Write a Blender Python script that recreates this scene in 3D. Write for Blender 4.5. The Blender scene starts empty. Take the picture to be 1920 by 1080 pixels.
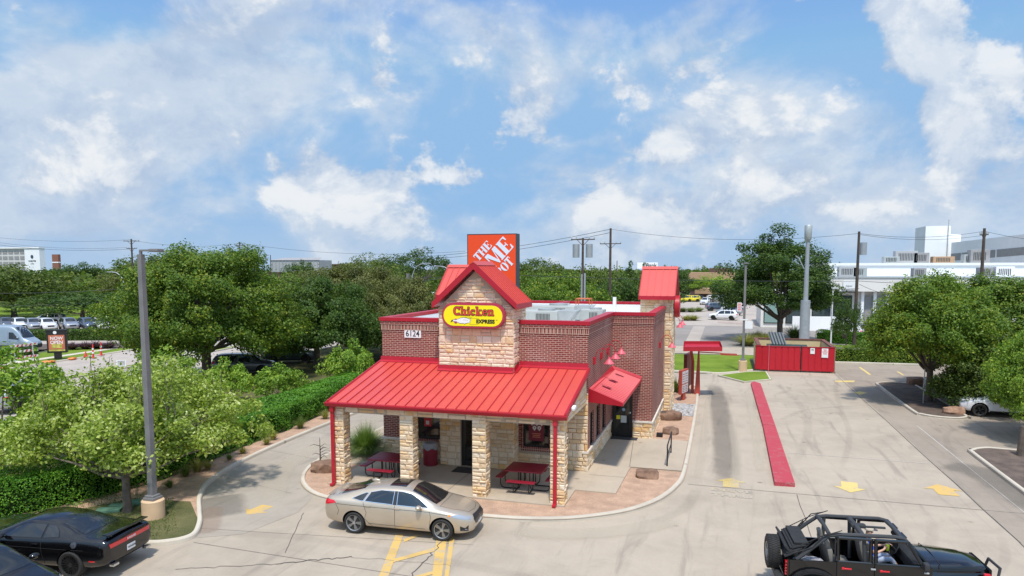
import bpy, bmesh, math, random
import numpy as np
from mathutils import Vector, Matrix, noise
from mathutils.bvhtree import BVHTree
from mathutils.geometry import tessellate_polygon
R = math.radians
SC = bpy.context.scene
COL = SC.collection
# ------------------------------------------------------------------ camera
F = 1331.; HZ = 505.; H = 8.15
PIT = math.atan(.095); Y0 = HZ + F*math.tan(PIT)
YAW = math.atan((1357-960)*math.cos(PIT)/F)
cd = bpy.data.cameras.new('camera'); cam = bpy.data.objects.new('camera', cd); COL.objects.link(cam)
cam.location = (0, 0, H); cam.rotation_euler = (math.pi/2-PIT, 0, YAW)
cd.sensor_width = 36; cd.lens = F/1920*36; cd.shift_y = (Y0-540)/1920; cd.clip_start = .1; cd.clip_end = 9000
SC.camera = cam
# ------------------------------------------------------------------ light
SUNV = Vector((.13, -.43, 1)).normalized()
sl = bpy.data.lights.new('sun', 'SUN'); sl.energy = 3.6; sl.angle = R(4.0); sl.color = (1, .94, .85)
so = bpy.data.objects.new('sun', sl); COL.objects.link(so); so.rotation_euler = SUNV.to_track_quat('Z', 'Y').to_euler()
SC.view_settings.view_transform = 'Standard'; SC.view_settings.look = 'None'
SC.view_settings.exposure = 0.20; SC.view_settings.gamma = 1
W = bpy.data.worlds.new('World'); SC.world = W; W.use_nodes = True
# ------------------------------------------------------------------ view maths (a pixel of the photograph to a point at its real place)
def ray(u, v):
    x = (u-960)/F; z = -(v-Y0)/F
    d = (x, math.cos(PIT)+z*math.sin(PIT), -math.sin(PIT)+z*math.cos(PIT))
    c, s = math.cos(YAW), math.sin(YAW)
    return Vector((c*d[0]-s*d[1], s*d[0]+c*d[1], d[2]))
def G(u, v, z=0.):
    d = ray(u, v); t = (z-H)/d.z; return (d.x*t, d.y*t)
def PY(u, v, Y):
    d = ray(u, v); t = Y/d.y; return (d.x*t, H+d.z*t)
def PX(u, v, X):
    d = ray(u, v); t = X/d.x; return (d.y*t, H+d.z*t)
# ------------------------------------------------------------------ nodes
class NT:
    def __init__(s, nt): s.nt = nt; s.n = nt.nodes; s.l = nt.links
    def add(s, t, **kw):
        n = s.n.new(t)
        for k, v in kw.items(): setattr(n, k, v)
        return n
    def link(s, a, b): s.l.new(a, b)
    def val(s, x, sock):
        if isinstance(x, (int, float)): sock.default_value = x
        elif isinstance(x, (tuple, list)): sock.default_value = tuple(x) if len(x) == len(sock.default_value) else tuple(x)+(1,)
        else: s.link(x, sock)
    def math(s, op, a, b=0., c=0., clamp=False):
        n = s.add('ShaderNodeMath', operation=op, use_clamp=clamp)
        s.val(a, n.inputs[0]); s.val(b, n.inputs[1]); s.val(c, n.inputs[2]); return n.outputs[0]
    def mix(s, f, a, b, mode='MIX'):
        n = s.add('ShaderNodeMix', data_type='RGBA', blend_type=mode)
        s.val(f, n.inputs[0]); s.val(a, n.inputs[6]); s.val(b, n.inputs[7]); return n.outputs[2]
    def noise(s, vec, scale, det=3., rough=.55, dist=0., dim='3D'):
        n = s.add('ShaderNodeTexNoise', noise_dimensions=dim)
        if vec is not None: s.link(vec, n.inputs['Vector'])
        n.inputs['Scale'].default_value = scale; n.inputs['Detail'].default_value = det
        n.inputs['Roughness'].default_value = rough; n.inputs['Distortion'].default_value = dist
        return n.outputs[0]
    def ramp(s, f, stops, interp='LINEAR'):
        n = s.add('ShaderNodeValToRGB'); n.color_ramp.interpolation = interp
        e = n.color_ramp.elements
        while len(e) > 1: e.remove(e[-1])
        e[0].position = stops[0][0]; e[0].color = tuple(stops[0][1])+(1,)
        for p, c in stops[1:]:
            q = e.new(p); q.color = tuple(c)+(1,)
        s.link(f, n.inputs[0]); return n.outputs[0]
    def step(s, x, a, b):
        n = s.add('ShaderNodeMapRange', interpolation_type='SMOOTHSTEP')
        s.val(x, n.inputs[0]); n.inputs[1].default_value = a; n.inputs[2].default_value = b; return n.outputs[0]
    def mapping(s, vec, scale=(1, 1, 1), loc=(0, 0, 0), rot=(0, 0, 0)):
        n = s.add('ShaderNodeMapping'); s.link(vec, n.inputs[0])
        n.inputs['Scale'].default_value = scale; n.inputs['Location'].default_value = loc; n.inputs['Rotation'].default_value = rot
        return n.outputs[0]
def newmat(name):
    m = bpy.data.materials.new(name); m.use_nodes = True
    t = NT(m.node_tree); b = m.node_tree.nodes['Principled BSDF']; return m, t, b
def s2l(r, g, b):
    return tuple(((c/255)/12.92 if c/255 <= .04045 else ((c/255+.055)/1.055)**2.4) for c in (r, g, b))
def mat(name, col, rough=.6, metal=0., var=.12, scale=3., coat=0., bump=0., bscale=40., spec=.5, alpha=None, fine=0.):
    m, t, b = newmat(name)
    tc = t.add('ShaderNodeTexCoord').outputs['Object']
    if var > 0:
        f = t.noise(tc, scale, 4)
        lo = tuple(max(0, c*(1-var)) for c in col); hi = tuple(min(1, c*(1+var)) for c in col)
        c = t.ramp(f, [(.3, lo), (.7, hi)])
        if fine: 
            f2 = t.noise(tc, scale*14, 2); c = t.mix(t.step(f2, .5, .68), c, tuple(x*(1-fine) for x in col))
        t.link(c, b.inputs['Base Color'])
    else: b.inputs['Base Color'].default_value = tuple(col)+(1,)
    b.inputs['Roughness'].default_value = rough; b.inputs['Metallic'].default_value = metal
    b.inputs['Coat Weight'].default_value = coat; b.inputs['Coat Roughness'].default_value = .04
    b.inputs['Specular IOR Level'].default_value = spec
    if bump:
        bn = t.add('ShaderNodeBump'); bn.inputs['Strength'].default_value = bump; bn.inputs['Distance'].default_value = .01
        t.link(t.noise(tc, bscale, 3), bn.inputs['Height']); t.link(bn.outputs[0], b.inputs['Normal'])
    return m
# ------------------------------------------------------------------ world: Nishita sky under broken cloud
def build_world():
    t = NT(W.node_tree); bg = t.n['Background']; out = t.n['World Output']
    sky = t.add('ShaderNodeTexSky', sky_type='NISHITA', sun_disc=False)
    sky.sun_elevation = math.asin(SUNV.z); sky.sun_rotation = math.atan2(SUNV.x, SUNV.y) % (2*math.pi)
    sky.air_density = 1.1; sky.dust_density = .6; sky.ozone_density = 2.2; sky.altitude = 200
    d = t.add('ShaderNodeTexCoord').outputs['Generated']
    sp = t.add('ShaderNodeSeparateXYZ'); t.link(d, sp.inputs[0]); x, y, z = sp.outputs
    zz = t.math('MAXIMUM', z, 0.0)
    # flattened dome coordinates so that clouds shrink towards the horizon
    k = t.math('DIVIDE', 1., t.math('ADD', zz, .16))
    cv = t.add('ShaderNodeCombineXYZ'); t.link(t.math('MULTIPLY', x, k), cv.inputs[0]); t.link(t.math('MULTIPLY', y, k), cv.inputs[1]); t.link(t.math('MULTIPLY', z, 2.2), cv.inputs[2])
    P = cv.outputs[0]
    sheet = t.noise(t.mapping(P, loc=(3.1, 1.7, .4)), 1.35, 4, .56, .35)
    # the large cloud banks, each with its own direction and spread
    cover = None
    warp = t.noise(t.mapping(d, (1, 1, 1.25), (7, 2, 1)), 6.5, 6, .62, .25)
    warp2 = t.noise(t.mapping(d, (1, 1, 1.4), (1, 5, 3)), 17., 4, .6, .15)
    # bearings of the view, so that each cloud bank keeps its own place in the sky
    fwv = Vector((-math.sin(YAW), math.cos(YAW), 0)); rtv = Vector((math.cos(YAW), math.sin(YAW), 0))
    def dotn(vv):
        n = t.add('ShaderNodeVectorMath', operation='DOT_PRODUCT'); t.link(d, n.inputs[0]); n.inputs[1].default_value = tuple(vv); return n.outputs['Value']
    fd = dotn(fwv); fm = t.math('MAXIMUM', fd, .05); front = t.step(fd, .1, .3)
    cq = t.add('ShaderNodeCombineXYZ'); t.link(t.math('DIVIDE', dotn(rtv), fm), cq.inputs[0]); t.link(t.math('DIVIDE', z, fm), cq.inputs[1]); Q = cq.outputs[0]
    def blob(acc, u, v, ru, rv, amp, ang=0.):
        c = ray(u, v); f0 = c.dot(fwv); m = t.add('ShaderNodeMapping', vector_type='TEXTURE'); t.link(Q, m.inputs[0])
        m.inputs['Location'].default_value = (c.dot(rtv)/f0, c.z/f0, 0); m.inputs['Rotation'].default_value = (0, 0, R(ang)); m.inputs['Scale'].default_value = (ru/F, rv/F, 1)
        n = t.add('ShaderNodeVectorMath', operation='DOT_PRODUCT'); t.link(m.outputs[0], n.inputs[0]); t.link(m.outputs[0], n.inputs[1])
        return t.math('MULTIPLY_ADD', t.math('POWER', .3679, n.outputs['Value']), amp, acc)
    soft = [(450, 95, 360, 140, 1.0, 8), (1000, 60, 160, 90, .35, 0), (1650, 250, 160, 120, .35, 0), (300, 240, 260, 90, .3, 0), (60, 330, 330, 190, .7, 0), (40, 110, 120, 190, .45, 0), (760, 130, 110, 150, .45, 30), (1010, 190, 75, 190, .45, 0),
            (1180, 150, 150, 80, .5, 20), (1420, 240, 230, 120, .5, -10), (1900, 100, 100, 140, .5, 0), (900, 400, 1300, 75, .55, 0), (1830, 330, 180, 130, .35, 0), (1310, 60, 150, 70, .3, 0), (240, 170, 160, 80, .3, 0)]
    puff = [(980, 215, 55, 75, .75, -35), (1320, 120, 75, 45, .6, 30), (1190, 160, 85, 40, .6, 15), (740, 60, 50, 60, .7, -25), (700, 150, 60, 35, .6, 20), (400, 60, 150, 45, .6, 0), (1880, 150, 45, 90, .7, 0), (60, 40, 60, 40, .4, 0), (840, 330, 90, 28, .5, 0), (60, 350, 120, 35, .45, 0), (380, 420, 60, 25, .4, 0), (920, 60, 45, 40, .5, 0), (1250, 270, 50, 30, .45, 0), (1600, 390, 120, 30, .4, 0), (440, 250, 30, 14, .3, 0), (215, 310, 75, 48, .75, -20), (130, 245, 80, 26, .55, -25), (610, 345, 110, 52, .95, -18), (520, 372, 50, 28, .6, 0), (1120, 392, 45, 62, .8, 0), (1215, 400, 55, 40, .65, 0), (1345, 405, 90, 35, .5, 15),
            (1440, 360, 80, 45, .45, 10), (1740, 60, 85, 90, 1.0, -40), (1775, 190, 55, 120, .9, 5), (1810, 275, 85, 75, .8, -15), (1660, 15, 60, 30, .6, -20), (745, 425, 60, 22, .4, 0), (1500, 330, 60, 40, .35, 0), (690, 380, 60, 40, .5, 0)]
    S = 0.
    for q in soft: S = blob(S, *q)
    U = 0.
    for q in puff: U = blob(U, *q)
    S = t.math('MULTIPLY', S, front); U = t.math('MULTIPLY', U, front)
    w0 = t.noise(t.mapping(d, (1, 1, 1.7), (2, 3, 8)), 3.2, 4, .6, .5)
    nz = lambda n, k: t.math('MULTIPLY', t.math('SUBTRACT', n, .5), k)
    sd = t.math('ADD', t.math('ADD', S, nz(w0, 3.0)), nz(warp, 1.9))
    veil = t.step(sd, .10, .85)
    pd = t.math('ADD', t.math('ADD', U, nz(w0, 1.4)), t.math('ADD', nz(warp, 3.0), nz(warp2, 1.8)))
    puffd = t.step(pd, .20, .56)
    warpU = t.noise(t.mapping(d, (1, 1, 1.25), (7+SUNV.x*.02, 2+SUNV.y*.01, 1+.045)), 6.5, 6, .62, .25)
    lit = t.math('ADD', t.math('MULTIPLY', t.noise(t.mapping(d, (1, 1, 1.9), (4, 1, 6)), 5., 6, .62, .4), .65), t.math('MULTIPLY', warp2, .35))
    core = t.step(t.math('ADD', pd, nz(lit, 1.5)), .25, .95)
    fw = ray(960, 540).normalized()
    fn = t.add('ShaderNodeVectorMath', operation='DOT_PRODUCT'); t.link(d, fn.inputs[0]); fn.inputs[1].default_value = tuple(fw)
    outm = t.math('SUBTRACT', 1., t.step(fn.outputs['Value'], .55, .8))
    veil = t.math('MAXIMUM', veil, t.math('MULTIPLY', t.step(sheet, .44, .62), outm))
    skyc = t.mix(1., t.mix(1., sky.outputs[0], (1.42, 1.66, 2.0), 'MULTIPLY'), (2.95, 5.1, 8.0), 'DARKEN')
    relief = t.math('ADD', .5, t.math('MULTIPLY', t.math('SUBTRACT', warp, warpU), 7.5), clamp=True)
    shade = t.ramp(lit, [(.38, (4.3, 5.4, 7.2)), (.50, (5.5, 6.5, 7.9)), (.61, (7.6, 8.2, 8.8))])
    shade = t.mix(t.math('MULTIPLY', relief, .38), shade, (8.0, 8.5, 9.0))
    c1 = t.mix(t.math('MULTIPLY', veil, .86), skyc, shade)
    pc = t.mix(t.math('ADD', t.math('MULTIPLY', core, .5), t.math('MULTIPLY', relief, .6), clamp=True), (4.3, 5.5, 7.3), (8.9, 9.1, 9.3))
    pc = t.mix(t.math('MULTIPLY', t.step(lit, .54, .42), .35), pc, (5.0, 6.1, 7.7))
    c2 = t.mix(t.math('MULTIPLY', puffd, .85), c1, pc)
    hz = t.step(zz, .10, 0.)
    c3 = t.mix(t.math('MULTIPLY', hz, .6), c2, (4.9, 6.2, 7.9))
    # sky brightened around the sun, unseen behind the camera, added as soft fill light
    sd_ = t.math('MAXIMUM', dotn(SUNV), 0.); au = t.math('MULTIPLY_ADD', t.math('POWER', sd_, 3.), 1.5, 1.)
    vm = t.add('ShaderNodeVectorMath', operation='SCALE'); t.link(c3, vm.inputs[0]); t.link(au, vm.inputs['Scale']); c3 = vm.outputs[0]
    t.link(c3, bg.inputs[0]); bg.inputs[1].default_value = .087
build_world()
W.cycles.sampling_method = 'MANUAL'; W.cycles.sample_map_resolution = 512
# ------------------------------------------------------------------ mesh builder
class MB:
    def __init__(s): s.v = []; s.f = []; s.m = []; s.cur = 0
    def add(s, vs, fs, m=None):
        o = len(s.v); s.v += [tuple(q) for q in vs]; s.f += [tuple(i+o for i in f) for f in fs]; s.m += [s.cur if m is None else m]*len(fs); return s
    def box(s, x0, y0, z0, x1, y1, z1, m=None):
        x0, x1 = min(x0, x1), max(x0, x1); y0, y1 = min(y0, y1), max(y0, y1); z0, z1 = min(z0, z1), max(z0, z1)
        return s.add([(x0, y0, z0), (x1, y0, z0), (x1, y1, z0), (x0, y1, z0), (x0, y0, z1), (x1, y0, z1), (x1, y1, z1), (x0, y1, z1)],
              [(3, 2, 1, 0), (4, 5, 6, 7), (0, 1, 5, 4), (1, 2, 6, 5), (2, 3, 7, 6), (3, 0, 4, 7)], m)
    def bbox(s, c, sx, sy, sz, rz=0., m=None, b=0., ry=0.):   # box by centre, turned; optional bevel
        M = Matrix.Translation(c) @ Matrix.Rotation(rz, 4, 'Z') @ Matrix.Rotation(ry, 4, 'Y')
        if b <= 0:
            vs = [M @ Vector((x*sx/2, y*sy/2, z*sz/2)) for z in (-1, 1) for x, y in ((-1, -1), (1, -1), (1, 1), (-1, 1))]
            return s.add(vs, [(3, 2, 1, 0), (4, 5, 6, 7), (0, 1, 5, 4), (1, 2, 6, 5), (2, 3, 7, 6), (3, 0, 4, 7)], m)
        bm = bmesh.new(); bmesh.ops.create_cube(bm, size=1.)
        for v in bm.verts: v.co = Vector((v.co.x*sx, v.co.y*sy, v.co.z*sz))
        bmesh.ops.bevel(bm, geom=list(bm.edges), offset=b, segments=2, affect='EDGES', profile=.6)
        return s.bm(bm, M, m)
    def bm(s, bm, M=None, m=None):
        bm.verts.ensure_lookup_table(); bm.verts.index_update()
        vs = [(M @ v.co if M else v.co) for v in bm.verts]; fs = [[v.index for v in f.verts] for f in bm.faces]
        bm.free(); return s.add(vs, fs, m)
    def poly(s, pts, m=None): return s.add(pts, [tuple(range(len(pts)))], m)
    def prism(s, pts, z0, z1, m=None):       # counter-clockwise outline in xy; z may be a function
        n = len(pts); tris = tessellate_polygon([[Vector((p[0], p[1], 0)) for p in pts]])
        vs = [(p[0], p[1], z0) for p in pts]+[(p[0], p[1], z1) for p in pts]
        fs = [(i, (i+1) % n, (i+1) % n+n, i+n) for i in range(n)]
        a = sum(pts[i][0]*pts[(i+1) % n][1]-pts[(i+1) % n][0]*pts[i][1] for i in range(n))
        if a < 0: fs = [f[::-1] for f in fs]
        for q in tris:
            q = list(q); A, B, C_ = (pts[i] for i in q)
            if (B[0]-A[0])*(C_[1]-A[1])-(B[1]-A[1])*(C_[0]-A[0]) < 0: q = q[::-1]
            fs.append(tuple(i+n for i in q)); fs.append(tuple(q[::-1]))
        return s.add(vs, fs, m)
    def sheet(s, pts, z, m=None):
        tris = tessellate_polygon([[Vector((p[0], p[1], 0)) for p in pts]]); fs = []
        for q in tris:
            q = list(q); A, B, C_ = (pts[i] for i in q)
            if (B[0]-A[0])*(C_[1]-A[1])-(B[1]-A[1])*(C_[0]-A[0]) < 0: q = q[::-1]
            fs.append(tuple(q))
        return s.add([(p[0], p[1], z) for p in pts], fs, m)
    def cyl(s, a, b, r0, r1=None, n=12, m=None, cap=True):
        r1 = r0 if r1 is None else r1; a = Vector(a); b = Vector(b); d = (b-a).normalized()
        u = d.orthogonal().normalized(); w = d.cross(u)
        vs = []; 
        for c, r in ((a, r0), (b, r1)):
            for i in range(n):
                t = 2*math.pi*i/n; vs.append(c+(u*math.cos(t)+w*math.sin(t))*r)
        fs = [(i, (i+1) % n, (i+1) % n+n, i+n) for i in range(n)]
        if cap: fs += [tuple(range(n-1, -1, -1)), tuple(range(n, 2*n))]
        return s.add(vs, fs, m)
    def tube(s, path, r, n=8, m=None):
        path = [Vector(p) for p in path]; rs = r if isinstance(r, (list, tuple)) else [r]*len(path)
        vs = []; u = None
        for i, p in enumerate(path):
            d = (path[min(i+1, len(path)-1)]-path[max(i-1, 0)]).normalized()
            u = d.orthogonal().normalized() if u is None else (u-d*u.dot(d)).normalized()
            w = d.cross(u)
            for k in range(n):
                t = 2*math.pi*k/n; vs.append(p+(u*math.cos(t)+w*math.sin(t))*rs[i])
        L = len(path)
        fs = [(i*n+k, i*n+(k+1) % n, (i+1)*n+(k+1) % n, (i+1)*n+k) for i in range(L-1) for k in range(n)]
        fs += [tuple(range(n-1, -1, -1)), tuple((L-1)*n+k for k in range(n))]
        return s.add(vs, fs, m)
    def lathe(s, prof, c=(0, 0, 0), n=20, m=None, ax='Z'):   # prof: (r, z)
        vs = []; L = len(prof)
        for r, z in prof:
            for k in range(n):
                t = 2*math.pi*k/n; p = (r*math.cos(t), r*math.sin(t), z)
                if ax == 'Y': p = (p[0], p[2], -p[1])
                if ax == 'X': p = (p[2], p[0], p[1])
                vs.append((p[0]+c[0], p[1]+c[1], p[2]+c[2]))
        fs = [(i*n+k, i*n+(k+1) % n, (i+1)*n+(k+1) % n, (i+1)*n+k) for i in range(L-1) for k in range(n)]
        fs += [tuple(range(n-1, -1, -1)), tuple((L-1)*n+k for k in range(n))]
        return s.add(vs, fs, m)
    def ball(s, c, r, n=10, m=None, sc=(1, 1, 1), jit=0., seed=0):
        bm = bmesh.new(); bmesh.ops.create_icosphere(bm, subdivisions=n if n < 5 else 2, radius=1.)
        for v in bm.verts:
            k = 1+(noise.noise(v.co*1.7+Vector((seed*3.1, seed, 0)))*jit if jit else 0)
            v.co = Vector((v.co.x*sc[0], v.co.y*sc[1], v.co.z*sc[2]))*r*k
        return s.bm(bm, Matrix.Translation(c), m)
    def xform(s, M): s.v = [tuple(M @ Vector(v)) for v in s.v]; return s
    def mesh(s, name, mats, smooth=False, auto=None):
        me = bpy.data.meshes.new(name); me.from_pydata(s.v, [], s.f)
        for q in (mats if isinstance(mats, (list, tuple)) else [mats]): me.materials.append(q)
        me.polygons.foreach_set('material_index', s.m)
        uvbox(me)
        if smooth:
            me.polygons.foreach_set('use_smooth', [True]*len(me.polygons))
            if auto: me.set_sharp_from_angle(angle=R(auto))
        me.update(); return me
def uvbox(me):
    uv = me.uv_layers.new(name='UVMap'); nv = len(me.vertices); nl = len(me.loops)
    co = np.empty(nv*3); me.vertices.foreach_get('co', co); co = co.reshape(-1, 3)
    li = np.empty(nl, dtype=np.int64); me.loops.foreach_get('vertex_index', li)
    npol = len(me.polygons); nn = np.empty(npol*3); me.polygons.foreach_get('normal', nn); nn = np.abs(nn.reshape(-1, 3))
    tot = np.empty(npol, dtype=np.int64); me.polygons.foreach_get('loop_total', tot)
    ln = np.repeat(nn, tot, axis=0); c = co[li]
    out = np.where((ln[:, 2] >= ln[:, 0]) & (ln[:, 2] >= ln[:, 1]), 0, np.where(ln[:, 0] > ln[:, 1], 1, 2))
    U = np.where(out == 1, c[:, 1], c[:, 0]); V = np.where(out == 0, c[:, 1], c[:, 2])
    uv.data.foreach_set('uv', np.stack([U, V], 1).ravel())
def tag(o, label=None, cat=None, group=None, kind=None):
    if label: o['label'] = label
    if cat: o['category'] = cat
    if group: o['group'] = group
    if kind: o['kind'] = kind
    return o
def thing(name, label, cat, loc=(0, 0, 0), rz=0., group=None):
    o = bpy.data.objects.new(name, None); COL.objects.link(o); o.location = loc; o.rotation_euler = (0, 0, rz)
    o.empty_display_size = .2
    o['at'] = [loc[0], loc[1], loc[2] if len(loc) > 2 else 0]
    return tag(o, label, cat, group)
WORLDP = {}
def part(name, mb, mats, parent, smooth=False, auto=35, label=None, local=False):
    me = mb if isinstance(mb, bpy.types.Mesh) else mb.mesh(name, mats, smooth, auto)
    o = bpy.data.objects.new(name, me); COL.objects.link(o); o.parent = parent
    if parent is not None and parent.type == 'EMPTY' and not local:
        o.matrix_parent_inverse = (Matrix.Translation(parent.location) @ Matrix.Rotation(parent.rotation_euler.z, 4, 'Z')).inverted()
    if label: o['label'] = label
    return o
def solo(name, mb, mats, label, cat, group=None, kind=None, smooth=False, auto=35):
    a = np.array(mb.v); c = ((a[:, 0].min()+a[:, 0].max())/2, (a[:, 1].min()+a[:, 1].max())/2, a[:, 2].min())
    mb.v = [(x-c[0], y-c[1], z-c[2]) for x, y, z in mb.v]
    o = bpy.data.objects.new(name, mb.mesh(name, mats, smooth, auto)); COL.objects.link(o); o.location = c
    return tag(o, label, cat, group, kind)
def struct(name, mb, mats, kind='structure', smooth=False):
    o = bpy.data.objects.new(name, mb.mesh(name, mats, smooth, 35)); COL.objects.link(o); o['kind'] = kind; return o
def dup(o, parent=None, memo=None):
    c = o.copy(); COL.objects.link(c)
    if parent is not None: c.parent = parent
    for ch in list(o.children): dup(ch, c)
    return c
def place(o, loc, rz=0., s=1., label=None, group=None):
    o.location = loc; o.rotation_euler = (0, 0, rz); o.scale = (s, s, s) if isinstance(s, (int, float)) else s
    if label: o['label'] = label
    if group: o['group'] = group
    return o
def smoothpath(pts, n=6, closed=False):
    P = [Vector((p[0], p[1], 0)) for p in pts]; out = []; L = len(P)
    for i in range(L if closed else L-1):
        p0 = P[(i-1) % L] if closed or i > 0 else P[0]; p1 = P[i]; p2 = P[(i+1) % L]; p3 = P[(i+2) % L] if closed or i+2 < L else P[-1]
        for k in range(n):
            t = k/n
            q = .5*((2*p1)+(p2-p0)*t+(2*p0-5*p1+4*p2-p3)*t*t+(3*p1-p0-3*p2+p3)*t**3)
            out.append((q.x, q.y))
    if not closed: out.append((P[-1].x, P[-1].y))
    return out
def offset(pts, d, closed=False):
    n = len(pts); out = []
    for i, p in enumerate(pts):
        a = pts[(i-1) % n] if closed or i > 0 else pts[i]; b = pts[(i+1) % n] if closed or i < n-1 else pts[i]
        t = Vector((b[0]-a[0], b[1]-a[1])); t.normalize(); out.append((p[0]-t.y*d, p[1]+t.x*d))
    return out
def strip(pts, w, z, mb=None, d=0., closed=False):
    mb = mb or MB(); a = offset(pts, d+w/2, closed); b = offset(pts, d-w/2, closed); n = len(pts)
    vs = [(x, y, z) for x, y in a]+[(x, y, z) for x, y in b]
    fs = [(i+n, (i+1) % n+n, (i+1) % n, i) for i in range(n if closed else n-1)]
    return mb.add(vs, fs)
def kerb(pts, w=.16, h=.14, closed=False, mb=None, side=1):
    """raised kerb swept along pts, thickness to the left (side=1)"""
    mb = mb or MB(); n = len(pts)
    prof = [(0, -.02), (.02, h*.75), (.05, h), (w-.015, h), (w, h-.02), (w, -.02)]
    rings = [offset(pts, side*q[0], closed) for q in prof]; m = len(prof)
    vs = [(rings[j][i][0], rings[j][i][1], prof[j][1]) for i in range(n) for j in range(m)]
    fs = []
    for i in range(n if closed else n-1):
        for j in range(m-1):
            a = i*m+j; b = ((i+1) % n)*m+j; q = (a, b, b+1, a+1); fs.append(q if side < 0 else q[::-1])
    if not closed: fs += [tuple(range(m)), tuple((n-1)*m+j for j in range(m-1, -1, -1))]
    return mb.add(vs, fs)
# ================================================================== materials
def concrete(name, base, dark, streak=1., seed=0., stain=.5, axis='Y'):
    m, t, b = newmat(name); g = t.add('ShaderNodeNewGeometry').outputs['Position']
    g = t.mapping(g, loc=(seed*13.7, seed*7.1, 0))
    big = t.noise(g, .09, 5, .6, .4); mid = t.noise(g, .7, 6, .65, .5); fine = t.noise(g, 14., 4, .7)
    st = t.noise(t.mapping(g, (2.2, .22, 1) if axis == 'Y' else (.3, 1.6, 1), rot=(0, 0, .06)), .8, 5, .62, .6)
    c = t.ramp(t.math('ADD', t.math('MULTIPLY', big, .55), t.math('MULTIPLY', mid, .45)), [(.34, tuple(x*.80 for x in base)), (.5, base), (.66, tuple(min(1, x*1.13) for x in base))])
    c = t.mix(t.math('MULTIPLY', t.step(st, .52, .72), stain*streak), c, dark)
    c = t.mix(t.math('MULTIPLY', t.step(t.noise(g, .33, 6, .7, 1.2), .56, .74), stain*.55), c, dark)
    # oil drips and small spots
    vo = t.add('ShaderNodeTexVoronoi'); t.link(g, vo.inputs['Vector']); vo.inputs['Scale'].default_value = .55
    c = t.mix(t.math('MULTIPLY', t.step(vo.outputs['Distance'], .085, .02), .55), c, tuple(x*.5 for x in dark))
    c = t.mix(t.math('MULTIPLY', t.step(fine, .5, .75), .22), c, tuple(x*.6 for x in base))
    # hairline cracks
    v2 = t.add('ShaderNodeTexVoronoi', feature='DISTANCE_TO_EDGE'); t.link(t.mapping(g, (.12, .12, .12)), v2.inputs['Vector']); v2.inputs['Scale'].default_value = 1.
    wob = t.math('ADD', v2.outputs['Distance'], t.math('MULTIPLY', t.math('SUBTRACT', mid, .5), .05))
    t.link(c, b.inputs['Base Color']); b.inputs['Roughness'].default_value = .85; b.inputs['Specular IOR Level'].default_value = .3
    bn = t.add('ShaderNodeBump'); bn.inputs['Strength'].default_value = .25; bn.inputs['Distance'].default_value = .01
    t.link(fine, bn.inputs['Height']); t.link(bn.outputs[0], b.inputs['Normal'])
    return m
M = {}
M['lot'] = concrete('lot_concrete', (.395, .328, .252), (.205, .175, .14), 1.)
M['lotdark'] = concrete('older_concrete', (.305, .25, .195), (.165, .14, .115), 1., 3.)  # aisle sheet a little darker than the main lot
M['lane'] = concrete('lane_concrete', (.35, .30, .24), (.185, .165, .14), .9, 5.)
M['walk'] = concrete('walk_concrete', (.42, .345, .26), (.23, .195, .15), .3, 8.)
M['kerb'] = concrete('kerb_concrete', (.52, .46, .37), (.25, .22, .18), .2, 4., .7)
M['road'] = concrete('road_concrete', (.40, .345, .295), (.28, .25, .22), .5, 2., .35)
M['asphalt'] = concrete('worn_asphalt', (.27, .24, .215), (.17, .155, .14), .5, 6., .4, 'X')
M['granite'] = mat('crushed_granite', (.45, .29, .195), .95, var=.22, scale=2., bump=.9, bscale=30, fine=.35)
M['soil'] = mat('dark_mulch', (.12, .085, .065), .95, var=.4, scale=2., bump=1., bscale=25, fine=.5)
M['joint'] = mat('joint_sealant', (.07, .065, .06), .8, var=.3, scale=4)
M['jointpale'] = mat('pale_joint', (.52, .49, .44), .9, var=.15)
def grassmat(name, a, b2, sc=3.):
    m, t, b = newmat(name); g = t.add('ShaderNodeNewGeometry').outputs['Position']
    c = t.ramp(t.math('ADD', t.math('MULTIPLY', t.noise(g, .5, 4, .6), .5), t.math('MULTIPLY', t.noise(g, sc*9, 3, .7), .5)), [(.36, a), (.62, b2)])
    t.link(c, b.inputs['Base Color']); b.inputs['Roughness'].default_value = .95; b.inputs['Specular IOR Level'].default_value = .1
    bn = t.add('ShaderNodeBump'); bn.inputs['Strength'].default_value = .8; bn.inputs['Distance'].default_value = .03
    t.link(t.noise(g, sc*10, 2), bn.inputs['Height']); t.link(bn.outputs[0], b.inputs['Normal']); return m
M['lawn'] = grassmat('lawn', (.09, .15, .015), (.19, .26, .035))
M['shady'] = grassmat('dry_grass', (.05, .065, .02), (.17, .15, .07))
M['terrain'] = grassmat('far_ground', (.07, .09, .04), (.16, .16, .10), .2)
def paintmat(name, col, wear=.5, under=(.38, .35, .31)):
    m, t, b = newmat(name); g = t.add('ShaderNodeNewGeometry').outputs['Position']
    f = t.math('ADD', t.math('MULTIPLY', t.noise(g, 3., 5, .7), .5), t.math('MULTIPLY', t.noise(g, 22., 4, .7), .5))
    c = t.mix(t.step(f, 1-wear*.62, 1-wear*.62+.1), col, under)
    c = t.mix(t.math('MULTIPLY', t.noise(g, 1.3, 4, .6), .35), c, tuple(x*.6 for x in col))
    t.link(c, b.inputs['Base Color']); b.inputs['Roughness'].default_value = .8; b.inputs['Specular IOR Level'].default_value = .3; return m
M['yellow'] = paintmat('yellow_paint', (.62, .40, .12), .80)
M['yellow2'] = paintmat('pale_yellow_paint', (.68, .50, .17), .78)
M['ghost'] = paintmat('faded_yellow_paint', (.60, .44, .20), .98)
M['redpaint'] = paintmat('red_kerb_paint', (.44, .055, .075), .76, (.36, .20, .17))
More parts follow.
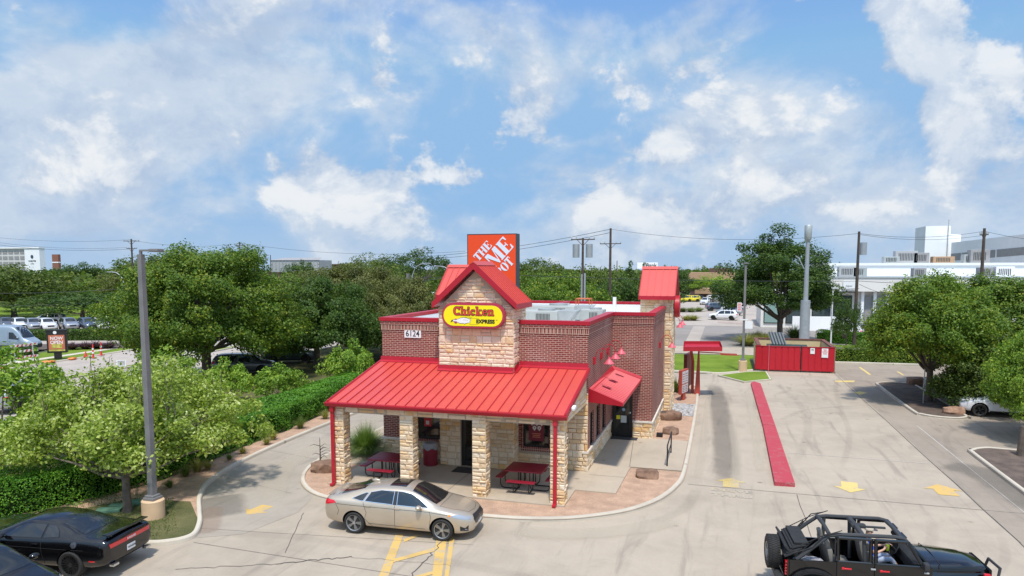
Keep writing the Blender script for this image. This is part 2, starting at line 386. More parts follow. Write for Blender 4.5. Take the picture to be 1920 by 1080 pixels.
# ================================================================== ground
g = MB(); g.sheet([(-4000, -1500), (4000, -1500), (4000, 6500), (-4000, 6500)], 0); struct('ground', g, M['terrain'])
def flat(name, pts, z, m): q = MB(); q.sheet(pts, z); return struct(name, q, M[m])
outerk = smoothpath([(-24, 16.1), (-20, 16.2), (-16.6, 16.3), (-15.6, 16.6), (-15.2, 17.3), (-15.75, 18.3), (-16.6, 19.3), (-17.6, 20.5), (-18.5, 22.), (-19.1, 24.2), (-19.45, 27), (-19.62, 31), (-19.66, 36), (-19.6, 44), (-19.4, 54)], 8)
# main lot
lot = [(-60, -14), (70, -14), (70, 67), (8.7, 67), (8.7, 60.2), (2.7, 60.2)]+[(2.4, 59.5), (-1, 57.), (-14, 56.5), (-19.4, 54)]+outerk[::-1]+[(-60, 16.1)]
flat('parking_lot', lot, .010, 'lot')
flat('drive_lane', [p for p in outerk[36:]]+[(-16.4, 54), (-16.5, 27.5), (-16.1, 24.8), (-15.1, 22.9), (-13.9, 21.7), (-13.5, 20.2), (-14., 18.), (-15.2, 17.3)], .016, 'lane')
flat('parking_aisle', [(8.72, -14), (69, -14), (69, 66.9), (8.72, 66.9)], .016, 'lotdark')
# cross street and far lots (right side)
flat('side_street', [(-12, 70.3), (60, 73.5), (60, 80), (-14, 77)], .010, 'lot')
flat('side_street_asphalt', [(-14, 77.02), (60, 80.02), (70, 107), (-20, 106)], .012, 'asphalt')
flat('pale_patch', [G(1283, 645), G(1310, 645), G(1322, 612), G(1300, 612)], .017, 'road')
flat('far_parking', [(-30, 106.1), (40, 107), (60, 200), (-60, 190)], .010, 'road')
flat('back_lawn', [(-19, 57.6), (-3, 57.6), (-.4, 57.2), (1.2, 58.4), (2.5, 59.9), (2.5, 68), (-3, 69.6), (-19, 69)], .03, 'lawn')
flat('lawn_right', [(2.5, 68), (8.5, 68), (24, 70), (24, 72.8), (2, 70.5), (-3, 69.6)], .03, 'lawn')
# the avenue on the left
def AL(x0, Y): return (x0-.095*(Y-45), Y)
Ys = [-40, 0, 20, 45, 70, 100, 140, 220]
def band(name, x0, x1, z, m, ys=Ys): return flat(name, [AL(x0, y) for y in ys]+[AL(x1, y) for y in ys[::-1]], z, m)
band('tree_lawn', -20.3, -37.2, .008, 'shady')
band('near_carriageway', -37.2, -46.8, .012, 'road'); band('far_carriageway', -47.6, -55.8, .012, 'road')
band('median', -46.8, -47.6, .11, 'lawn'); band('verge', -55.95, -62.5, .10, 'lawn', [0, 20, 45, 62])
band('sidewalk', -57.9, -58.9, .114, 'kerb', [0, 20, 45, 60])
k = MB(); ml = [AL(-46.8, y) for y in Ys]; kerb(ml, .12, .15, mb=k, side=1); kerb([AL(-47.6, y) for y in Ys], .12, .15, mb=k, side=-1)
kerb([AL(-55.8, y) for y in [0, 20, 45, 62]], .2, .13, mb=k, side=1); kerb([AL(-37.2, y) for y in Ys], .16, .14, mb=k, side=-1)
struct('avenue_kerbs', k, M['kerb'])
ln = MB()
for i in range(14): 
    y = 22+i*6; strip([AL(-51.6, y), AL(-51.6, y+2.4)], .1, .0165, ln)
struct('lane_marks', ln, M['jointpale'])
flat('service_road', [G(-300, 660), G(232, 652), G(250, 639), G(-300, 638)], .014, 'road')
flat('planting_bed', [G(-20, 668), G(30, 664), G(118, 653), G(240, 655), G(240, 645), G(-300, 652)], .12, 'soil')
flat('dealer_lot', [G(-500, 634), G(330, 634), G(330, 600), G(-500, 600)], .014, 'road')
flat('dealer_lawn', [G(-500, 599.5), G(560, 599.5), G(560, 575), G(-500, 575)], .02, 'lawn')
# kerbs of the lot
k = MB(); kerb(outerk, .17, .15, mb=k, side=1)
struct('outer_kerb', k, M['kerb'])
isl = smoothpath([(-16.62, 50), (-16.6, 40), (-16.58, 33), (-16.5, 29), (-16.45, 27.2), (-16.2, 25.1), (-15.5, 23.4), (-14.4, 22.15), (-13.2, 21.55), (-11.5, 21.33), (-9, 21.3), (-7.3, 21.35), (-6.1, 21.47), (-4.9, 21.8), (-3.9, 22.35), (-2.8, 23.3), (-1.95, 24.7), (-1.42, 26.5), (-1.22, 28.5), (-1.2, 34), (-1.22, 40), (-1.3, 46), (-1.6, 50.3), (-3, 51.9), (-8, 52.3), (-13.5, 52.2), (-16, 51.6)], 5, True)
flat('granite_bed', isl, .10, 'granite')
k = MB(); kerb(isl, .17, .15, True, k, -1 if sum(isl[i][0]*isl[(i+1) % len(isl)][1]-isl[(i+1) % len(isl)][0]*isl[i][1] for i in range(len(isl))) < 0 else 1)
struct('island_kerb', k, M['kerb'])
w = MB(); w.prism([(-14.05, 22.98), (-4.98, 22.98), (-4.98, 24.88), (-3.5, 24.88), (-3.42, 28.45), (-1.40, 28.45), (-1.38, 33.62), (-5.1, 33.62), (-5.1, 27.4), (-13.8, 27.4), (-14.05, 26.2)], .0, .15)
w.prism([(-16.40, 26.), (-15.5, 25.3), (-14.07, 25.9), (-14.07, 50), (-16.40, 50)], .0, .142)
struct('porch_slab', w, M['walk'])
j = MB()
for a, b in (((-3.5, 28.45), (-1.4, 28.45)), ((-3.46, 28.5), (-3.9, 33.6)), ((-4.85, 26.9), (-3.45, 26.9)), ((-9.4, 23.0), (-9.4, 26.5))): strip([a, b], .018, .1545, j)
struct('slab_joints', j, M['joint'])
# outer planting strip between kerb and hedge: granite, dry grass
ok = offset(outerk, .16)
bed = ok[8:]+[(-20.3, 54)]+[(-21.3, 45), (-21.2, 36), (-21.0, 30), (-20.6, 25), (-20.7, 21), (-21.4, 18), (-23, 16.4)]
flat('planting_strip', [p for p in ok[8:]]+[(-23.6, 54), (-23.6, 30), (-24.5, 16.4)], .09, 'granite')
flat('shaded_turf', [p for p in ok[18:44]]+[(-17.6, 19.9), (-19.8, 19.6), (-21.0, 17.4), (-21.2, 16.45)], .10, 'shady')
# lot joints
jm = MB()
for a, b, wd in (((8.70, 24), (8.55, 60.3), .03), ((-1.1, 27.15), (8.7, 27.0), .022), ((2.75, 27), (2.9, 12), .018), ((-13.3, 20.2), (-11.9, 17.1), .016), ((-19.4, 17.5), (-6.9, 19.2), .012), ((8.7, 27), (30, 26.8), .018), ((8.68, 24), (8.8, 12), .02), ((-15, 17), (3, 16.2), .014),
    ((-14.9, 21.9), (-18.6, 22.9), .012), ((-16.3, 26.2), (-19.4, 27.), .012), ((-16.5, 30.3), (-19.6, 30.8), .012)):
    pts = [(a[0]+(b[0]-a[0])*i/12+random.Random(i).uniform(-.02, .02), a[1]+(b[1]-a[1])*i/12) for i in range(13)]; strip(pts, wd, .0215, jm)
struct('pavement_joints', jm, M['joint'])
jm = MB()
for a, b, wd in (((2.9, 33.2), (8.6, 33.), .035), ((-1.1, 38.8), (2.4, 38.7), .03), ((-1.1, 46.5), (2.0, 46.4), .03), ((2.9, 45.5), (8.6, 45.3), .03), ((9.9, 24), (9.9, 41), .03)):
    strip([a, b], wd, .0222, jm)
struct('pale_joints', jm, M['jointpale'])
cr = MB()
rr = random.Random(4)
def crack(a, b, w0, n=16, amp=.06):
    pts = []
    for i in range(n+1):
        f = i/n; pts.append((a[0]+(b[0]-a[0])*f+rr.uniform(-amp, amp), a[1]+(b[1]-a[1])*f+rr.uniform(-amp, amp)))
    strip(pts, w0, .0228, cr)
crack(G(520, 1058), G(655, 1045), .035); crack(G(330, 1068), G(520, 1058), .02); crack(G(833, 1013), G(768, 1085), .028); crack(G(655, 1045), G(850, 1062), .012)
struct('pavement_cracks', cr, M['joint'])
# soft-edged marks on the pavement: washed band, tyre marks, oil, dark patches, painted tree shade
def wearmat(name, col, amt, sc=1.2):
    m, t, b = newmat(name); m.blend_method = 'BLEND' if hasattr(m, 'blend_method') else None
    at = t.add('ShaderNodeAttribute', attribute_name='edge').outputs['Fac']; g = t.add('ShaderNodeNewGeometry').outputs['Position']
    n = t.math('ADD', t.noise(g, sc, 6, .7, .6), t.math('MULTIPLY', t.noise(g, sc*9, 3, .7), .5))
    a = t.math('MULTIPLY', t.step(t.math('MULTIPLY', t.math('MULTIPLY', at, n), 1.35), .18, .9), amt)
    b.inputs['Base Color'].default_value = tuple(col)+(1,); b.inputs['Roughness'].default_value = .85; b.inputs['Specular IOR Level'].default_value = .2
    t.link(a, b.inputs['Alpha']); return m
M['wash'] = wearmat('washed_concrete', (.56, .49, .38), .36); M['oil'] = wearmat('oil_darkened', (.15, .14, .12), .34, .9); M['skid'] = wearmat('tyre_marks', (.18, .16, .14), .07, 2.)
M['drip'] = wearmat('oil_drips', (.13, .12, .11), .35, 1.6); M['rust'] = wearmat('rusty_wash', (.36, .24, .17), .28)
zc = [.0235]
def wear(name, pts, w, m):
    zc[0] += .0012; n = len(pts); cols = [(-1, 0), (-.5, .8), (0, 1), (.5, .8), (1, 0)]
    mb = MB(); al = []
    for i in range(n):
        f = i/(n-1); e = min(1, 6*f, 6*(1-f))
        for c, v in cols: 
            q = offset(pts, c*w/2)[i]; mb.v.append((q[0], q[1], zc[0])); al.append(v*e)
    for i in range(n-1):
        for j in range(4): a = i*5+j; mb.f.append((a, a+1, a+6, a+5)[::-1]); mb.m.append(0)
    o = struct(name, mb, M[m]); at = o.data.attributes.new('edge', 'FLOAT', 'POINT'); at.data.foreach_set('value', al); return o
wear('lane_wash', smoothpath([(-14.9, 20.4), (-15.7, 22), (-17.1, 24.6), (-17.8, 28), (-18., 33), (-18., 42)], 6), 1.3, 'wash')
wear('lane_shadow_stain', smoothpath([(-17.3, 20.9), (-16.6, 20.2), (-15.5, 19)], 6), 2.2, 'oil')  # broad darker patch on the lane beside the kerb
wear('rust_stain', smoothpath([(-16.7, 19.9), (-15.9, 18.9), (-15.0, 17.6)], 6), .9, 'rust')
wear('drive_through_oil', smoothpath([(.35, 26), (.30, 33), (.1, 40), (-.2, 47), (-.5, 53)], 6), 1.5, 'drip')
wear('wash_left', smoothpath([(-.75, 27), (-.7, 36), (-.7, 50)], 6), .5, 'wash')
wear('wash_center', smoothpath([(.65, 26), (.75, 33), (.6, 40)], 6), .6, 'wash')
wear('wash_right', smoothpath([(1.65, 29), (1.75, 38), (1.75, 52)], 6), .6, 'wash')
wear('kerb_scrub', smoothpath([(-2.2, 22.3), (-1.1, 24.2), (-.7, 27)], 6), .6, 'skid')
wear('front_dirt', smoothpath([(-6.4, 20.6), (-4.4, 20.9), (-2.6, 21.8), (-1.2, 23.4)], 6), 1.4, 'wash')
for i, q in enumerate([[(2.8, 30), (4.3, 38), (4.6, 46), (3.6, 54)], [(4.6, 30), (6.2, 38), (6.6, 46), (5.8, 56)], [(3, 40), (5, 44), (8, 46)], [(3.2, 48), (5, 51), (8.2, 51)], [(-4, 16), (2, 17.5), (7, 21), (8.5, 25)], [(-5, 17.5), (1, 19), (5.5, 22), (6.8, 26)],
     [(-16, 17.6), (-12, 18.2), (-7, 17.8), (0, 16.8)], [(9.5, 25), (9.9, 35), (12, 41), (18, 42)], [(10, 55), (14, 58), (20, 58)], [(3.3, 57), (5, 58), (8, 57.5)], [(6.5, 41), (7.5, 52), (9, 60)]]):
    wear('tyre_track', smoothpath(q, 7), (.5, .3, .4)[i % 3]+.1, 'skid')
wear('shaded_grime', smoothpath([(8.9, 33), (10, 32.2), (10.6, 30), (10.6, 26)], 6), 2.4, 'oil')  # tree shade painted as a broad dark band on the aisle
# islands on the right
def island(x0, x1, y0, y1, nm):
    r = .9; pts = [(x0, y0+r*2), (x0+.25, y0+.6), (x0+1.0, y0), (x1-.7, y0-.05), (x1-.1, y0+.5), (x1, y0+r*1.5), (x1, y1-r), (x1-.4, y1-.2), (x1-1.2, y1), (x0+.9, y1), (x0+.2, y1-.6), (x0, y1-r*2)]
    p = smoothpath(pts, 4, True); flat(nm, p, .11, 'soil'); k = MB(); kerb(p, .17, .15, True, k, 1); struct(nm+'_kerb', k, M['kerb'])
island(10.5, 13.15, 43.3, 56., 'tree_island'); island(10.65, 13.3, 22., 36.4, 'near_tree_island')
tp = [G(1345, 706), G(1395, 719), G(1447, 714), G(1438, 699), G(1400, 699)]
flat('lamp_island', tp, .11, 'lawn'); k = MB(); kerb(tp, .16, .14, True, k, 1 if sum(tp[i][0]*tp[(i+1) % 5][1]-tp[(i+1) % 5][0]*tp[i][1] for i in range(5)) > 0 else -1); struct('lamp_island_kerb', k, M['kerb'])
k = MB(); kerb(smoothpath([(-19, 57.5), (-3, 57.5), (-.4, 57.1), (1.2, 58.3), (2.5, 59.8)], 4), .16, .14, mb=k, side=1); kerb([(8.6, 66.95), (40, 68.6)], .16, .14, mb=k, side=1); struct('lawn_kerb', k, M['kerb'])
# red dividing kerb of the drive-through lane
def slab(name, pts, z1, m, label, cat):
    q = MB(); q.prism(pts, 0, z1); return solo(name, q, m, label, cat)
for pts, lab in (([(2.06, 27.9), (2.78, 27.95), (2.76, 38.2), (2.16, 38.3)], 'longer red painted lane divider kerb in front, beside the yellow arrows'), ([(2.16, 38.36), (2.76, 38.26), (2.70, 52.4), (2.30, 53.2), (2.06, 52.5)], 'red painted lane divider kerb farther back, towards the dumpster enclosure')):
    slab('lane_divider', pts, .16, M['redpaint'], lab, 'kerb')
# painted arrows and lines
def arrow(c, ang, L=1.5, Wd=.95, name='painted_arrow', m='yellow2', head=.5):
    hw = Wd/2; sw = hw*.52; pts = [(-sw, -L/2), (sw, -L/2), (sw, L/2-L*head), (hw, L/2-L*head), (0, L/2), (-hw, L/2-L*head), (-sw, L/2-L*head)]
    ca, sa = math.cos(ang), math.sin(ang); q = MB(); q.sheet([(c[0]+x*ca-y*sa, c[1]+x*sa+y*ca) for x, y in pts], .0205); return struct(name, q, M[m])
arrow((.48, 27.85), 0, 1.25, 1.1, m='yellow2', head=.42); arrow((4.75, 28.5), math.pi-.12, 1.4, 1.1, head=.45); arrow((8.02, 29.15), .02, 1.4, 1.3, m='yellow'); arrow((-14.95, 20.0), math.pi-.1, 1.0, .95, m='yellow', head=.45)
q = MB()
for p in ([(742, 1003), (757, 1003), (727, 1085), (709, 1085)], [(818, 1012), (838, 1012), (828, 1085), (810, 1085)], [(843, 1010), (852, 1010), (841, 1085), (833, 1085)], [(740, 1049), (815, 1028), (815, 1035), (737, 1056)], [(757, 1012), (778, 1005), (790, 1005), (757, 1018)], [(765, 1085), (812, 1072), (812, 1078), (785, 1085)]):
    q.sheet([G(*a) for a in p], .0205+.0009*len(q.f)/2)
struct('parking_lines', q, M['yellow'])
q = MB()
for p in ([(1610, 689), (1614, 689), (1634, 703), (1629, 703)], [(1681, 697), (1684, 697), (1696, 704), (1692, 704)], [(1566, 714), (1603, 714), (1601, 717), (1566, 717)], [(1600, 737), (1612, 734), (1627, 737), (1612, 741)]): q.sheet([G(*a) for a in p], .0205)
struct('stall_lines', q, M['yellow2'])
def text_mesh(s, size, bold=0., ext=.0, align='CENTER', res=3):
    c = bpy.data.curves.new('t', 'FONT'); c.body = s; c.size = size; c.offset = bold; c.extrude = ext; c.align_x = align; c.align_y = 'CENTER'; c.resolution_u = res
    o = bpy.data.objects.new('t', c); COL.objects.link(o); dg = bpy.context.evaluated_depsgraph_get(); dg.update()
    me = bpy.data.meshes.new_from_object(o.evaluated_get(dg)); bpy.data.objects.remove(o); bpy.data.curves.remove(c)
    vs = [v.co.copy() for v in me.vertices]; fs = [tuple(p.vertices) for p in me.polygons]; bpy.data.meshes.remove(me); return vs, fs
def addtext(mb, s, size, Mx, bold=0., ext=0., sx=1., m=None, align='CENTER'):
    vs, fs = text_mesh(s, size, bold, ext, align); mb.add([Mx @ Vector((v.x*sx, v.y, v.z)) for v in vs], fs, m)
UP = Matrix(((1, 0, 0, 0), (0, 0, -1, 0), (0, 1, 0, 0), (0, 0, 0, 1)))    # text plane stood up, facing -Y
q = MB(); addtext(q, 'DRIVE', .42, Matrix.Translation((.5, 26.75, .0205)), .012, sx=1.3); addtext(q, 'THRU', .42, Matrix.Translation((.5, 26.15, .0205)), .012, sx=1.3); struct('painted_words', q, M['ghost'])
# ================================================================== restaurant
def brick_mat(name, soldier=False):
    m, t, b = newmat(name); uv = t.add('ShaderNodeUVMap', uv_map='UVMap').outputs[0]
    if soldier: uv = t.mapping(uv, rot=(0, 0, math.pi/2))
    br = t.add('ShaderNodeTexBrick'); t.link(uv, br.inputs['Vector']); br.offset = .5 if not soldier else 0.
    br.inputs['Scale'].default_value = 1.; br.inputs['Brick Width'].default_value = .225; br.inputs['Row Height'].default_value = .078 if not soldier else .078
    br.inputs['Mortar Size'].default_value = .011; br.inputs['Mortar Smooth'].default_value = .25; br.inputs['Bias'].default_value = -.1
    g = t.add('ShaderNodeNewGeometry').outputs['Position']
    n1 = t.noise(t.mapping(g, (1.6, 1.6, 5.)), 2.2, 4, .7); n2 = t.noise(g, .5, 5, .6, .6)
    ca = t.ramp(n1, [(.3, (.085, .020, .018)), (.5, (.23, .050, .036)), (.72, (.34, .095, .065))]); cb = t.ramp(n1, [(.3, (.26, .060, .042)), (.55, (.16, .036, .030)), (.75, (.38, .15, .11))])
    t.link(ca, br.inputs['Color1']); t.link(cb, br.inputs['Color2'])
    t.link(t.ramp(n2, [(.35, (.44, .29, .23)), (.65, (.60, .44, .36))]), br.inputs['Mortar'])
    c = t.mix(t.math('MULTIPLY', t.step(n2, .55, .75), .22), br.outputs['Color'], (.50, .36, .33))
    t.link(c, b.inputs['Base Color']); b.inputs['Roughness'].default_value = .85; b.inputs['Specular IOR Level'].default_value = .25
    bn = t.add('ShaderNodeBump', invert=True); bn.inputs['Strength'].default_value = .6; bn.inputs['Distance'].default_value = .008
    t.link(br.outputs['Fac'], bn.inputs['Height']); t.link(bn.outputs[0], b.inputs['Normal']); return m
M['brick'] = brick_mat('red_brick'); M['soldier'] = brick_mat('soldier_brick', True)
def stone_mat(name, stops, k=1.):
    m, t, b = newmat(name); g = t.add('ShaderNodeNewGeometry'); isl_ = g.outputs['Random Per Island']; p = g.outputs['Position']
    c = t.ramp(isl_, stops, 'LINEAR'); n = t.noise(p, 9., 6, .7, .4)
    c = t.mix(t.math('MULTIPLY', t.step(n, .45, .75), .4), c, (.52*k, .34*k, .16*k)); c = t.mix(t.math('MULTIPLY', t.step(t.noise(p, 4., 3), .5, .7), .3), c, (.80*k, .70*k, .56*k))
    t.link(c, b.inputs['Base Color']); b.inputs['Roughness'].default_value = .9; b.inputs['Specular IOR Level'].default_value = .2
    bn = t.add('ShaderNodeBump'); bn.inputs['Strength'].default_value = .9; bn.inputs['Distance'].default_value = .03
    t.link(t.noise(p, 11., 5, .65), bn.inputs['Height']); t.link(bn.outputs[0], b.inputs['Normal']); return m
M['stone'] = stone_mat('cream_limestone', [(0, (.74, .57, .38)), (.2, (.78, .65, .48)), (.4, (.66, .47, .28)), (.55, (.80, .67, .50)), (.68, (.70, .42, .17)), (.78, (.76, .61, .43)), (.9, (.72, .47, .22)), (1, (.78, .65, .49))])
M['stone2'] = stone_mat('pink_limestone', [(0, (.76, .60, .44)), (.2, (.70, .53, .39)), (.4, (.82, .68, .51)), (.55, (.68, .50, .36)), (.7, (.74, .48, .22)), (.8, (.76, .60, .45)), (.9, (.72, .50, .28)), (1, (.80, .66, .50))])
M['mortar'] = mat('stone_mortar', (.42, .34, .25), .95, var=.15)
M['redroof'] = mat('red_standing_seam_metal', (.55, .068, .050), .40, 0., .05, 1., spec=.6)
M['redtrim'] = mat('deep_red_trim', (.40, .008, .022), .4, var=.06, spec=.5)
M['redpole'] = mat('red_painted_steel', (.42, .012, .025), .4, var=.08, scale=5)
M['membrane'] = mat('white_roof_membrane', (.74, .74, .73), .7, var=.1, scale=.8, fine=.1)
M['cream'] = mat('cast_stone_ledge', (.68, .62, .53), .8, var=.12)
M['glass'] = mat('dark_window_glass', (.012, .014, .013), .06, var=0, spec=.8)
M['frame'] = mat('dark_bronze_frame', (.02, .018, .016), .4, var=0)
M['black'] = mat('black_steel', (.012, .012, .013), .45, var=0)
M['white'] = mat('white_paint', (.78, .78, .77), .5, var=.03)
M['mat'] = mat('rubber_mat', (.035, .035, .035), .95, var=.2)
def stones(mb, o, u, wd, z0, z1, nrm, seed, skip=None, dmin=.02, dmax=.05, hs=(.14, .2, .26), wr=(.22, .55), top=None):
    """random-course ashlar on a vertical plane: o start corner, u unit direction along it, nrm outward"""
    r = random.Random(seed); o = Vector(o); u = Vector(u); nrm = Vector(nrm); z = z0; gp = .010
    flip = u.cross(Vector((0, 0, 1))).dot(nrm) < 0
    while z < z1-.03:
        h = min(r.choice(hs), z1-z)
        if z1-(z+h) < .07: h = z1-z
        x = 0.
        while x < wd-.02:
            w = min(r.uniform(*wr), wd-x)
            if wd-(x+w) < .1: w = wd-x
            cells = [(x, z, w, h)]
            if h > .19 and w > .26 and r.random() < .35: f = r.uniform(.4, .6); cells = [(x, z, w, h*f), (x, z+h*f, w, h*(1-f))]
            for cx, cz, cw, chh in cells:
                if skip and skip(cx, cz, cx+cw, cz+chh): continue
                c1 = cz+chh
                if top:
                    lim = min(top(cx), top(cx+cw))
                    if lim <= cz+.03: continue
                    c1 = min(c1, lim)
                d = r.uniform(dmin, dmax); a0, a1, b0, b1 = cx+gp*.5, cx+cw-gp*.5, cz+gp*.5, c1-gp*.5; i_ = min(.02, (a1-a0)*.2, (b1-b0)*.2)
                j = [r.uniform(0, .012) for _ in range(8)]
                base = [(a0, b0), (a1, b0), (a1, b1), (a0, b1)]; fr = [(a0+i_+j[0], b0+i_+j[1]), (a1-i_-j[2], b0+i_+j[3]), (a1-i_-j[4], b1-i_-j[5]), (a0+i_+j[6], b1-i_-j[7])]
                ds = [d*r.uniform(.75, 1.15) for _ in range(4)]
                vs = [o+u*a+Vector((0, 0, b-o.z)) for a, b in base]+[o+u*(a)+Vector((0, 0, b-o.z))+nrm*q for (a, b), q in zip(fr, ds)]
                cc = (vs[4]+vs[5]+vs[6]+vs[7])/4+nrm*.008; vs.append(cc)
                fs = [(0, 1, 5, 4), (1, 2, 6, 5), (2, 3, 7, 6), (3, 0, 4, 7), (4, 5, 8), (5, 6, 8), (6, 7, 8), (7, 4, 8)]
                mb.add(vs, [f[::-1] for f in fs] if flip else fs, 0)
            x += w
        z += h
def stone_box(x0, y0, x1, y1, z0, z1, seed, mb=None, sides='FRLB', **kw):
    mb = mb or MB(); d = .012; mb.box(x0+d, y0+d, z0, x1-d, y1-d, z1, 1)
    if 'F' in sides: stones(mb, (x0-.03, y0+d, z0), (1, 0, 0), x1-x0+.06, z0, z1, (0, -1, 0), seed, **kw)
    if 'R' in sides: stones(mb, (x1-d, y0-.0, z0), (0, 1, 0), y1-y0, z0, z1, (1, 0, 0), seed+1, **kw)
    if 'L' in sides: stones(mb, (x0+d, y0-.0, z0), (0, 1, 0), y1-y0, z0, z1, (-1, 0, 0), seed+2, **kw)
    if 'B' in sides: stones(mb, (x0-.03, y1-d, z0), (1, 0, 0), x1-x0+.06, z0, z1, (0, 1, 0), seed+3, **kw)
    return mb
SM = None
XL, XR, XR2, YF, YS, YB, ZT = -13.88, -5.01, -3.08, 27.3, 33.65, 44.6, 5.98
rest = thing('restaurant', 'red brick and cream stone fast food restaurant under red metal roofs', 'restaurant', (-9, 34, 0))
ST = [M['stone'], M['mortar']]; ST2 = [M['stone2'], M['mortar']]
# --- brick walls, 0.25 thick, with parapets; butted end to end
def wall_x(mb, x0, x1, y, z0, z1, holes=(), th=.25, sgn=1):     # wall along X; outer face at y
    xs = sorted(set([x0, x1]+[h[0] for h in holes]+[h[1] for h in holes])); 
    for a, b in zip(xs, xs[1:]):
        hh = [h for h in holes if h[0] <= a and h[1] >= b]
        if hh:
            h = hh[0]
            if h[2] > z0: mb.box(a, y, z0, b, y+th*sgn, h[2])
            mb.box(a, y, h[3], b, y+th*sgn, z1)
        else: mb.box(a, y, z0, b, y+th*sgn, z1)
def wall_y(mb, y0, y1, x, z0, z1, holes=(), th=.25, sgn=-1):
    ys = sorted(set([y0, y1]+[h[0] for h in holes]+[h[1] for h in holes]))
    for a, b in zip(ys, ys[1:]):
        hh = [h for h in holes if h[0] <= a and h[1] >= b]
        if hh:
            h = hh[0]
            if h[2] > z0: mb.box(x, a, z0, x+th*sgn, b, h[2])
            mb.box(x, a, h[3], x+th*sgn, b, z1)
        else: mb.box(x, a, z0, x+th*sgn, b, z1)
b = MB()
wins_front = [(-12.28, -11.2, 1.0, 2.25), (-7.62, -6.53, .98, 2.25)]
tower_hole = (-10.75, -8.05, .1, 5.0)
wall_x(b, XL, XR, YF, .95, ZT, [wins_front[0], tower_hole, wins_front[1]])
wins_side = [(27.98, 28.85, .92, 2.35), (29.5, 30.38, .92, 2.35), (31.05, 31.95, .92, 2.35)]
wall_y(b, YF+.25, YS, XR, .95, ZT, wins_side)
wall_x(b, XR+.0, XR2, YS, .95, ZT, [(-4.97, -4.0, .15, 2.3)], .25)
wall_y(b, YS+.25, YB-.25, XR2, .95, ZT)
wall_x(b, XL, XR2, YB-.25, 0, ZT)
wall_y(b, YF+.25, YB-.25, XL, .95, ZT, [], .25, 1)
part('brick_wall', b, M['brick'], rest)
# drop box-mapped soldier band, under the cap
s = MB(); zs0, zs1 = 5.60, 5.83
def band_out(mb, z0, z1, pr):
    mb.box(XL-pr, YF-pr, z0, -10.99, YF, z1); mb.box(-7.82, YF-pr, z0, XR+pr, YF, z1); mb.box(XR, YF, z0, XR+pr, YS-pr, z1)
    mb.box(XR, YS-pr, z0, XR2+pr, YS, z1); mb.box(XR2, YS, z0, XR2+pr, 40.09, z1); mb.box(XR2, 43.02, z0, XR2+pr, YB, z1); mb.box(XL-pr, YF, z0, XL, YB, z1)
band_out(s, zs0, zs1, .035); part('soldier_course', s, M['soldier'], rest)
s = MB(); band_out(s, 5.83, ZT, .055); band_out(s, 5.52, 5.60, .018); part('brick_corbel', s, M['brick'], rest)
# dentils of the soldier course
s = MB()
x = XL
r_ = random.Random(2)
while x < XR-.1:
    if not (-11.05 < x+.07 < -7.8): s.box(x, YF-.045, 5.60, x+.035, YF-.035, 5.82)
    x += .15
part('dentil_row', s, M['mortar'], rest)
# wainscot
w = MB(); ov = .03
for a in ((XL, YF-.02, -12.28, YF, .15, .93), ): pass
stones(w, (XL-.03, YF, .15), (1, 0, 0), 2.95, .15, .90, (0, -1, 0), 11); w.box(XL, YF, 0, -10.75, YF+.25, .95, 1)
w.box(-8.05, YF, 0, XR, YF+.25, .949, 1); stones(w, (-7.86, YF, .15), (1, 0, 0), 2.88, .15, 3.3, (0, -1, 0), 12, skip=lambda a, z, c, d: not (c < .18 or a > 1.40 or d < .90 or z > 2.27), hs=(.16, .22, .28))
stones(w, (XR, YF-.03, .15), (0, 1, 0), YS-YF, .15, .88, (1, 0, 0), 13); w.box(XR-.25, YF+.25, 0, XR, YS, .95, 1)
stones(w, (-3.98, YS, .15), (1, 0, 0), XR2+3.98+.03, .05, .88, (0, -1, 0), 14, hs=(.16, .22, .28)); w.box(-3.98, YS, 0, XR2, YS+.25, .95, 1)
stones(w, (XR2, YS-.03, .05), (0, 1, 0), 40.1-YS, .05, .88, (1, 0, 0), 15); w.box(XR2-.25, YS+.25, 0, XR2, YB-.25, .95, 1)
stones(w, (XR2, 43.0, .05), (0, 1, 0), YB-43, .05, .88, (1, 0, 0), 17)
w.box(XL, YF+.25, 0, XL+.25, YB-.25, .95, 1); stones(w, (XL, YF-.03, .05), (0, 1, 0), YB-YF, .05, .88, (-1, 0, 0), 16)
part('stone_wainscot', w, ST, rest)
l = MB(); l.box(XL-.06, YF-.07, .88, -12.3, YF-.001, .97); l.box(XR+.001, YF-.07, .88, XR+.07, YS-.07, .965); l.box(-4.0+.02, YS-.07, .88, XR2+.07, YS-.001, .965); l.box(XR2+.001, YS-.069, .88, XR2+.069, 40.05, .96); l.box(-5.2, YF-.07, .88, XR, YF-.002, .96); l.box(XL-.07, YF, .88, XL-.001, YB, .97)
part('stone_ledge', l, M['cream'], rest)
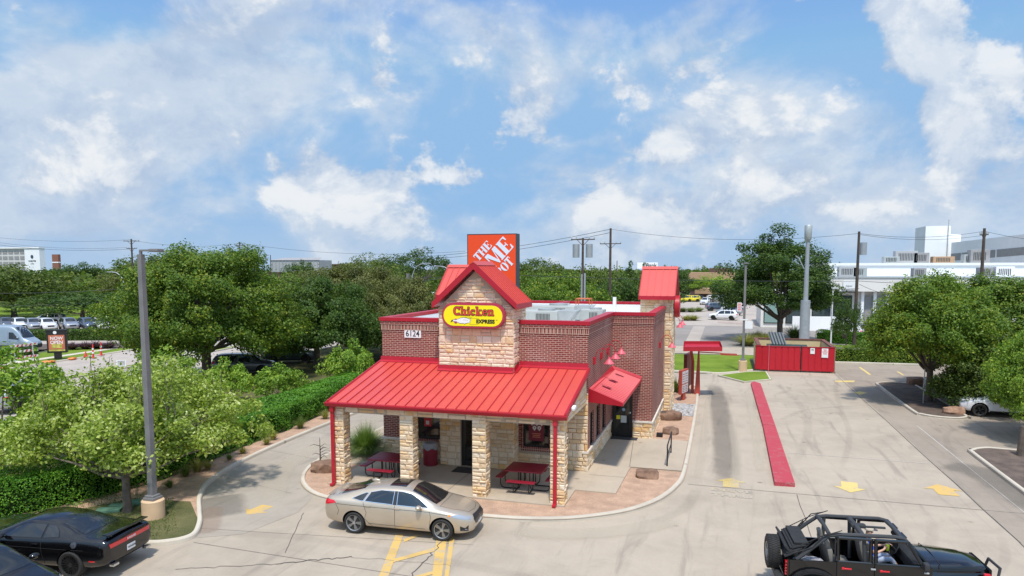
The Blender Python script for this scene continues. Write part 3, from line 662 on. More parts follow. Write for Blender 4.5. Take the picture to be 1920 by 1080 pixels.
# parapet cap
c = MB(); z0, z1 = ZT, 6.13; e = .085; t_ = .36
def capseg(x0, y0, x1, y1): c.box(x0, y0, z0, x1, y1, z1)
capseg(XL-e, YF-e, -10.98, YF-e+t_); capseg(-7.83, YF-e, XR+e, YF-e+t_); capseg(XR+e-t_, YF-e+t_, XR+e, YS-e); capseg(XR+e-t_, YS-e, XR2+e, YS-e+t_); capseg(XR2+e-t_, YS-e+t_, XR2+e, 40.1); capseg(XR2+e-t_, 43., XR2+e, YB-e)
capseg(XL-e, YF-e+t_, XL-e+t_, YB-e); capseg(XL-e, YB-e, XR2+e, YB-e+t_)
part('parapet_cap', c, M['redtrim'], rest)
rf = MB(); rf.box(XL+.25, YF+.25, 4.9, XR-.25, YB-.25, 5.25); rf.box(XR-.25, YS+.25, 4.9, XR2-.25, YB-.25, 5.25)
pi = .26; rf.box(XL+.25, YF+.26, 5.25, XL+.27, YB-.26, 5.97); rf.box(XL+.28, YB-.28, 5.25, XR2-.28, YB-.26, 5.97); rf.box(XR2-.27, YS+.27, 5.25, XR2-.25, YB-.29, 5.97); rf.box(XR-.27, YF+.27, 5.25, XR-.252, YS+.2, 5.97); rf.box(XL+.28, YF+.25, 5.25, -11, YF+.27, 5.96); rf.box(-7.8, YF+.25, 5.25, XR-.28, YF+.27, 5.96)
part('flat_roof', rf, M['membrane'], rest)
# step in the rear parapet (raised bay)
rb = MB(); rb.box(-9.6, 40.6, 5.25, -9.35, YB-.3, 6.05); part('roof_screen', rb, M['membrane'], rest)
rb = MB(); rb.box(-9.66, 40.5, 6.05, -9.29, YB-.3, 6.13); part('screen_cap', rb, M['redtrim'], rest)
# --- sign tower
TX0, TX1, TY0, TY1 = -10.98, -7.83, 26.6, 28.35; apx, apz = -9.40, 8.22; ez = 6.72; sl_ = (apz-ez)/(apx-TX0)
def gab(z_at_edge=6.55):
    return lambda a: apz-.16-abs((TX0+a)-apx)*sl_
tw = MB()
tw.add([(TX0+.01, TY0+.01, 3.9), (TX1-.01, TY0+.01, 3.9), (TX1-.01, TY0+.01, ez-.1), (apx, TY0+.01, apz-.12), (TX0+.01, TY0+.01, ez-.1), (TX0+.01, TY1, 3.9), (TX1-.01, TY1, 3.9), (TX1-.01, TY1, ez-.1), (apx, TY1, apz-.12), (TX0+.01, TY1, ez-.1)],
       [(0, 1, 2, 3, 4), (9, 8, 7, 6, 5), (1, 6, 7, 2), (5, 0, 4, 9), (0, 5, 6, 1)], 1)
stones(tw, (TX0, TY0+.01, 3.95), (1, 0, 0), TX1-TX0, 3.95, 8.2, (0, -1, 0), 31, top=gab(), dmin=.015, dmax=.045, hs=(.11, .16, .2, .3), wr=(.2, .5))
stones(tw, (TX1-.01, TY0, 3.95), (0, 1, 0), TY1-TY0, 3.95, 6.62, (1, 0, 0), 32); stones(tw, (TX0+.01, TY0, 3.95), (0, 1, 0), TY1-TY0, 3.95, 6.62, (-1, 0, 0), 33)
stones(tw, (TX0, TY1, 6.0), (1, 0, 0), TX1-TX0, 6.0, 8.2, (0, 1, 0), 34, top=gab())
part('sign_tower', tw, ST2, rest)
# the tower's foot under the porch with the entrance
bay = MB(); bay.box(TX0+.01, TY0+.01, 0, -10.08, YF+.2, 3.9, 1); bay.box(-9.08, TY0+.012, 0, TX1-.01, YF+.2, 3.9, 1); bay.box(-10.08, TY0+.02, 2.35, -9.08, YF+.2, 3.9, 1)
stones(bay, (TX0, TY0+.01, .15), (1, 0, 0), .90, .15, 3.5, (0, -1, 0), 35, hs=(.16, .22, .28)); stones(bay, (-9.08, TY0+.01, .15), (1, 0, 0), 1.27, .15, 3.5, (0, -1, 0), 36, hs=(.16, .22, .28)); stones(bay, (-10.08, TY0+.01, 2.4), (1, 0, 0), 1.0, 2.4, 3.5, (0, -1, 0), 37)
stones(bay, (TX1-.01, TY0-.02, .15), (0, 1, 0), YF-TY0, .15, 3.5, (1, 0, 0), 38); stones(bay, (TX0+.01, TY0-.02, .15), (0, 1, 0), YF-TY0, .15, 3.5, (-1, 0, 0), 39)
part('entrance_bay', bay, ST, rest)
def gable_roof(nm, ax, x0, x1, y0, y1, zr, ze, ovh, seams, ribh=.035, th=.16, axis='Y'):
    """two slopes meeting in a ridge; built with the ridge along Y, turned if along X"""
    q = MB(); tr = MB(); xm = (x0+x1)/2
    for sgn in (-1, 1):
        xe = x0 if sgn < 0 else x1
        a = [(xm, y0, zr), (xe, y0, ze), (xe, y1, ze), (xm, y1, zr)]; lo = [(p[0], p[1], p[2]-th) for p in a]
        f = [(0, 1, 2, 3), (7, 6, 5, 4), (4, 5, 1, 0), (1, 5, 6, 2), (2, 6, 7, 3)]
        q.add(a+lo, f if sgn < 0 else [k_[::-1] for k_ in f])
        n = seams; dv = Vector((xe-xm, 0, ze-zr)); up = Vector((-dv.z*sgn, 0, abs(dv.x))).normalized() if sgn > 0 else Vector((dv.z, 0, abs(dv.x))).normalized()
        up = Vector((abs(dv.z)*sgn, 0, abs(dv.x))).normalized()
        for i in range(n+1):
            y = y0+.02+(y1-y0-.04)*i/n; p0 = Vector((xm, y, zr)); p1 = Vector((xe, y, ze)); w_ = .014
            vs = [p0+Vector((0, -w_, 0)), p1+Vector((0, -w_, 0)), p1+Vector((0, w_, 0)), p0+Vector((0, w_, 0))]; vs = vs+[v+up*ribh for v in vs]
            fs = [(4, 5, 6, 7), (0, 1, 5, 4), (3, 7, 6, 2), (1, 2, 6, 5)]; q.add(vs, fs if sgn < 0 else [k_[::-1] for k_ in fs])
        # fascia boards at both gable ends and the eave
        for y, dy in ((y0, -.03), (y1, .03)):
            v = [(xm, y, zr+.035), (xe+sgn*.03, y, ze+.035), (xe+sgn*.03, y, ze-th-.05), (xm, y, zr-th-.10)]; v2 = [(p[0], y+dy, p[2]) for p in v]
            f = [(0, 1, 2, 3), (7, 6, 5, 4), (4, 5, 1, 0), (5, 6, 2, 1), (6, 7, 3, 2)]; tr.add(v+v2, f if (sgn < 0) == (dy > 0) else [k_[::-1] for k_ in f])
        tr.box(xe, y0, ze-th-.04, xe+sgn*.03, y1, ze+.01)
    rc = MB(); w2 = .17; dz = w2*(zr-ze)/(xm-x0)
    rc.add([(xm, y0-.04, zr+.06), (xm-w2, y0-.04, zr+.055-dz), (xm-w2, y1+.04, zr+.055-dz), (xm, y1+.04, zr+.06), (xm+w2, y0-.04, zr+.055-dz), (xm+w2, y1+.04, zr+.055-dz), (xm, y0-.04, zr), (xm, y1+.04, zr)], [(0, 1, 2, 3), (4, 0, 3, 5), (0, 6, 1), (6, 0, 4), (3, 2, 7), (7, 5, 3)])
    return q, tr, rc
def roofset(parent, mbs, Mx=None, nm='gable_roof'):
    for q in mbs:
        if Mx: q.xform(Mx)
    r0 = part(nm, mbs[0], M['redroof'], parent); part('fascia', mbs[1], M['redtrim'], r0); part('ridge_cap', mbs[2], M['redroof'], r0)
roofset(rest, gable_roof('r', 0, -11.14, -7.66, 26.34, 28.62, 8.42, 6.80, .2, 9))
def gableX(xa, xb, yc, hw, zr, ze, seams):       # ridge along X
    mbs = gable_roof('r', 0, -hw, hw, 0, xb-xa, zr, ze, .1, seams); Mx = Matrix.Translation((xa, yc, 0)) @ Matrix(((0, 1, 0, 0), (-1, 0, 0, 0), (0, 0, 1, 0), (0, 0, 0, 1)))
    roofset(rest, mbs, Mx)
# drive-through side tower (right)
t2 = MB(); X0, X1, Y0_, Y1_ = -4.42, -2.68, 40.1, 43.0
t2.box(X0+.01, Y0_+.01, 0, X1-.01, Y1_-.01, 6.6, 1)
stones(t2, (X0, Y0_+.01, 5.3), (1, 0, 0), X1-X0, 5.3, 6.6, (0, -1, 0), 41); stones(t2, (XR2+.03, Y0_+.01, .1), (1, 0, 0), X1-XR2-.03, .1, 5.3, (0, -1, 0), 42, wr=(.2, .45))
stones(t2, (X1-.01, Y0_-.02, .1), (0, 1, 0), Y1_-Y0_, .1, 6.6, (1, 0, 0), 43)
t2.add([(X1-.01, Y0_, 6.6), (X1-.01, Y1_, 6.6), (X1-.01, 41.55, 8.05), (X0, Y0_, 6.6), (X0, Y1_, 6.6), (X0, 41.55, 8.05)], [(0, 1, 2), (5, 4, 3)], 1)
stones(t2, (X1-.01, Y0_, 6.6), (0, 1, 0), Y1_-Y0_, 6.6, 8.0, (1, 0, 0), 44, top=lambda a: 8.0-abs(a-1.45)*.95)
part('side_tower', t2, ST, rest)
gableX(-4.46, -2.52, 41.55, 1.78, 8.26, 6.68, 5)
rs = MB(); rs.cyl((-2.62, 41.5, 6.05), (-2.34, 41.5, 6.05), .62, n=28); rs_o = solo('round_sign', rs, M['redpole'], 'round red drum sign mounted on the stone side tower below its gable', 'sign', smooth=True)
# left tower
gableX(-14.0, -12.0, 35.35, 1.8, 8.34, 6.85, 6)
q = MB(); q.box(-13.85, 33.9, 5.3, -12.2, 36.8, 6.95, 1); q.add([(-13.86, 33.9, 6.9), (-13.86, 36.8, 6.9), (-13.86, 35.35, 8.1)], [(1, 0, 2)], 1); part('left_tower', q, ST, rest)
# --- porch roof
ez0, wz = 3.28, 4.27; ya, yb = 22.95, YF; px0, px1 = XL-.06, XR+.05
sl2 = (wz-ez0)/(yb-ya)
q = MB(); th = .10
def slope(x0, x1, y1=yb): 
    z1 = ez0+sl2*(y1-ya); v = [(x0, ya, ez0), (x1, ya, ez0), (x1, y1, z1), (x0, y1, z1)]; v = v+[(a, b_, c_-th) for a, b_, c_ in v]
    q.add(v, [(0, 1, 2, 3), (7, 6, 5, 4), (4, 5, 1, 0), (5, 6, 2, 1), (6, 7, 3, 2), (7, 4, 0, 3)])
slope(px0, TX0-.002); slope(TX0+.0, TX1, TY0-.002); slope(TX1+.002, px1)
part('porch_roof', q, M['redroof'], rest)
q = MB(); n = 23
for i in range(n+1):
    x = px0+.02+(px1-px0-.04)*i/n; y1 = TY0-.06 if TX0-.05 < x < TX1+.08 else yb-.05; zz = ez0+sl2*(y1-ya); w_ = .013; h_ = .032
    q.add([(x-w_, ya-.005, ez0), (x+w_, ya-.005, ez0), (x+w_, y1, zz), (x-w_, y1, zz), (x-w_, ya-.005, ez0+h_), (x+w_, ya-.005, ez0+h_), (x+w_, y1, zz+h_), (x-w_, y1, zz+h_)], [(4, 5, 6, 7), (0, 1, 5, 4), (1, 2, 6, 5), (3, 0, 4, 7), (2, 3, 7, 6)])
part('roof_seam', q, M['redtrim'], rest)  # ribs in the deeper red, painting in shade and dirt along the seams
q = MB()   # flashing where roof meets wall
def flash(x0, x1, y, z): q.add([(x0, y-.16, z-.02), (x1, y-.16, z-.02), (x1, y-.05, z+.05), (x0, y-.05, z+.05), (x0, y-.03, z+.2), (x1, y-.03, z+.2), (x1, y, z+.2), (x0, y, z+.2)], [(0, 1, 2, 3), (3, 2, 5, 4), (4, 5, 6, 7)])
flash(px0, TX0-.04, YF, wz); flash(TX1+.06, XR+.04, YF, wz); zt = ez0+sl2*(TY0-ya); flash(TX0-.03, TX1+.03, TY0-.05, zt)
q.add([(TX1+.05, TY0-.1, zt+.0), (TX1+.05, YF-.1, wz+.02), (TX1+.05, YF-.1, wz+.2), (TX1+.05, TY0-.1, zt+.2), (TX1+.18, TY0-.1, zt+.01), (TX1+.18, YF-.1, wz+.03)], [(0, 1, 2, 3), (4, 5, 1, 0)])
part('wall_flashing', q, M['redtrim'], rest)
for x, sg in ((px0, -1), (px1, 1)):
    q = MB()   # rake trim on both ends
    v = [(x, ya-.02, ez0+.035), (x, yb, wz+.035), (x, yb, wz-.16), (x, ya-.02, ez0-.16)]; v2 = [(a+sg*.05, b_, c_) for a, b_, c_ in v]
    f = [(0, 1, 2, 3), (7, 6, 5, 4), (4, 5, 1, 0), (6, 7, 3, 2), (7, 4, 0, 3)]; q.add(v+v2, f if sg < 0 else [k_[::-1] for k_ in f]); part('rake_trim', q, M['redtrim'], rest)
q = MB(); gx0, gx1 = px0-.08, px1+.08
q.add([(gx0, ya-.14, ez0-.01), (gx1, ya-.14, ez0-.01), (gx1, ya-.14, ez0-.05), (gx0, ya-.14, ez0-.05), (gx0, ya-.09, ez0-.16), (gx1, ya-.09, ez0-.16), (gx1, ya, ez0-.16), (gx0, ya, ez0-.16), (gx1, ya, ez0-.01), (gx0, ya, ez0-.01)],
      [(3, 2, 1, 0), (4, 5, 2, 3), (7, 6, 5, 4), (0, 1, 8, 9), (1, 2, 5, 6, 8), (9, 7, 4, 3, 0)])
part('gutter', q, M['redtrim'], rest)
# columns, beam, side triangles
cx = [(-13.9, -13.42), (-11.09, -10.62), (-8.30, -7.84), (-5.48, -5.02)]; cy0, cy1 = 23.1, 23.6
for i, (a, b2) in enumerate(cx): part('column', stone_box(a, cy0, b2, cy1, .12, 3.1, 50+i*7, dmin=.012, dmax=.05, hs=(.1, .14, .19), wr=(.16, .45)), ST, rest)
bm_ = MB(); bz0, bz1 = 2.86, 3.12
bm_.box(-13.88, 23.16, bz0, -5.04, 23.5, bz1, 1); stones(bm_, (-13.4, 23.17, bz0), (1, 0, 0), 7.9, bz0, bz1, (0, -1, 0), 71, hs=(.26,), wr=(.4, .8), dmin=.006, dmax=.02)
for x, sg in ((-5.05, 1), (-13.87, -1)):
    bm_.add([(x, 23.6, bz0), (x, YF-.02, bz0), (x, YF-.02, wz-.15), (x, 23.6, ez0-.0), (x-sg*.3, 23.6, bz0), (x-sg*.3, YF-.02, bz0), (x-sg*.3, YF-.02, wz-.15), (x-sg*.3, 23.6, ez0-.0)], [(0, 1, 2, 3), (7, 6, 5, 4), (5, 1, 0, 4)] if sg > 0 else [(3, 2, 1, 0), (4, 5, 6, 7), (4, 0, 1, 5)], 1)
    stones(bm_, (x-.002*sg, 23.1, bz0), (0, 1, 0), YF-23.12, bz0, 4.2, (sg, 0, 0), 72, top=lambda a: ez0-.12+sl2*(a+.1), dmin=.006, dmax=.02, wr=(.3, .6))
bm_.box(-13.6, 23.5, 3.0, -5.3, 26.55, 3.06, 1)
part('porch_beam', bm_, ST, rest)
for x in (-13.78, -5.30):
    d = MB(); d.box(x-.06, 22.93, .12, x+.06, 23.03, 3.02); d.box(x-.075, 22.9, 2.9, x+.075, 23.04, 3.14); d.bbox((x, 22.9, .17), .12, .25, .09, b=.01); part('downspout', d, M['redpole'], rest)
# --- windows and doors
def window(x0, x1, z0, z1, y, parent=rest):      # facing -Y, in the wall
    f = MB(); t2_ = .06
    f.box(x0, y+.06, z0, x0+t2_, y+.14, z1); f.box(x1-t2_, y+.06, z0, x1, y+.14, z1); f.box(x0+t2_, y+.06, z0, x1-t2_, y+.14, z0+t2_); f.box(x0+t2_, y+.06, z1-t2_, x1-t2_, y+.14, z1)
    w_ = part('window', f, M['frame'], parent); gl = MB(); gl.box(x0+t2_, y+.09, z0+t2_, x1-t2_, y+.1, z1-t2_); part('pane', gl, M['glass'], w_); return w_
window(*[-12.28, -11.2, 1.0, 2.25], YF); wr_ = window(*[-7.62, -6.53, .98, 2.25], YF)
sill = MB(); sill.box(-12.3, YF-.045, .9, -11.1, YF+.06, 1.0); part('brick_sill', sill, M['soldier'], rest); sill = MB(); sill.box(-7.7, YF-.05, .82, -6.46, YF+.05, .975); sill.box(-7.7, YF-.045, .98, -7.62, YF+.05, 2.3); sill.box(-6.53, YF-.045, .98, -6.46, YF+.05, 2.3)
part('brick_sill', sill, M['soldier'], rest)
for y0, y1, z0, z1 in wins_side:
    f = MB(); x = XR-.14; f.box(x, y0, z0, x+.08, y0+.05, z1); f.box(x, y1-.05, z0, x+.08, y1, z1); f.box(x, y0+.05, z0, x+.08, y1-.05, z0+.05); f.box(x, y0+.05, z1-.05, x+.08, y1-.05, z1); w_ = part('window', f, M['frame'], rest)
    gl = MB(); gl.box(x+.03, y0+.05, z0+.05, x+.04, y1-.05, z1-.05); part('pane', gl, M['glass'], w_); sb = MB(); sb.box(XR-.12, y0-.05, .92-.06, XR+.05, y1+.05, .93); part('brick_sill', sb, M['soldier'], w_)
def door(x0, x1, y, z0, z1, hx):
    f = MB(); t2_ = .07; f.box(x0, y, z0, x0+t2_, y+.1, z1); f.box(x1-t2_, y, z0, x1, y+.1, z1); f.box(x0+t2_, y, z1-t2_, x1-t2_, y+.1, z1); f.box(x0+t2_, y+.02, z0, x1-t2_, y+.08, z0+.2); f.box(x0+t2_, y+.02, z0+.2, x0+t2_+.07, y+.08, z1-t2_); f.box(x1-t2_-.07, y+.02, z0+.2, x1-t2_, y+.08, z1-t2_)
    d_ = part('door', f, M['frame'], rest); gl = MB(); gl.box(x0+.14, y+.045, z0+.2, x1-.14, y+.055, z1-t2_); part('pane', gl, M['glass'], d_)
    h_ = MB(); h_.tube([(hx, y+.02, z0+.95), (hx, y-.05, z0+.97), (hx, y-.05, z0+1.25), (hx, y+.02, z0+1.27)], .015); part('handle', h_, M['frame'], d_); return d_
door(-10.08, -9.08, TY0+.12, .15, 2.35, -9.22); sd = door(-4.95, -4.0, YS+.02, .15, 2.3, -4.13)
M['notice_y'] = mat('yellow_notice', (.75, .68, .03), .6, var=0); M['notice_w'] = mat('pale_notice', (.55, .60, .58), .6, var=.05); M['notice_b'] = mat('blue_sticker', (.30, .48, .60), .5, var=0)
for x0, x1, z0, z1, mm, nm in ((-4.76, -4.58, .98, 1.16, 'notice_y', 'yellow_notice'), (-4.55, -4.28, .82, 1.16, 'notice_w', 'paper_notice')):
    q = MB(); q.box(x0, YS+.056, z0, x1, YS+.063, z1); part(nm, q, M[mm], sd)
q = MB(); q.cyl((-4.42, YS+.056, 1.45), (-4.42, YS+.063, 1.45), .075, n=16); part('round_sticker', q, M['notice_b'], sd)
q = MB(); q.cyl((-4.12, YS+.01, 1.32), (-4.12, YS+.018, 1.32), .05, n=12); part('lock_plate', q, M['white'], sd)
for p, lab in (([(-5.0+.05, 33.0, .155), (-3.7, 33.55, .17)], 'dark rubber mat outside the side door under the small awning'), ([(-10.15, 25.7, .155), (-9.1, 26.45, .17)], 'dark rubber mat at the front entrance behind the stone column')):
    q = MB(); q.bbox(((p[0][0]+p[1][0])/2, (p[0][1]+p[1][1])/2, .162), p[1][0]-p[0][0], p[1][1]-p[0][1], .014, b=.004); solo('door_mat', q, M['mat'], lab, 'mat')
# posters in windows
M['poster'] = mat('dark_red_poster', (.16, .008, .02), .5, var=0); M['posterw'] = mat('poster_print', (.62, .58, .56), .6, var=0); M['postero'] = mat('poster_lettering', (.55, .16, .08), .6, var=0)
q = MB(); yy = YF+.082; q.box(-7.42, yy, 1.22, -6.78, yy+.006, 2.12, 0)
for i, (dx, dz) in enumerate(((-.2, 0), (0, 0), (.2, 0), (-.1, -.2), (.1, -.2))):
    c0 = (-7.08+dx, yy-.003, 1.96+dz); q.cyl(c0, (c0[0], yy-.001, c0[2]), .082, n=14, m=1); q.add([(c0[0]-.05, yy-.002, c0[2]-.06), (c0[0]+.05, yy-.002, c0[2]-.06), (c0[0], yy-.002, c0[2]-.13)], [(0, 1, 2)], 1); q.cyl((c0[0], yy-.006, c0[2]), (c0[0], yy-.0035, c0[2]), .025, n=8, m=0)
for i, wd in enumerate((.38, .30, .34)): q.box(-7.10-wd/2, yy-.003, 1.50-i*.07, -7.10+wd/2, yy-.001, 1.535-i*.07, 2)
solo('window_poster', q, [M['poster'], M['posterw'], M['postero']], 'dark red poster with five white pin shapes in the right porch window', 'poster')
M['posterr'] = mat('bright_red_poster', (.55, .01, .02), .45, var=0)
q = MB(); q.box(-12.02, yy, 1.52, -11.7, yy+.006, 2.18, 0); q.box(-11.94, yy-.003, 1.60, -11.79, yy-.001, 1.76, 1)
for i in range(2): q.box(-11.99, yy-.003, 2.02-i*.06, -11.73, yy-.001, 2.05-i*.06, 1)
solo('window_poster', q, [M['posterr'], M['posterw']], 'small bright red poster with a white square in the left porch window', 'poster')
# --- awning over the side door
aw = MB(); xw, xo, yn, yf, zw, zo = XR+.01, -3.62, 27.55, YS-.02, 3.42, 2.95
aw.add([(xw, yn+.0, zw), (xo, yn-.35, zo), (xo, yf, zo), (xw, yf, zw), (xw, yn, zw-.06), (xo, yn-.35, zo-.06), (xo, yf, zo-.06), (xw, yf, zw-.06)], [(0, 1, 2, 3), (7, 6, 5, 4)])
n = 22
for i in range(n):
    f0 = (i+.5)/n; y0a = yn+(yf-yn)*f0; y0b = yn-.35+(yf-yn+.35)*f0; w_ = .05
    aw.add([(xw, y0a-w_, zw), (xo, y0b-w_, zo), (xo, y0b+w_, zo), (xw, y0a+w_, zw), (xw, y0a-w_*.4, zw+.04), (xo, y0b-w_*.4, zo+.04), (xo, y0b+w_*.4, zo+.04), (xw, y0a+w_*.4, zw+.04)], [(4, 5, 6, 7), (0, 1, 5, 4), (3, 7, 6, 2), (1, 2, 6, 5)], 1)
a_o = part('awning', aw, [mat('corrugated_red_awning', (.16, .004, .010), .55, var=.06), mat('awning_ribs', (.55, .02, .035), .5, var=.06)], rest)
at = MB(); at.add([(xw, yn-.02, zw+.03), (xw, yn-.02, zo-.05), (xo, yn-.37, zo-.08), (xo, yn-.37, zo+.05), (xw, yn+.05, zw+.03), (xw, yn+.05, zo-.05), (xo, yn-.30, zo-.08), (xo, yn-.30, zo+.05)], [(0, 1, 2, 3), (7, 6, 5, 4), (3, 7, 4, 0), (5, 6, 2, 1)])
at.box(xo, yn-.35, zo-.08, xo+.03, yf, zo+.01); at.add([(xw, yf-.14, zw+.04), (xo+.03, yf-.14, zo+.05), (xo+.03, yf, zo+.16), (xw, yf, zw+.16)], [(0, 1, 2, 3)]); at.add([(xw, yn, zw-.01), (xw+.16, yn, zw-.02), (xw+.16, yf, zw-.02), (xw, yf, zw+.14)], [(0, 1, 2, 3)])
part('awning_trim', at, M['redtrim'], a_o)
# --- sign on the tower
M['sign_y'] = mat('yellow_sign_face', (.90, .78, .005), .35, var=0); M['sign_r'] = mat('sign_rim_red', (.42, .035, .07), .35, var=0); M['sign_red'] = mat('sign_letter_red', (.72, .045, .04), .4, var=0); M['sign_k'] = mat('sign_black', (.015, .012, .01), .4, var=0); M['sign_w'] = mat('sign_white', (.82, .82, .80), .4, var=0); M['sign_g'] = mat('sign_olive', (.40, .36, .02), .4, var=0); M['sign_m'] = mat('sign_magenta', (.35, .05, .16), .4, var=0)
def stad(cx, cz, w, h, n=10):
    r = h/2; L = w/2-r; return [(cx+L+r*math.cos(t), cz+r*math.sin(t)) for t in [(-.5+i/n)*math.pi for i in range(n+1)]]+[(cx-L+r*math.cos(t), cz+r*math.sin(t)) for t in [(.5+i/n)*math.pi for i in range(n+1)]]
def extr(mb, pts, y0, y1, m=None):    # outline in xz, between y0 (front) and y1
    n = len(pts); tris = tessellate_polygon([[Vector((p[0], p[1], 0)) for p in pts]]); a = sum(pts[i][0]*pts[(i+1) % n][1]-pts[(i+1) % n][0]*pts[i][1] for i in range(n))
    vs = [(p[0], y0, p[1]) for p in pts]+[(p[0], y1, p[1]) for p in pts]; fs = [(i, (i+1) % n, (i+1) % n+n, i+n)[::-1] for i in range(n)]
    if a < 0: fs = [f[::-1] for f in fs]
    for q_ in tris:
        q_ = list(q_); A, B, C_ = (pts[i] for i in q_)
        if (B[0]-A[0])*(C_[1]-A[1])-(B[1]-A[1])*(C_[0]-A[0]) < 0: q_ = q_[::-1]
        fs.append(tuple(q_)); fs.append(tuple(i+n for i in q_[::-1]))
    mb.add(vs, fs, m)
scx, scz, sw, sh = -9.43, 6.33, 2.60, .96; sy = TY0-.28
sg = thing('cabinet_sign', 'yellow stadium shaped Chicken Express sign on the stone gable tower', 'sign', (scx, sy, 5.85))
q = MB(); extr(q, stad(scx, scz, sw, sh), sy, TY0-.03); extr(q, stad(scx, scz, sw+.05, sh+.05), sy+.03, TY0-.06)
part('cabinet', q, M['sign_r'], sg, True)
q = MB(); extr(q, stad(scx, scz, sw-.14, sh-.14), sy-.012, sy-.002); fc = part('sign_face', q, M['sign_y'], sg)
# slab-serif letters drawn as polygons on a unit body (width, strokes)
def rect(x0, y0, x1, y1): return [(x0, y0), (x1, y0), (x1, y1), (x0, y1)]
def ringp(cx, cy, rx, ry, tx, ty, a0=0, a1=360, n=16):
    o = [(cx+rx*math.cos(R(a0+(a1-a0)*i/n)), cy+ry*math.sin(R(a0+(a1-a0)*i/n))) for i in range(n+1)]; i_ = [(cx+(rx-tx)*math.cos(R(a0+(a1-a0)*i/n)), cy+(ry-ty)*math.sin(R(a0+(a1-a0)*i/n))) for i in range(n+1)]
    return [[o[k_], o[k_+1], i_[k_+1], i_[k_]] for k_ in range(n)]
LT = {'C': (.86, ringp(.44, .5, .44, .5, .22, .11, 42, 318)+[rect(.68, .66, .80, .98), rect(.70, .02, .78, .25)]),
 'h': (.74, [rect(.08, 0, .26, 1.), rect(0, 0, .33, .08), rect(0, .92, .2, 1.), rect(.46, 0, .64, .48), rect(.40, 0, .72, .08)]+ringp(.42, .46, .22, .22, .17, .11, 0, 150)),
 'i': (.38, [rect(.09, 0, .27, .66), rect(0, 0, .36, .08), rect(0, .58, .2, .66)]+ringp(.18, .86, .12, .12, .11, .11, 0, 360, 8)),
 'c': (.60, ringp(.30, .34, .30, .34, .17, .09, 45, 320)+[rect(.42, .44, .54, .6)]),
 'k': (.76, [rect(.08, 0, .26, 1.), rect(0, 0, .33, .08), rect(0, .92, .2, 1.), [(.26, .24), (.44, .42), (.50, .58), (.62, .58), (.26, .22)], [(.30, .36), (.44, .42), (.68, .06), (.48, .06)], rect(.40, 0, .76, .08), rect(.44, .58, .70, .66)]),
 'e': (.62, ringp(.31, .34, .31, .34, .17, .09, 0, 322)+[rect(.14, .31, .60, .39)]),
 'n': (.74, [rect(.08, 0, .26, .66), rect(0, 0, .33, .08), rect(0, .58, .2, .66), rect(.46, 0, .64, .48), rect(.40, 0, .74, .08)]+ringp(.42, .46, .22, .22, .17, .11, 0, 150)),
 'T': (.86, [rect(.28, .0, .56, 1.), rect(0, .86, .86, 1.), rect(0, .68, .07, 1.), rect(.79, .68, .86, 1.), rect(.20, 0, .64, .06)]),
 'H': (1.0, [rect(.06, 0, .34, 1.), rect(.64, 0, .92, 1.), rect(.34, .46, .64, .54), rect(0, 0, .40, .06), rect(0, .94, .40, 1), rect(.58, 0, .98, .06), rect(.58, .94, .98, 1)]),
 'E': (.84, [rect(.06, 0, .36, 1.), rect(0, 0, .8, .07), rect(0, .93, .8, 1.), rect(.36, .46, .56, .54), rect(.54, .36, .60, .64), [(.62, 0), (.80, 0), (.80, .30), (.74, .30)], [(.62, 1), (.74, .70), (.80, .70), (.80, 1)]]),
 'O': (.96, ringp(.47, .5, .47, .5, .30, .05, 96, 264)+ringp(.49, .5, .47, .5, .30, .05, -84, 84)),
 'M': (1.24, [rect(.06, 0, .14, 1), [(.06, 1), (.40, 1), (.68, .12), (.58, 0)], [(.58, 0), (.66, 0), (.90, 1), (.84, 1)], rect(.86, 0, 1.16, 1), rect(0, 0, .2, .06), rect(.8, 0, 1.22, .06)]),
 'D': (.96, [rect(.06, 0, .34, 1), rect(0, 0, .40, .06), rect(0, .94, .40, 1)]+ringp(.44, .5, .48, .5, .28, .06, -90, 90)),
 'P': (.84, [rect(.06, 0, .34, 1), rect(0, 0, .40, .06), rect(0, .94, .40, 1)]+ringp(.42, .72, .38, .28, .22, .06, -90, 90))}
def letters(mb, word, h, f, depth, m=0, sp=.06, grow=0., sx=1., lift=0.):
    """f maps (x, y, d) on the word's own plane to 3D"""
    x = 0.
    for ch in word:
        wd, polys = LT[ch]
        for pi_, p in enumerate(polys):
            c = (sum(a for a, _ in p)/len(p), sum(b_ for _, b_ in p)/len(p)); pts = []
            for a, b_ in p:
                g_ = grow/h; pts.append((x+(a+(g_ if a > c[0] else -g_))*h*sx, (b_+(g_ if b_ > c[1] else -g_))*h))
            ar = sum(pts[i][0]*pts[(i+1) % len(pts)][1]-pts[(i+1) % len(pts)][0]*pts[i][1] for i in range(len(pts)))
            if ar < 0: pts = pts[::-1]
            n = len(pts); dd = depth+pi_*.00004+lift
            mb.add([f(a, b_, dd) for a, b_ in pts]+[f(a, b_, 0) for a, b_ in pts], [tuple(range(n))]+[(i, i+n, (i+1) % n+n, (i+1) % n) for i in range(n)], m)
        x += (wd+sp)*h*sx
    return x
def wlen(word, h, sp=.06, sx=1.): return sum((LT[c_][0]+sp)*h*sx for c_ in word)
hC = .335; sxC = .98; L_ = wlen('Chicken', hC, .07, sxC); x0 = scx+.03-L_/2+.02
fC = lambda a, b_, d: (x0+a, sy-.014-d, 6.345+b_)
q = MB(); letters(q, 'Chicken', hC, fC, .006, 0, .07, .020, sxC); part('letter_outline', q, M['sign_k'], fc)
q = MB(); letters(q, 'Chicken', hC, fC, .012, 0, .07, .0, sxC); part('lettering', q, M['sign_red'], fc)
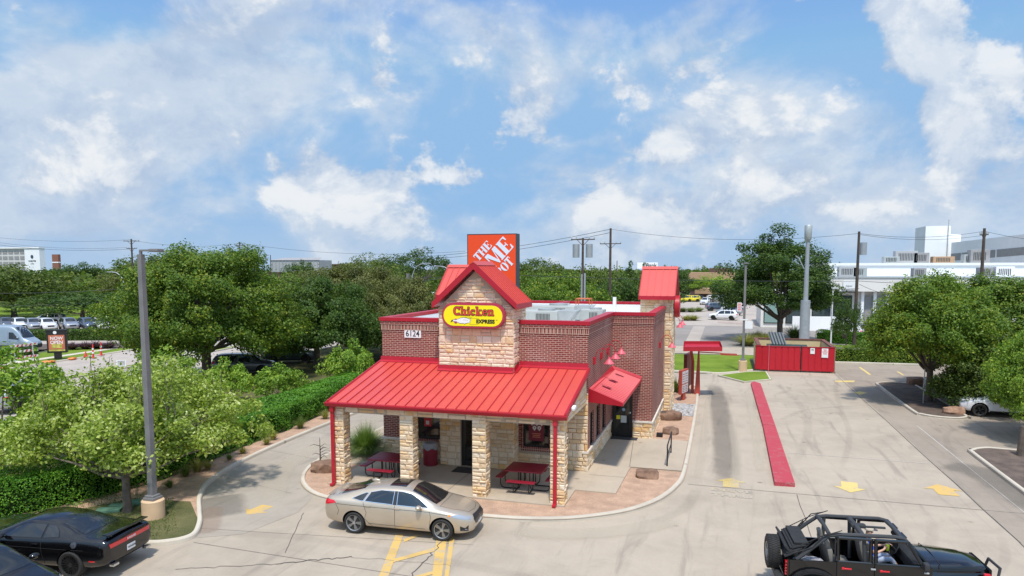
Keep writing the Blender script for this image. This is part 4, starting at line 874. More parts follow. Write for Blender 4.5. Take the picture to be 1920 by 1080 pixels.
q = MB(); addtext(q, 'EXPRESS', .205, Matrix.Translation((-8.90, sy-.016, 6.105)) @ UP, .010, .003, 1.0); addtext(q, 'TM', .05, Matrix.Translation((-8.44, sy-.016, 6.17)) @ UP, 0, .002)
part('lettering', q, M['sign_k'], fc)
q = MB()
q.box(-9.75, sy-.018, 6.272, -9.45, sy-.012, 6.282); q.box(-9.6, sy-.0175, 6.232, -9.18, sy-.012, 6.242); q.box(-9.58, sy-.0178, 5.985, -9.2, sy-.012, 5.997); part('speed_line', q, M['sign_g'], fc)
bird = [(-10.28, 6.13), (-10.18, 6.175), (-10.05, 6.17), (-9.95, 6.225), (-9.82, 6.245), (-9.70, 6.235), (-9.60, 6.20), (-9.50, 6.205), (-9.56, 6.16), (-9.50, 6.13), (-9.57, 6.10), (-9.52, 6.05), (-9.62, 6.055), (-9.72, 6.03), (-9.78, 6.0), (-9.80, 6.03), (-9.95, 6.025), (-10.07, 6.07), (-10.18, 6.065)]
q = MB(); cb = (-9.86, 6.13); extr(q, [(cb[0]+(a-cb[0])*1.04, cb[1]+(b_-cb[1])*1.16) for a, b_ in bird], sy-.017, sy-.012, 0); extr(q, bird, sy-.021, sy-.017, 1)
extr(q, [(-10.36, 6.06), (-10.27, 6.10), (-10.25, 6.16), (-10.31, 6.15)], sy-.022, sy-.013, 0); extr(q, [(-10.22, 6.10), (-10.10, 6.10), (-10.08, 6.03), (-10.18, 6.02)], sy-.0235, sy-.013, 2); extr(q, [(-10.18, 6.2), (-10.08, 6.2), (-10.1, 6.155), (-10.2, 6.16)], sy-.024, sy-.013, 2)
for i in range(3): extr(q, [(-9.82+i*.07, 6.16-i*.012), (-9.76+i*.07, 6.175-i*.012), (-9.76+i*.07, 6.168-i*.012), (-9.82+i*.07, 6.150-i*.012)], sy-.0225, sy-.02, 0)
part('bird_emblem', q, [M['sign_k'], M['sign_w'], M['sign_m']], fc)
# street number plate
q = MB(); q.bbox((-12.45, YF-.02, 5.45), .76, .03, .33, b=.005, m=0); addtext(q, '6124', .36, Matrix.Translation((-12.45, YF-.038, 5.455)) @ UP, .004, .002, .88, 1)
solo('number_plate', q, [M['white'], M['sign_k']], 'white street number plate reading 6124 on the brick wall left of the tower', 'number plate')
# --- gooseneck lamps
M['lamp_pink'] = mat('faded_red_enamel', (.62, .10, .13), .5, var=.1)
def gooseneck(x, y, z, lab):
    t = thing('wall_lamp', lab, 'wall lamp', (x, y, z), 0, 'gooseneck lamps on the brick walls')
    q = MB(); q.bbox((x+.05, y, z-.12), .1, .16, .3, b=.02); part('wall_box', q, M['redpole'], t)
    pts = [(x+.1, y, z-.05)]+[(x+.38-.27*math.cos(a), y, z+.12+.27*math.sin(a)) for a in [i*math.pi/8 for i in range(9)]]+[(x+.65, y, z+.02)]
    q = MB(); q.tube(pts, .016, 6); part('arm', q, M['redpole'], t, True)
    q = MB(); q.lathe([(.05, .12), (.05, .06), (.07, .02), (.11, -.03), (.21, -.14), (.215, -.16), (.19, -.155), (.1, -.05), (.02, .0)], (x+.65, y, z-.06), 16); part('shade', q, M['lamp_pink'], t, True, 30)
for y, lab in ((28.55, 'red gooseneck lamp over the awning, nearest the front corner'), (30.3, 'red gooseneck lamp over the awning, between two others'), (32.1, 'red gooseneck lamp over the awning, nearest the wall step')): gooseneck(XR, y, 4.55, lab)
gooseneck(XR2, 36.9, 4.4, 'single red gooseneck lamp on the brick between the awning and the stone side tower'); gooseneck(XR2, 43.6, 4.9, 'red gooseneck lamp just behind the stone side tower, the nearer of two'); gooseneck(XR2+.1, 44.3, 5.0, 'red gooseneck lamp at the rear corner behind the side tower')
q = MB(); q.bbox((-4.78, 23.6, 3.45), .12, .22, .1, b=.02); q.lathe([(.0, -.08), (.06, -.06), (.07, .02), (.03, .05)], (-4.80, 23.5, 3.42), 10); solo('security_camera', q, M['white'], 'small white security camera at the corner of the porch roof', 'camera', smooth=True)
# --- things on the roof
M['galv'] = mat('galvanised_grey', (.42, .44, .43), .45, .3, .12, 2.); M['acgrey'] = mat('beige_grey_cabinet', (.40, .415, .385), .5, 0, .08, 2.); M['dark'] = mat('dark_louvre', (.06, .065, .065), .6, var=.1)
def rooftop_unit(x, y, sx, sy_, h, lab, hood=True):
    t = thing('rooftop_unit', lab, 'air conditioner', (x, y, 5.25), 0, 'air conditioning units on the flat roof')
    q = MB(); q.bbox((x, y, 5.33+h/2), sx, sy_, h, b=.03); part('cabinet', q, M['acgrey'], t)
    q = MB(); q.bbox((x, y, 5.29), sx+.1, sy_+.1, .09); part('kerb_frame', q, M['galv'], t)
    n = int(sx*.42/.07); q = MB()
    for i in range(n): q.box(x-sx*.08+i*.07, y-sy_/2-.02, 5.42, x-sx*.08+i*.07+.035, y-sy_/2+.01, 5.33+h*.86)
    part('louvre', q, M['dark'], t)
    q = MB(); q.cyl((x+sx*.12, y, 5.33+h), (x+sx*.12, y, 5.33+h+.09), sy_*.30, n=20); part('fan_cowl', q, M['galv'], t, True)
    if hood:
        q = MB(); q.add([(x+sx/2, y-sy_*.4, 5.4+h*.95), (x+sx/2+.9, y-sy_*.4, 5.4+h*.95), (x+sx/2+.3, y-sy_*.4, 5.45), (x+sx/2, y-sy_*.4, 5.45), (x+sx/2, y+sy_*.4, 5.4+h*.95), (x+sx/2+.9, y+sy_*.4, 5.4+h*.95), (x+sx/2+.3, y+sy_*.4, 5.45), (x+sx/2, y+sy_*.4, 5.45)], [(0, 3, 2, 1), (4, 5, 6, 7), (0, 1, 5, 4), (1, 2, 6, 5)]); part('intake_hood', q, M['galv'], t)
rooftop_unit(-8.35, 33.3, 1.8, 1.4, .85, 'large pale rooftop air conditioner with a sloped intake hood, behind the sign tower'); rooftop_unit(-9.0, 38.2, 2.8, 1.7, .85, 'long galvanised rooftop unit behind the larger pale one'); rooftop_unit(-6.15, 34.8, 1.15, 1.0, .85, 'smaller square condenser with louvred sides near the brick parapet step', False)
q = MB(); q.cyl((-6.2, 42.4, 5.25), (-6.2, 42.4, 6.5), .11, n=12); solo('vent_pipe', q, M['white'], 'short white vent pipe standing up from the flat roof', 'vent pipe', smooth=True)
q = MB()
for x, y in ((-8.3, 41.2), (-7.5, 41.2), (-8.3, 42.0), (-7.5, 42.0)): q.cyl((x, y, 5.25), (x, y, 6.45), .035, n=6)
for z in (5.9, 6.42): q.tube([(-8.3, 41.2, z), (-7.5, 41.2, z), (-7.5, 42., z), (-8.3, 42, z), (-8.3, 41.2, z)], .03, 6)
solo('hatch_railing', q, mat('orange_railing', (.5, .12, .04), .5), 'orange safety railing around the roof hatch', 'railing')
# ================================================================== site furniture
M['maroon'] = mat('maroon_coated_mesh', (.22, .008, .022), .45, var=.1, scale=6); M['polegrey'] = mat('weathered_grey_steel', (.17, .165, .16), .6, var=.15, scale=2); M['polebase'] = mat('tan_painted_concrete', (.62, .42, .25), .85, var=.1, scale=2, bump=.2)
M['steelpale'] = mat('pale_galvanised_pole', (.34, .36, .38), .5, .2, .08); M['wood'] = mat('weathered_pole_wood', (.075, .055, .042), .9, var=.3, scale=3); M['wire'] = mat('power_cable', (.05, .05, .055), .6, var=0)
def picnic(x, y, lab):
    t = thing('picnic_table', lab, 'table', (x, y, .15), 0, 'maroon picnic tables under the porch')
    q = MB(); q.bbox((x, y, .90), 1.4, 1.2, .05, b=.02); part('table_top', q, M['maroon'], t, True)
    for sx, sy, w, d in ((0, -1, 1.05, .27), (0, 1, 1.05, .27), (-1, 0, .27, .95), (1, 0, .27, .95)):
        q = MB(); c = (x+sx*.93, y+sy*.84, .60); q.bbox(c, w, d, .045, b=.018); part('bench_seat', q, M['maroon'], t, True)
    for sx, sy in ((0, -1), (0, 1), (-1, 0), (1, 0)):
        for o_ in (-.28, .28):
            ox, oy = (o_, 0) if sx == 0 else (0, o_); ax_, ay = x+sx*.18+ox, y+sy*.18+oy; bx, by = x+sx*.93+ox, y+sy*.84+oy
            q = MB(); q.tube([(ax_, ay, .88), (ax_, ay, .32), (ax_+sx*.04, ay+sy*.04, .22), (ax_+sx*.1, ay+sy*.1, .18), (bx-sx*.12, by-sy*.12, .18), (bx-sx*.04, by-sy*.04, .22), (bx, by, .32), (bx, by, .58)], .021, 6); part('leg_frame', q, M['black'], t, True)
picnic(-12.2, 24.5, 'maroon picnic table with attached benches between the two left stone columns'); picnic(-6.73, 24.6, 'maroon picnic table with attached benches below the window with the dark red poster')
t = thing('trash_can', 'round maroon litter bin with grey liner under the porch', 'bin', (-11.35, 26.45, .15))
q = MB(); q.lathe([(.26, .15), (.29, .17), (.30, .5), (.30, .98), (.28, 1.0)], (-11.35, 26.45, 0), 24); part('bin_body', q, M['maroon'], t, True, 40)
q = MB(); q.lathe([(.31, .84), (.315, .98), (.30, 1.06), (.22, 1.10), (.1, 1.06), (.02, 1.05)], (-11.35, 26.45, 0), 24); q.v = [(a, b, c+(.05*math.sin(5*math.atan2(b-26.45, a+11.35)) if c < .95 else 0)) for a, b, c in q.v]; part('liner', q, mat('grey_bin_liner', (.30, .30, .32), .4, var=.1), t, True, 60)
# rocks
M['rock'] = mat('brown_sandstone', (.22, .13, .085), .9, var=.4, scale=4, bump=1., bscale=12, fine=.3); M['rock2'] = mat('tan_boulder', (.34, .20, .13), .9, var=.35, scale=4, bump=1., bscale=12, fine=.3)
def rock(x, y, z, r, sc, sd, lab, m='rock', rz=0):
    bm = bmesh.new(); bmesh.ops.create_icosphere(bm, subdivisions=3, radius=1.)
    for v in bm.verts:
        k = 1+.30*noise.noise(v.co*1.3+Vector((sd, sd*2, 0)))+.10*noise.noise(v.co*4+Vector((sd, 0, 0))); c = v.co*k
        c.z = min(c.z, .62+.12*c.x); c.x = max(-.8, min(.85, c.x)); v.co = Vector((c.x*sc[0], c.y*sc[1], max(c.z*sc[2], -.3)))*r
    q = MB(); q.bm(bm, Matrix.Translation((x, y, z+.22*r)) @ Matrix.Rotation(rz, 4, 'Z')); solo('rock', q, M[m], lab, 'rock', 'boulders set in the gravel beds', smooth=True, auto=25)
rock(-2.55, 38.6, .1, .62, (1.15, .8, .75), 1, 'largest brown boulder, next to the grey pebbles'); rock(-2.3, 35.2, .1, .42, (1.1, .9, .8), 4, 'rounder brown boulder beyond the black handrail'); rock(-2.65, 27.4, .1, .42, (1.25, .8, .75), 7, 'brown boulder in the gravel corner nearest the parking lot')
rock(-15.15, 24.6, .1, .55, (1.2, .8, .75), 9, 'brown boulder left of the porch by the left red downspout', rz=.4); rock(12.55, 44.7, .1, .5, (1.3, .8, .8), 12, 'orange tan boulder at the tip of the tree island', 'rock2'); rock(13.1, 55.4, .1, .6, (1, .9, .95), 15, 'dark boulder behind the trunk on the tree island', 'rock')
t = MB(); t.bbox((-2.75, 34.3, .2), .3, .22, .2, b=.03); solo('irrigation_box', t, M['black'], 'small black box in the gravel beside the stone wainscot', 'utility box', smooth=True)
q = MB(); r_ = random.Random(5)
for i in range(520): q.ball((r_.uniform(-2.62, -1.42), r_.uniform(39.6, 43.2), .12), r_.uniform(.04, .085), 1, sc=(1.2, 1, .6), jit=.5, seed=i)
struct('river_pebbles', q, mat('grey_river_pebble', (.36, .35, .34), .8, var=.5, scale=6), 'stuff', smooth=True)
q = MB()
for y in (29.0, 31.2): q.cyl((-2.0, y, .1), (-2.0, y, 1.02), .028, n=8)
q.tube([(-2.0, 28.85, .92), (-2.0, 28.9, 1.02), (-2.0, 31.3, 1.06), (-2.0, 31.4, .95)], .028, 8); q.tube([(-2.0, 29.0, .55), (-2.0, 31.2, .58)], .02, 8)
solo('handrail', q, M['black'], 'short black steel handrail standing on the side walk', 'handrail', smooth=True)
q = MB(); r_ = random.Random(8); p0 = Vector((-15.55, 24.9, .1))
for i in range(9):
    a = r_.uniform(0, 6.28); z_ = .35+i*.07; q.tube([p0+Vector((0, 0, z_)), p0+Vector((math.cos(a)*.25, math.sin(a)*.25, z_+.1)), p0+Vector((math.cos(a)*.42, math.sin(a)*.4, z_+.05))], [.015, .01, .005], 5)
q.tube([p0, p0+Vector((.02, 0, .6)), p0+Vector((0, .02, 1.25))], [.03, .022, .008], 6); solo('bare_shrub', q, M['wood'], 'small bare twiggy shrub in gravel left of the porch', 'plant', smooth=True)
# parking lot lamps
def lamppost(x, y, h, bh, br, lab, arm=1):
    t = thing('lamp_post', lab, 'lamp post', (x, y, .1), 0, 'square steel lot lamp posts')
    q = MB(); q.lathe([(br*1.02, .05), (br, .1), (br, bh-.03), (br-.03, bh), (.01, bh)], (x, y, 0), 28); part('concrete_base', q, M['polebase'], t, True, 30)
    q = MB(); q.bbox((x, y, bh+.04), .42, .42, .1, b=.02); q.bbox((x, y, bh+.12), .34, .34, .08, b=.02); part('base_cover', q, M['polegrey'], t)
    q = MB(); a, b = .10, .078; z0, z1 = bh+.14, h; q.add([(x+sx*w_, y+sy*w_, z_) for z_, w_ in ((z0, a), (z1, b)) for sx, sy in ((-1, -1), (1, -1), (1, 1), (-1, 1))], [(0, 1, 5, 4), (1, 2, 6, 5), (2, 3, 7, 6), (3, 0, 4, 7), (4, 5, 6, 7)]); part('pole', q, M['polegrey'], t)
    q = MB(); q.cyl((x, y, h), (x, y, h+.14), .05, n=8); q.bbox((x+.25*arm, y, h+.12), .5, .1, .06); q.bbox((x+.60*arm, y, h+.12), .35, .30, .1, b=.03); part('luminaire', q, M['polegrey'], t)
    return t
lamppost(-17.62, 18.25, 8.62, .70, .35, 'tall grey lamp post on a peach concrete base by the black coupe'); lp = lamppost(1.65, 58.8, 8.5, .95, .33, 'lamp post in the small grass island near the dumpster gates', .02)
q = MB(); q.box(1.72, 58.66, 3.5, 2.3, 58.69, 4.1); q.box(1.35, 58.66, 4.15, 1.9, 58.68, 4.25); solo('lot_sign', q, M['white'], 'small white sign strapped to the farther lamp post', 'sign')
q = MB(); q.box(1.1, 58.6, 4.85, 1.42, 58.62, 5.55, 0)
for i in range(4): q.box(1.14, 58.59, 4.95+i*.15, 1.38, 58.598, 5.02+i*.15, 1)
solo('tow_sign', q, [M['white'], M['sign_red']], 'narrow white and red sign on the farther lamp post', 'sign')
for i, (u, v) in enumerate(((205, 956), (227, 949), (262, 941))):
    x, y = G(u, v, .15); q = MB(); q.bbox((x, y, .15), .75, .42, .1, b=.02, rz=.5); solo('utility_cover', q, mat('green_utility_lid', (.10, .20, .13), .6), ('green utility cover nearest the redbud trunk', 'middle green utility cover by the hedge', 'green utility cover right beside the lamp post')[i], 'utility cover', 'green utility covers')
# order point
M['orderred'] = mat('order_point_red', (.40, .06, .04), .5, var=.12)
t = thing('menu_board', 'low red framed menu board with white panels beside the drive-through lane', 'menu board', (-2.2, 44.7, .1), R(-62))
q = MB(); q.bbox((0, 0, .3), .4, .18, .6, b=.02); q.bbox((0, 0, 1.25), 1.25, .20, 1.5, b=.03); part('frame', q, M['orderred'], t, local=True)
for i, (x, z_, w, h) in enumerate(((-.28, 1.53, .5, .75), (.28, 1.53, .5, .75), (-.28, .83, .5, .5), (.28, .83, .5, .5))):
    for s_ in (-1,):
        q = MB(); q.box(x-w/2, -.112, z_-h/2, x+w/2, -.104, z_+h/2, 0)
        for k_ in range(4): q.box(x-w*.38, -.116, z_-h*.35+k_*h*.2, x+w*.3, -.1125, z_-h*.35+k_*h*.2+.035, 1)
        part('menu_panel', q, [M['posterw'], M['poster']], t, local=True)
t.rotation_euler.z = R(74); t.location = (-2.2, 44.7, .0)
t = thing('order_canopy', 'red metal canopy on a post over the drive-through order point', 'canopy', (-1.58, 47.1, .1))
q = MB(); cz = 3.15; q.add([(-2.3, 45.5, cz-.12), (.05, 46.2, cz-.12), (-.1, 47.8, cz+.12), (-2.35, 47.2, cz+.12), (-2.3, 45.5, cz+.16), (.05, 46.2, cz+.16), (-.1, 47.8, cz+.36), (-2.35, 47.2, cz+.36)], [(3, 2, 1, 0), (0, 1, 5, 4), (1, 2, 6, 5), (2, 3, 7, 6), (3, 0, 4, 7)])
q.add([(-2.24, 45.6, cz+.0), (-.02, 46.27, cz+.0), (-.16, 47.72, cz+.2), (-2.28, 47.1, cz+.2)], [(0, 1, 2, 3)]); part('canopy_tray', q, M['redpole'], t)
q = MB(); q.tube([(-1.75, 47.2, .1), (-1.75, 47.2, 2.2), (-1.9, 46.8, 3.1)], .09, 8); part('post', q, M['orderred'], t)
q = MB(); q.bbox((-2.1, 47.9, 1.55), .22, 1.7, 2.2, b=.03, rz=-.15); q.bbox((-2.1, 47.9, .3), .2, .8, .5); part('speaker_panel', q, mat('dark_order_panel', (.16, .03, .025), .5), t)
q = MB(); q.add([(-1.6, 46.9, .1), (-1.25, 46.9, .1), (-1.35, 46.9, 2.9), (-1.45, 46.9, 2.9), (-1.6, 47.1, .1), (-1.25, 47.1, .1), (-1.35, 47.1, 2.9), (-1.45, 47.1, 2.9)], [(0, 1, 2, 3), (7, 6, 5, 4), (1, 5, 6, 2), (4, 0, 3, 7), (3, 2, 6, 7)]); q.tube([(-1.4, 46.95, 2.85), (-.1, 46.95, 2.82), (1.05, 46.95, 2.72)], .035, 6); q.bbox((.45, 46.95, 2.76), 1.0, .05, .13)
solo('clearance_bar', q, M['orderred'], 'orange red post with a clearance bar reaching over the drive-through lane', 'clearance bar')
# dumpster enclosure
M['block'] = mat('cream_block', (.62, .48, .27), .85, var=.08, scale=1.5); M['capbrown'] = mat('brown_brick_cap', (.16, .06, .045), .8, var=.25, scale=6); M['gate'] = mat('red_corrugated_gate', (.47, .008, .02), .5, var=.06)
t = thing('dumpster_enclosure', 'cream block dumpster enclosure with red corrugated gates', 'enclosure', (5.6, 63, 0))
q = MB(); q.box(8.28, 60.25, 0, 8.52, 66.6, 2.0); q.box(3.0, 66.35, 0, 8.28, 66.6, 1.999); q.box(2.76, 60.45, 0, 3.0, 66.6, 2.0); part('block_wall', q, M['block'], t)
q = MB(); q.box(8.24, 60.2, 2.0, 8.56, 66.64, 2.1); q.box(3.04, 66.31, 2.0, 8.24, 66.64, 2.098); q.box(2.72, 60.4, 2.0, 3.04, 66.64, 2.1); part('brick_cap', q, M['capbrown'], t)
q = MB(); q.box(8.50, 60.18, 0, 8.58, 60.5, 2.0); part('brick_pier', q, M['brick'], t)
def gate(x0, y0, x1, y1, z0=.12, z1=2.02):
    g_ = MB(); n = max(2, int(math.hypot(x1-x0, y1-y0)/.40)); d = Vector((x1-x0, y1-y0, 0)); nn = Vector((d.y, -d.x, 0)).normalized()
    g_.add([(x0, y0, z0), (x1, y1, z0), (x1, y1, z1), (x0, y0, z1), (x0-nn.x*.05, y0-nn.y*.05, z0), (x1-nn.x*.05, y1-nn.y*.05, z0), (x1-nn.x*.05, y1-nn.y*.05, z1), (x0-nn.x*.05, y0-nn.y*.05, z1)], [(0, 1, 2, 3), (7, 6, 5, 4), (3, 2, 6, 7), (1, 5, 6, 2), (4, 0, 3, 7)])
    for i in range(n*1):
        p = Vector((x0, y0, 0))+d*((i+.5)/n); g_.bbox((p.x+nn.x*.015, p.y+nn.y*.015, (z0+z1)/2), d.length/n*.80, .05, z1-z0-.08, math.atan2(d.y, d.x), b=.018)
    o = part('gate', g_, M['gate'], t); f = MB(); f.bbox(((x0+x1)/2+nn.x*.02, (y0+y1)/2+nn.y*.02, z1+.02), d.length, .08, .06, math.atan2(d.y, d.x)); part('gate_rail', f, M['redtrim'], o); return o
gate(2.62, 60.1, 3.62, 59.85); gate(3.66, 59.85, 6.0, 60.0); gate(6.1, 60.02, 8.48, 60.1)
q = MB(); q.cyl((6.05, 60.0, 0), (6.05, 60.0, 2.1), .035, n=8); part('gate_post', q, M['black'], t); q = MB(); q.cyl((3.64, 59.82, 0), (3.64, 59.82, 2.15), .04, n=8); part('gate_post', q, M['lamp_pink'], t)
def facesign(x0, x1, y, z0, z1, lines, lab, cm='sign_red'):
    q = MB(); q.box(x0, y-.02, z0, x1, y, z1, 0); zz_ = z1-.02
    for tx, sz, b_ in lines: zz_ -= sz*.62; addtext(q, tx, sz, Matrix.Translation(((x0+x1)/2, y-.023, zz_)) @ UP, b_, .001, .85, 1); zz_ -= sz*.45
    solo('notice_sign', q, [M['white'], M[cm]], lab, 'sign', 'white notices on the gates')
facesign(6.72, 7.04, 59.98, 1.52, 1.98, [('NO', .14, .003), ('PARKING', .06, .001)], 'smaller white notice on the right red gate', 'sign_k'); facesign(7.55, 8.02, 60.0, 1.25, 1.97, [('NO', .17, .004), ('DUMPING', .10, .002), ('VIOLATORS', .07, .001), ('TOWED', .09, .002)], 'taller white notice with red lettering on the right red gate')
t = thing('dumpster', 'dark dumpster with ribbed grey lid inside the cream enclosure', 'dumpster', (5, 63.5, 0))
q = MB(); q.add([(3.7, 62.2, .1), (6.9, 62.2, .1), (6.9, 64.2, .1), (3.7, 64.2, .1), (3.7, 62., 1.5), (6.9, 62., 1.5), (6.9, 64.4, 1.8), (3.7, 64.4, 1.8)], [(0, 1, 5, 4), (1, 2, 6, 5), (2, 3, 7, 6), (3, 0, 4, 7), (3, 2, 1, 0), (4, 5, 6, 7)]); part('bin_body', q, mat('dumpster_green', (.03, .05, .04), .6), t)
q = MB(); q.add([(4.1, 64.0, 1.8), (5.3, 64.0, 1.8), (5.0, 64.9, 2.75), (3.8, 64.9, 2.75), (4.1, 64.08, 1.8), (5.3, 64.08, 1.8), (5.0, 64.98, 2.75), (3.8, 64.98, 2.75)], [(0, 1, 2, 3), (7, 6, 5, 4), (1, 5, 6, 2), (4, 0, 3, 7), (3, 2, 6, 7)])
for i in range(5): q.add([(4.15+i*.24, 63.97, 1.82), (4.25+i*.24, 63.97, 1.82), (3.95+i*.24, 64.87, 2.75), (3.85+i*.24, 64.87, 2.75), (4.2+i*.24, 63.92, 1.84), (3.9+i*.24, 64.82, 2.77)], [(0, 4, 5, 3), (4, 1, 2, 5)])
part('lid', q, mat('dark_plastic_lid', (.05, .065, .075), .5, var=.1), t)
# big pylon sign behind the building
M['orange'] = mat('orange_sign_face', (.88, .075, .012), .35, var=0); M['signw'] = mat('pale_sign_letter', (.74, .79, .88), .4, var=0)
YP = 62.; (hx0, hz1) = PY(876, 439, YP); hx1, _ = PY(968.5, 439, YP); hw = hx1-hx0; hz0 = hz1-hw*1.12
t = thing('pylon_sign', 'big square orange pylon sign reading The Home Depot behind the gable', 'sign', ((hx0+hx1)/2, YP+.4, 0))
q = MB(); q.box(hx0, YP, hz0, hx1, YP+1.05, hz1); q.box(hx0+.0, YP-.04, hz0, hx0+.07, YP, hz1); q.box(hx1-.07, YP-.04, hz0, hx1, YP, hz1); q.box(hx0+.07, YP-.04, hz1-.07, hx1-.07, YP, hz1); q.box(hx0+.07, YP-.04, hz0, hx1-.07, YP, hz0+.07); part('cabinet', q, mat('charcoal_cabinet', (.055, .06, .07), .5, var=.05), t)
q = MB(); q.cyl(((hx0+hx1)/2, YP+.5, 0), ((hx0+hx1)/2, YP+.5, hz0), .28, n=14); part('pole', q, M['polegrey'], t, True)
q = MB(); q.box(hx0+.07, YP-.03, hz0+.07, hx1-.07, YP-.005, hz1-.07); fc = part('sign_face', q, M['orange'], t)
an = R(47); ca, sa = math.cos(an), math.sin(an)
def hf(ox, oz):
    def f(a, b_, d_): return (hx0+ox*hw+a*ca-b_*sa, YP-.032-d_, hz1-oz*hw+a*sa+b_*ca)
    return f
q = MB()
# word origins (fractions of the face width from the top left corner)
letters(q, 'THE', .16*hw, hf(.235, .535), .02, 0, .05, 0, .93)
letters(q, 'HOME', .30*hw, hf(.19, 1.07), .021, 0, .04, 0, .90)
letters(q, 'DEPOT', .18*hw, hf(.515, 1.03), .022, 0, .05, 0, .78)
q.cyl((hx1-.2, YP-.05, hz0+.35*0+hz1*0+.3), (hx1-.2, YP-.045, hz0+.3), .09, n=12)
part('lettering', q, M['signw'], fc)
# utility poles and lines
def upole(x, y, h, lab, arms=(), r=.16, tr=(), base=None, mm='wood'):
    t = thing('utility_pole', lab, 'utility pole', (x, y, 0), 0, 'wooden utility poles')
    q = MB(); q.cyl((x, y, 0), (x, y, h), r, r*.6, n=10); part('pole', q, M[mm], t, True)
    for z_, L, ang in arms:
        dx, dy = math.cos(ang)*L/2, math.sin(ang)*L/2; q = MB(); q.tube([(x-dx, y-dy, z_), (x+dx, y+dy, z_)], .065, 4)
        q.tube([(x-dx*.5, y-dy*.5, z_), (x, y, z_-.6)], .03, 4); q.tube([(x+dx*.5, y+dy*.5, z_), (x, y, z_-.6)], .03, 4)
        a_ = part('crossarm', q, M['wood'], t); 
        for f in (-.95, -.55, .55, .95): iq = MB(); iq.lathe([(.05, 0), (.07, .05), (.04, .1), (.07, .14), (.03, .24)], (x+dx*f, y+dy*f, z_+.06), 8); part('insulator', iq, M['galv'], a_)
    for z_, sx_ in tr: q = MB(); q.cyl((x+sx_, y-.1, z_), (x+sx_, y-.1, z_+1.25), .32, n=12); part('transformer', q, M['steelpale'], t, True)
    return t
def polepx(u, vtop, Y, lab, **k):
    x, h = PY(u, vtop, Y); return upole(x, Y, h, lab, **k), x, h
p1, x1, h1 = polepx(1093, 446, 66, 'utility pole with two transformers rising behind the restaurant roof', arms=[(PY(1093, 449, 66)[1], 2.25, 0)], tr=[(PY(1093, 483, 66)[1], -.62), (PY(1093, 483, 66)[1], .62)])
cq_ = MB(); cq_.cyl((x1+.24, 65.85, 0), (x1+.24, 65.85, PY(1093, 512, 66)[1]), .09, n=8); cq_.cyl((x1-.02, 65.72, 0), (x1-.02, 65.72, PY(1093, 514, 66)[1]), .08, n=8); part('conduit', cq_, M['steelpale'], p1, True)
p2, x2, h2 = polepx(1145, 428, 84, 'tallest utility pole right of the transformer pole', arms=[(PY(1145, 457, 84)[1], 2.5, 0)], r=.2)
p3, x3, h3 = polepx(1611, 434, 80, 'dark utility pole with a single transformer before the white building', tr=[(PY(1611, 478, 80)[1], .45)], r=.2)
p4, x4, h4 = polepx(1846, 428, 86, 'utility pole at far right before the white building', arms=[(PY(1846, 440, 86)[1], .8, 0)], r=.22)
p5, x5, h5 = polepx(246, 448, 96, 'utility pole with double crossarms left of the grey lamp post', arms=[(PY(246, 452, 96)[1], 2.6, .3), (PY(246, 466, 96)[1], 1.7, .3)], r=.2)
p6, x6, h6 = polepx(449, 454, 120, 'utility pole top showing over the biggest tree', arms=[(PY(449, 460, 120)[1], 2., .2)])
p7, x7, h7 = polepx(507, 478, 170, 'distant thin utility pole before the grey warehouse'); p8, x8, h8 = polepx(1157, 489, 190, 'distant thin utility pole right of the tallest pole')
wires = 0
def wire(a, b, sag, lab, r=.022, n=14):
    a = Vector(a); b = Vector(b); q = MB(); q.tube([a.lerp(b, i/n)-Vector((0, 0, sag*4*(i/n)*(1-i/n))) for i in range(n+1)], r, 4); return solo('power_line', q, M['wire'], lab, 'cable', 'overhead cables between the poles', smooth=True)
def at(u, v, Y): x, z_ = PY(u, v, Y); return (x, Y, z_)
wire((x2, 84, h2-.1), (x3, 80, h3-.2), .9, 'upper cable running from the tallest pole to the pole before the white building'); wire((x3, 80, h3-.2), (x4, 86, h4-.3), .5, 'cable between the two poles before the white building'); wire((x4, 86, h4-.3), at(2100, 448, 80), .6, 'cable leaving the frame at the right edge')
wire((x3, 80, h3-.3), at(1846, 441, 86), .5, 'second lower cable between the two poles before the white building'); wire(at(700, 485, 100), (x2, 84, h2-.1), .8, 'upper cable passing behind the orange sign', .03); wire(at(690, 489, 100), at(1145, 436, 84), .9, 'lower cable passing behind the orange sign', .03)
wire(at(-80, 436, 90), (x5, 96, h5-.1), .8, 'highest cable at the upper left edge'); wire(at(-80, 442, 90), at(237, 464, 96), .9, 'second highest cable at the upper left edge'); wire(at(-80, 447, 90), at(242, 467, 96), .9, 'third cable at the upper left edge', .03)
wire((x5, 96, h5-.2), (x6, 120, h6-.2), .8, 'cable from the double crossarm pole to the pole over the biggest tree'); wire((x6, 120, h6-.2), at(872, 471, 120), 1.2, 'cable running right from the pole over the biggest tree', .03)
wire(at(-80, 549, 70), at(245, 540, 75), .3, 'thick low cable across the trees at the left edge', .04); wire(at(-80, 572, 72), at(240, 563, 72), .3, 'thin low cable under the thick one at the left edge', .02)
wire(at(970, 516, 66), at(1611, 527, 80), .2, 'long low cable crossing behind the side tower', .03); wire(at(1611, 527, 80), at(2000, 531, 90), .3, 'low cable crossing in front of the white building', .03); wire(at(1611, 533, 80), at(1800, 574, 62), .5, 'service drop slanting down into the round tree', .02); wire(at(1360, 540, 95), at(1611, 541, 80), .2, 'low cable left of the pole before the white building', .025)
wire(at(690, 523, 90), at(845, 518, 90), .1, 'upper short cable left of the gable', .05); wire(at(690, 537, 80), at(845, 519, 85), .1, 'slanting short cable left of the gable', .05)
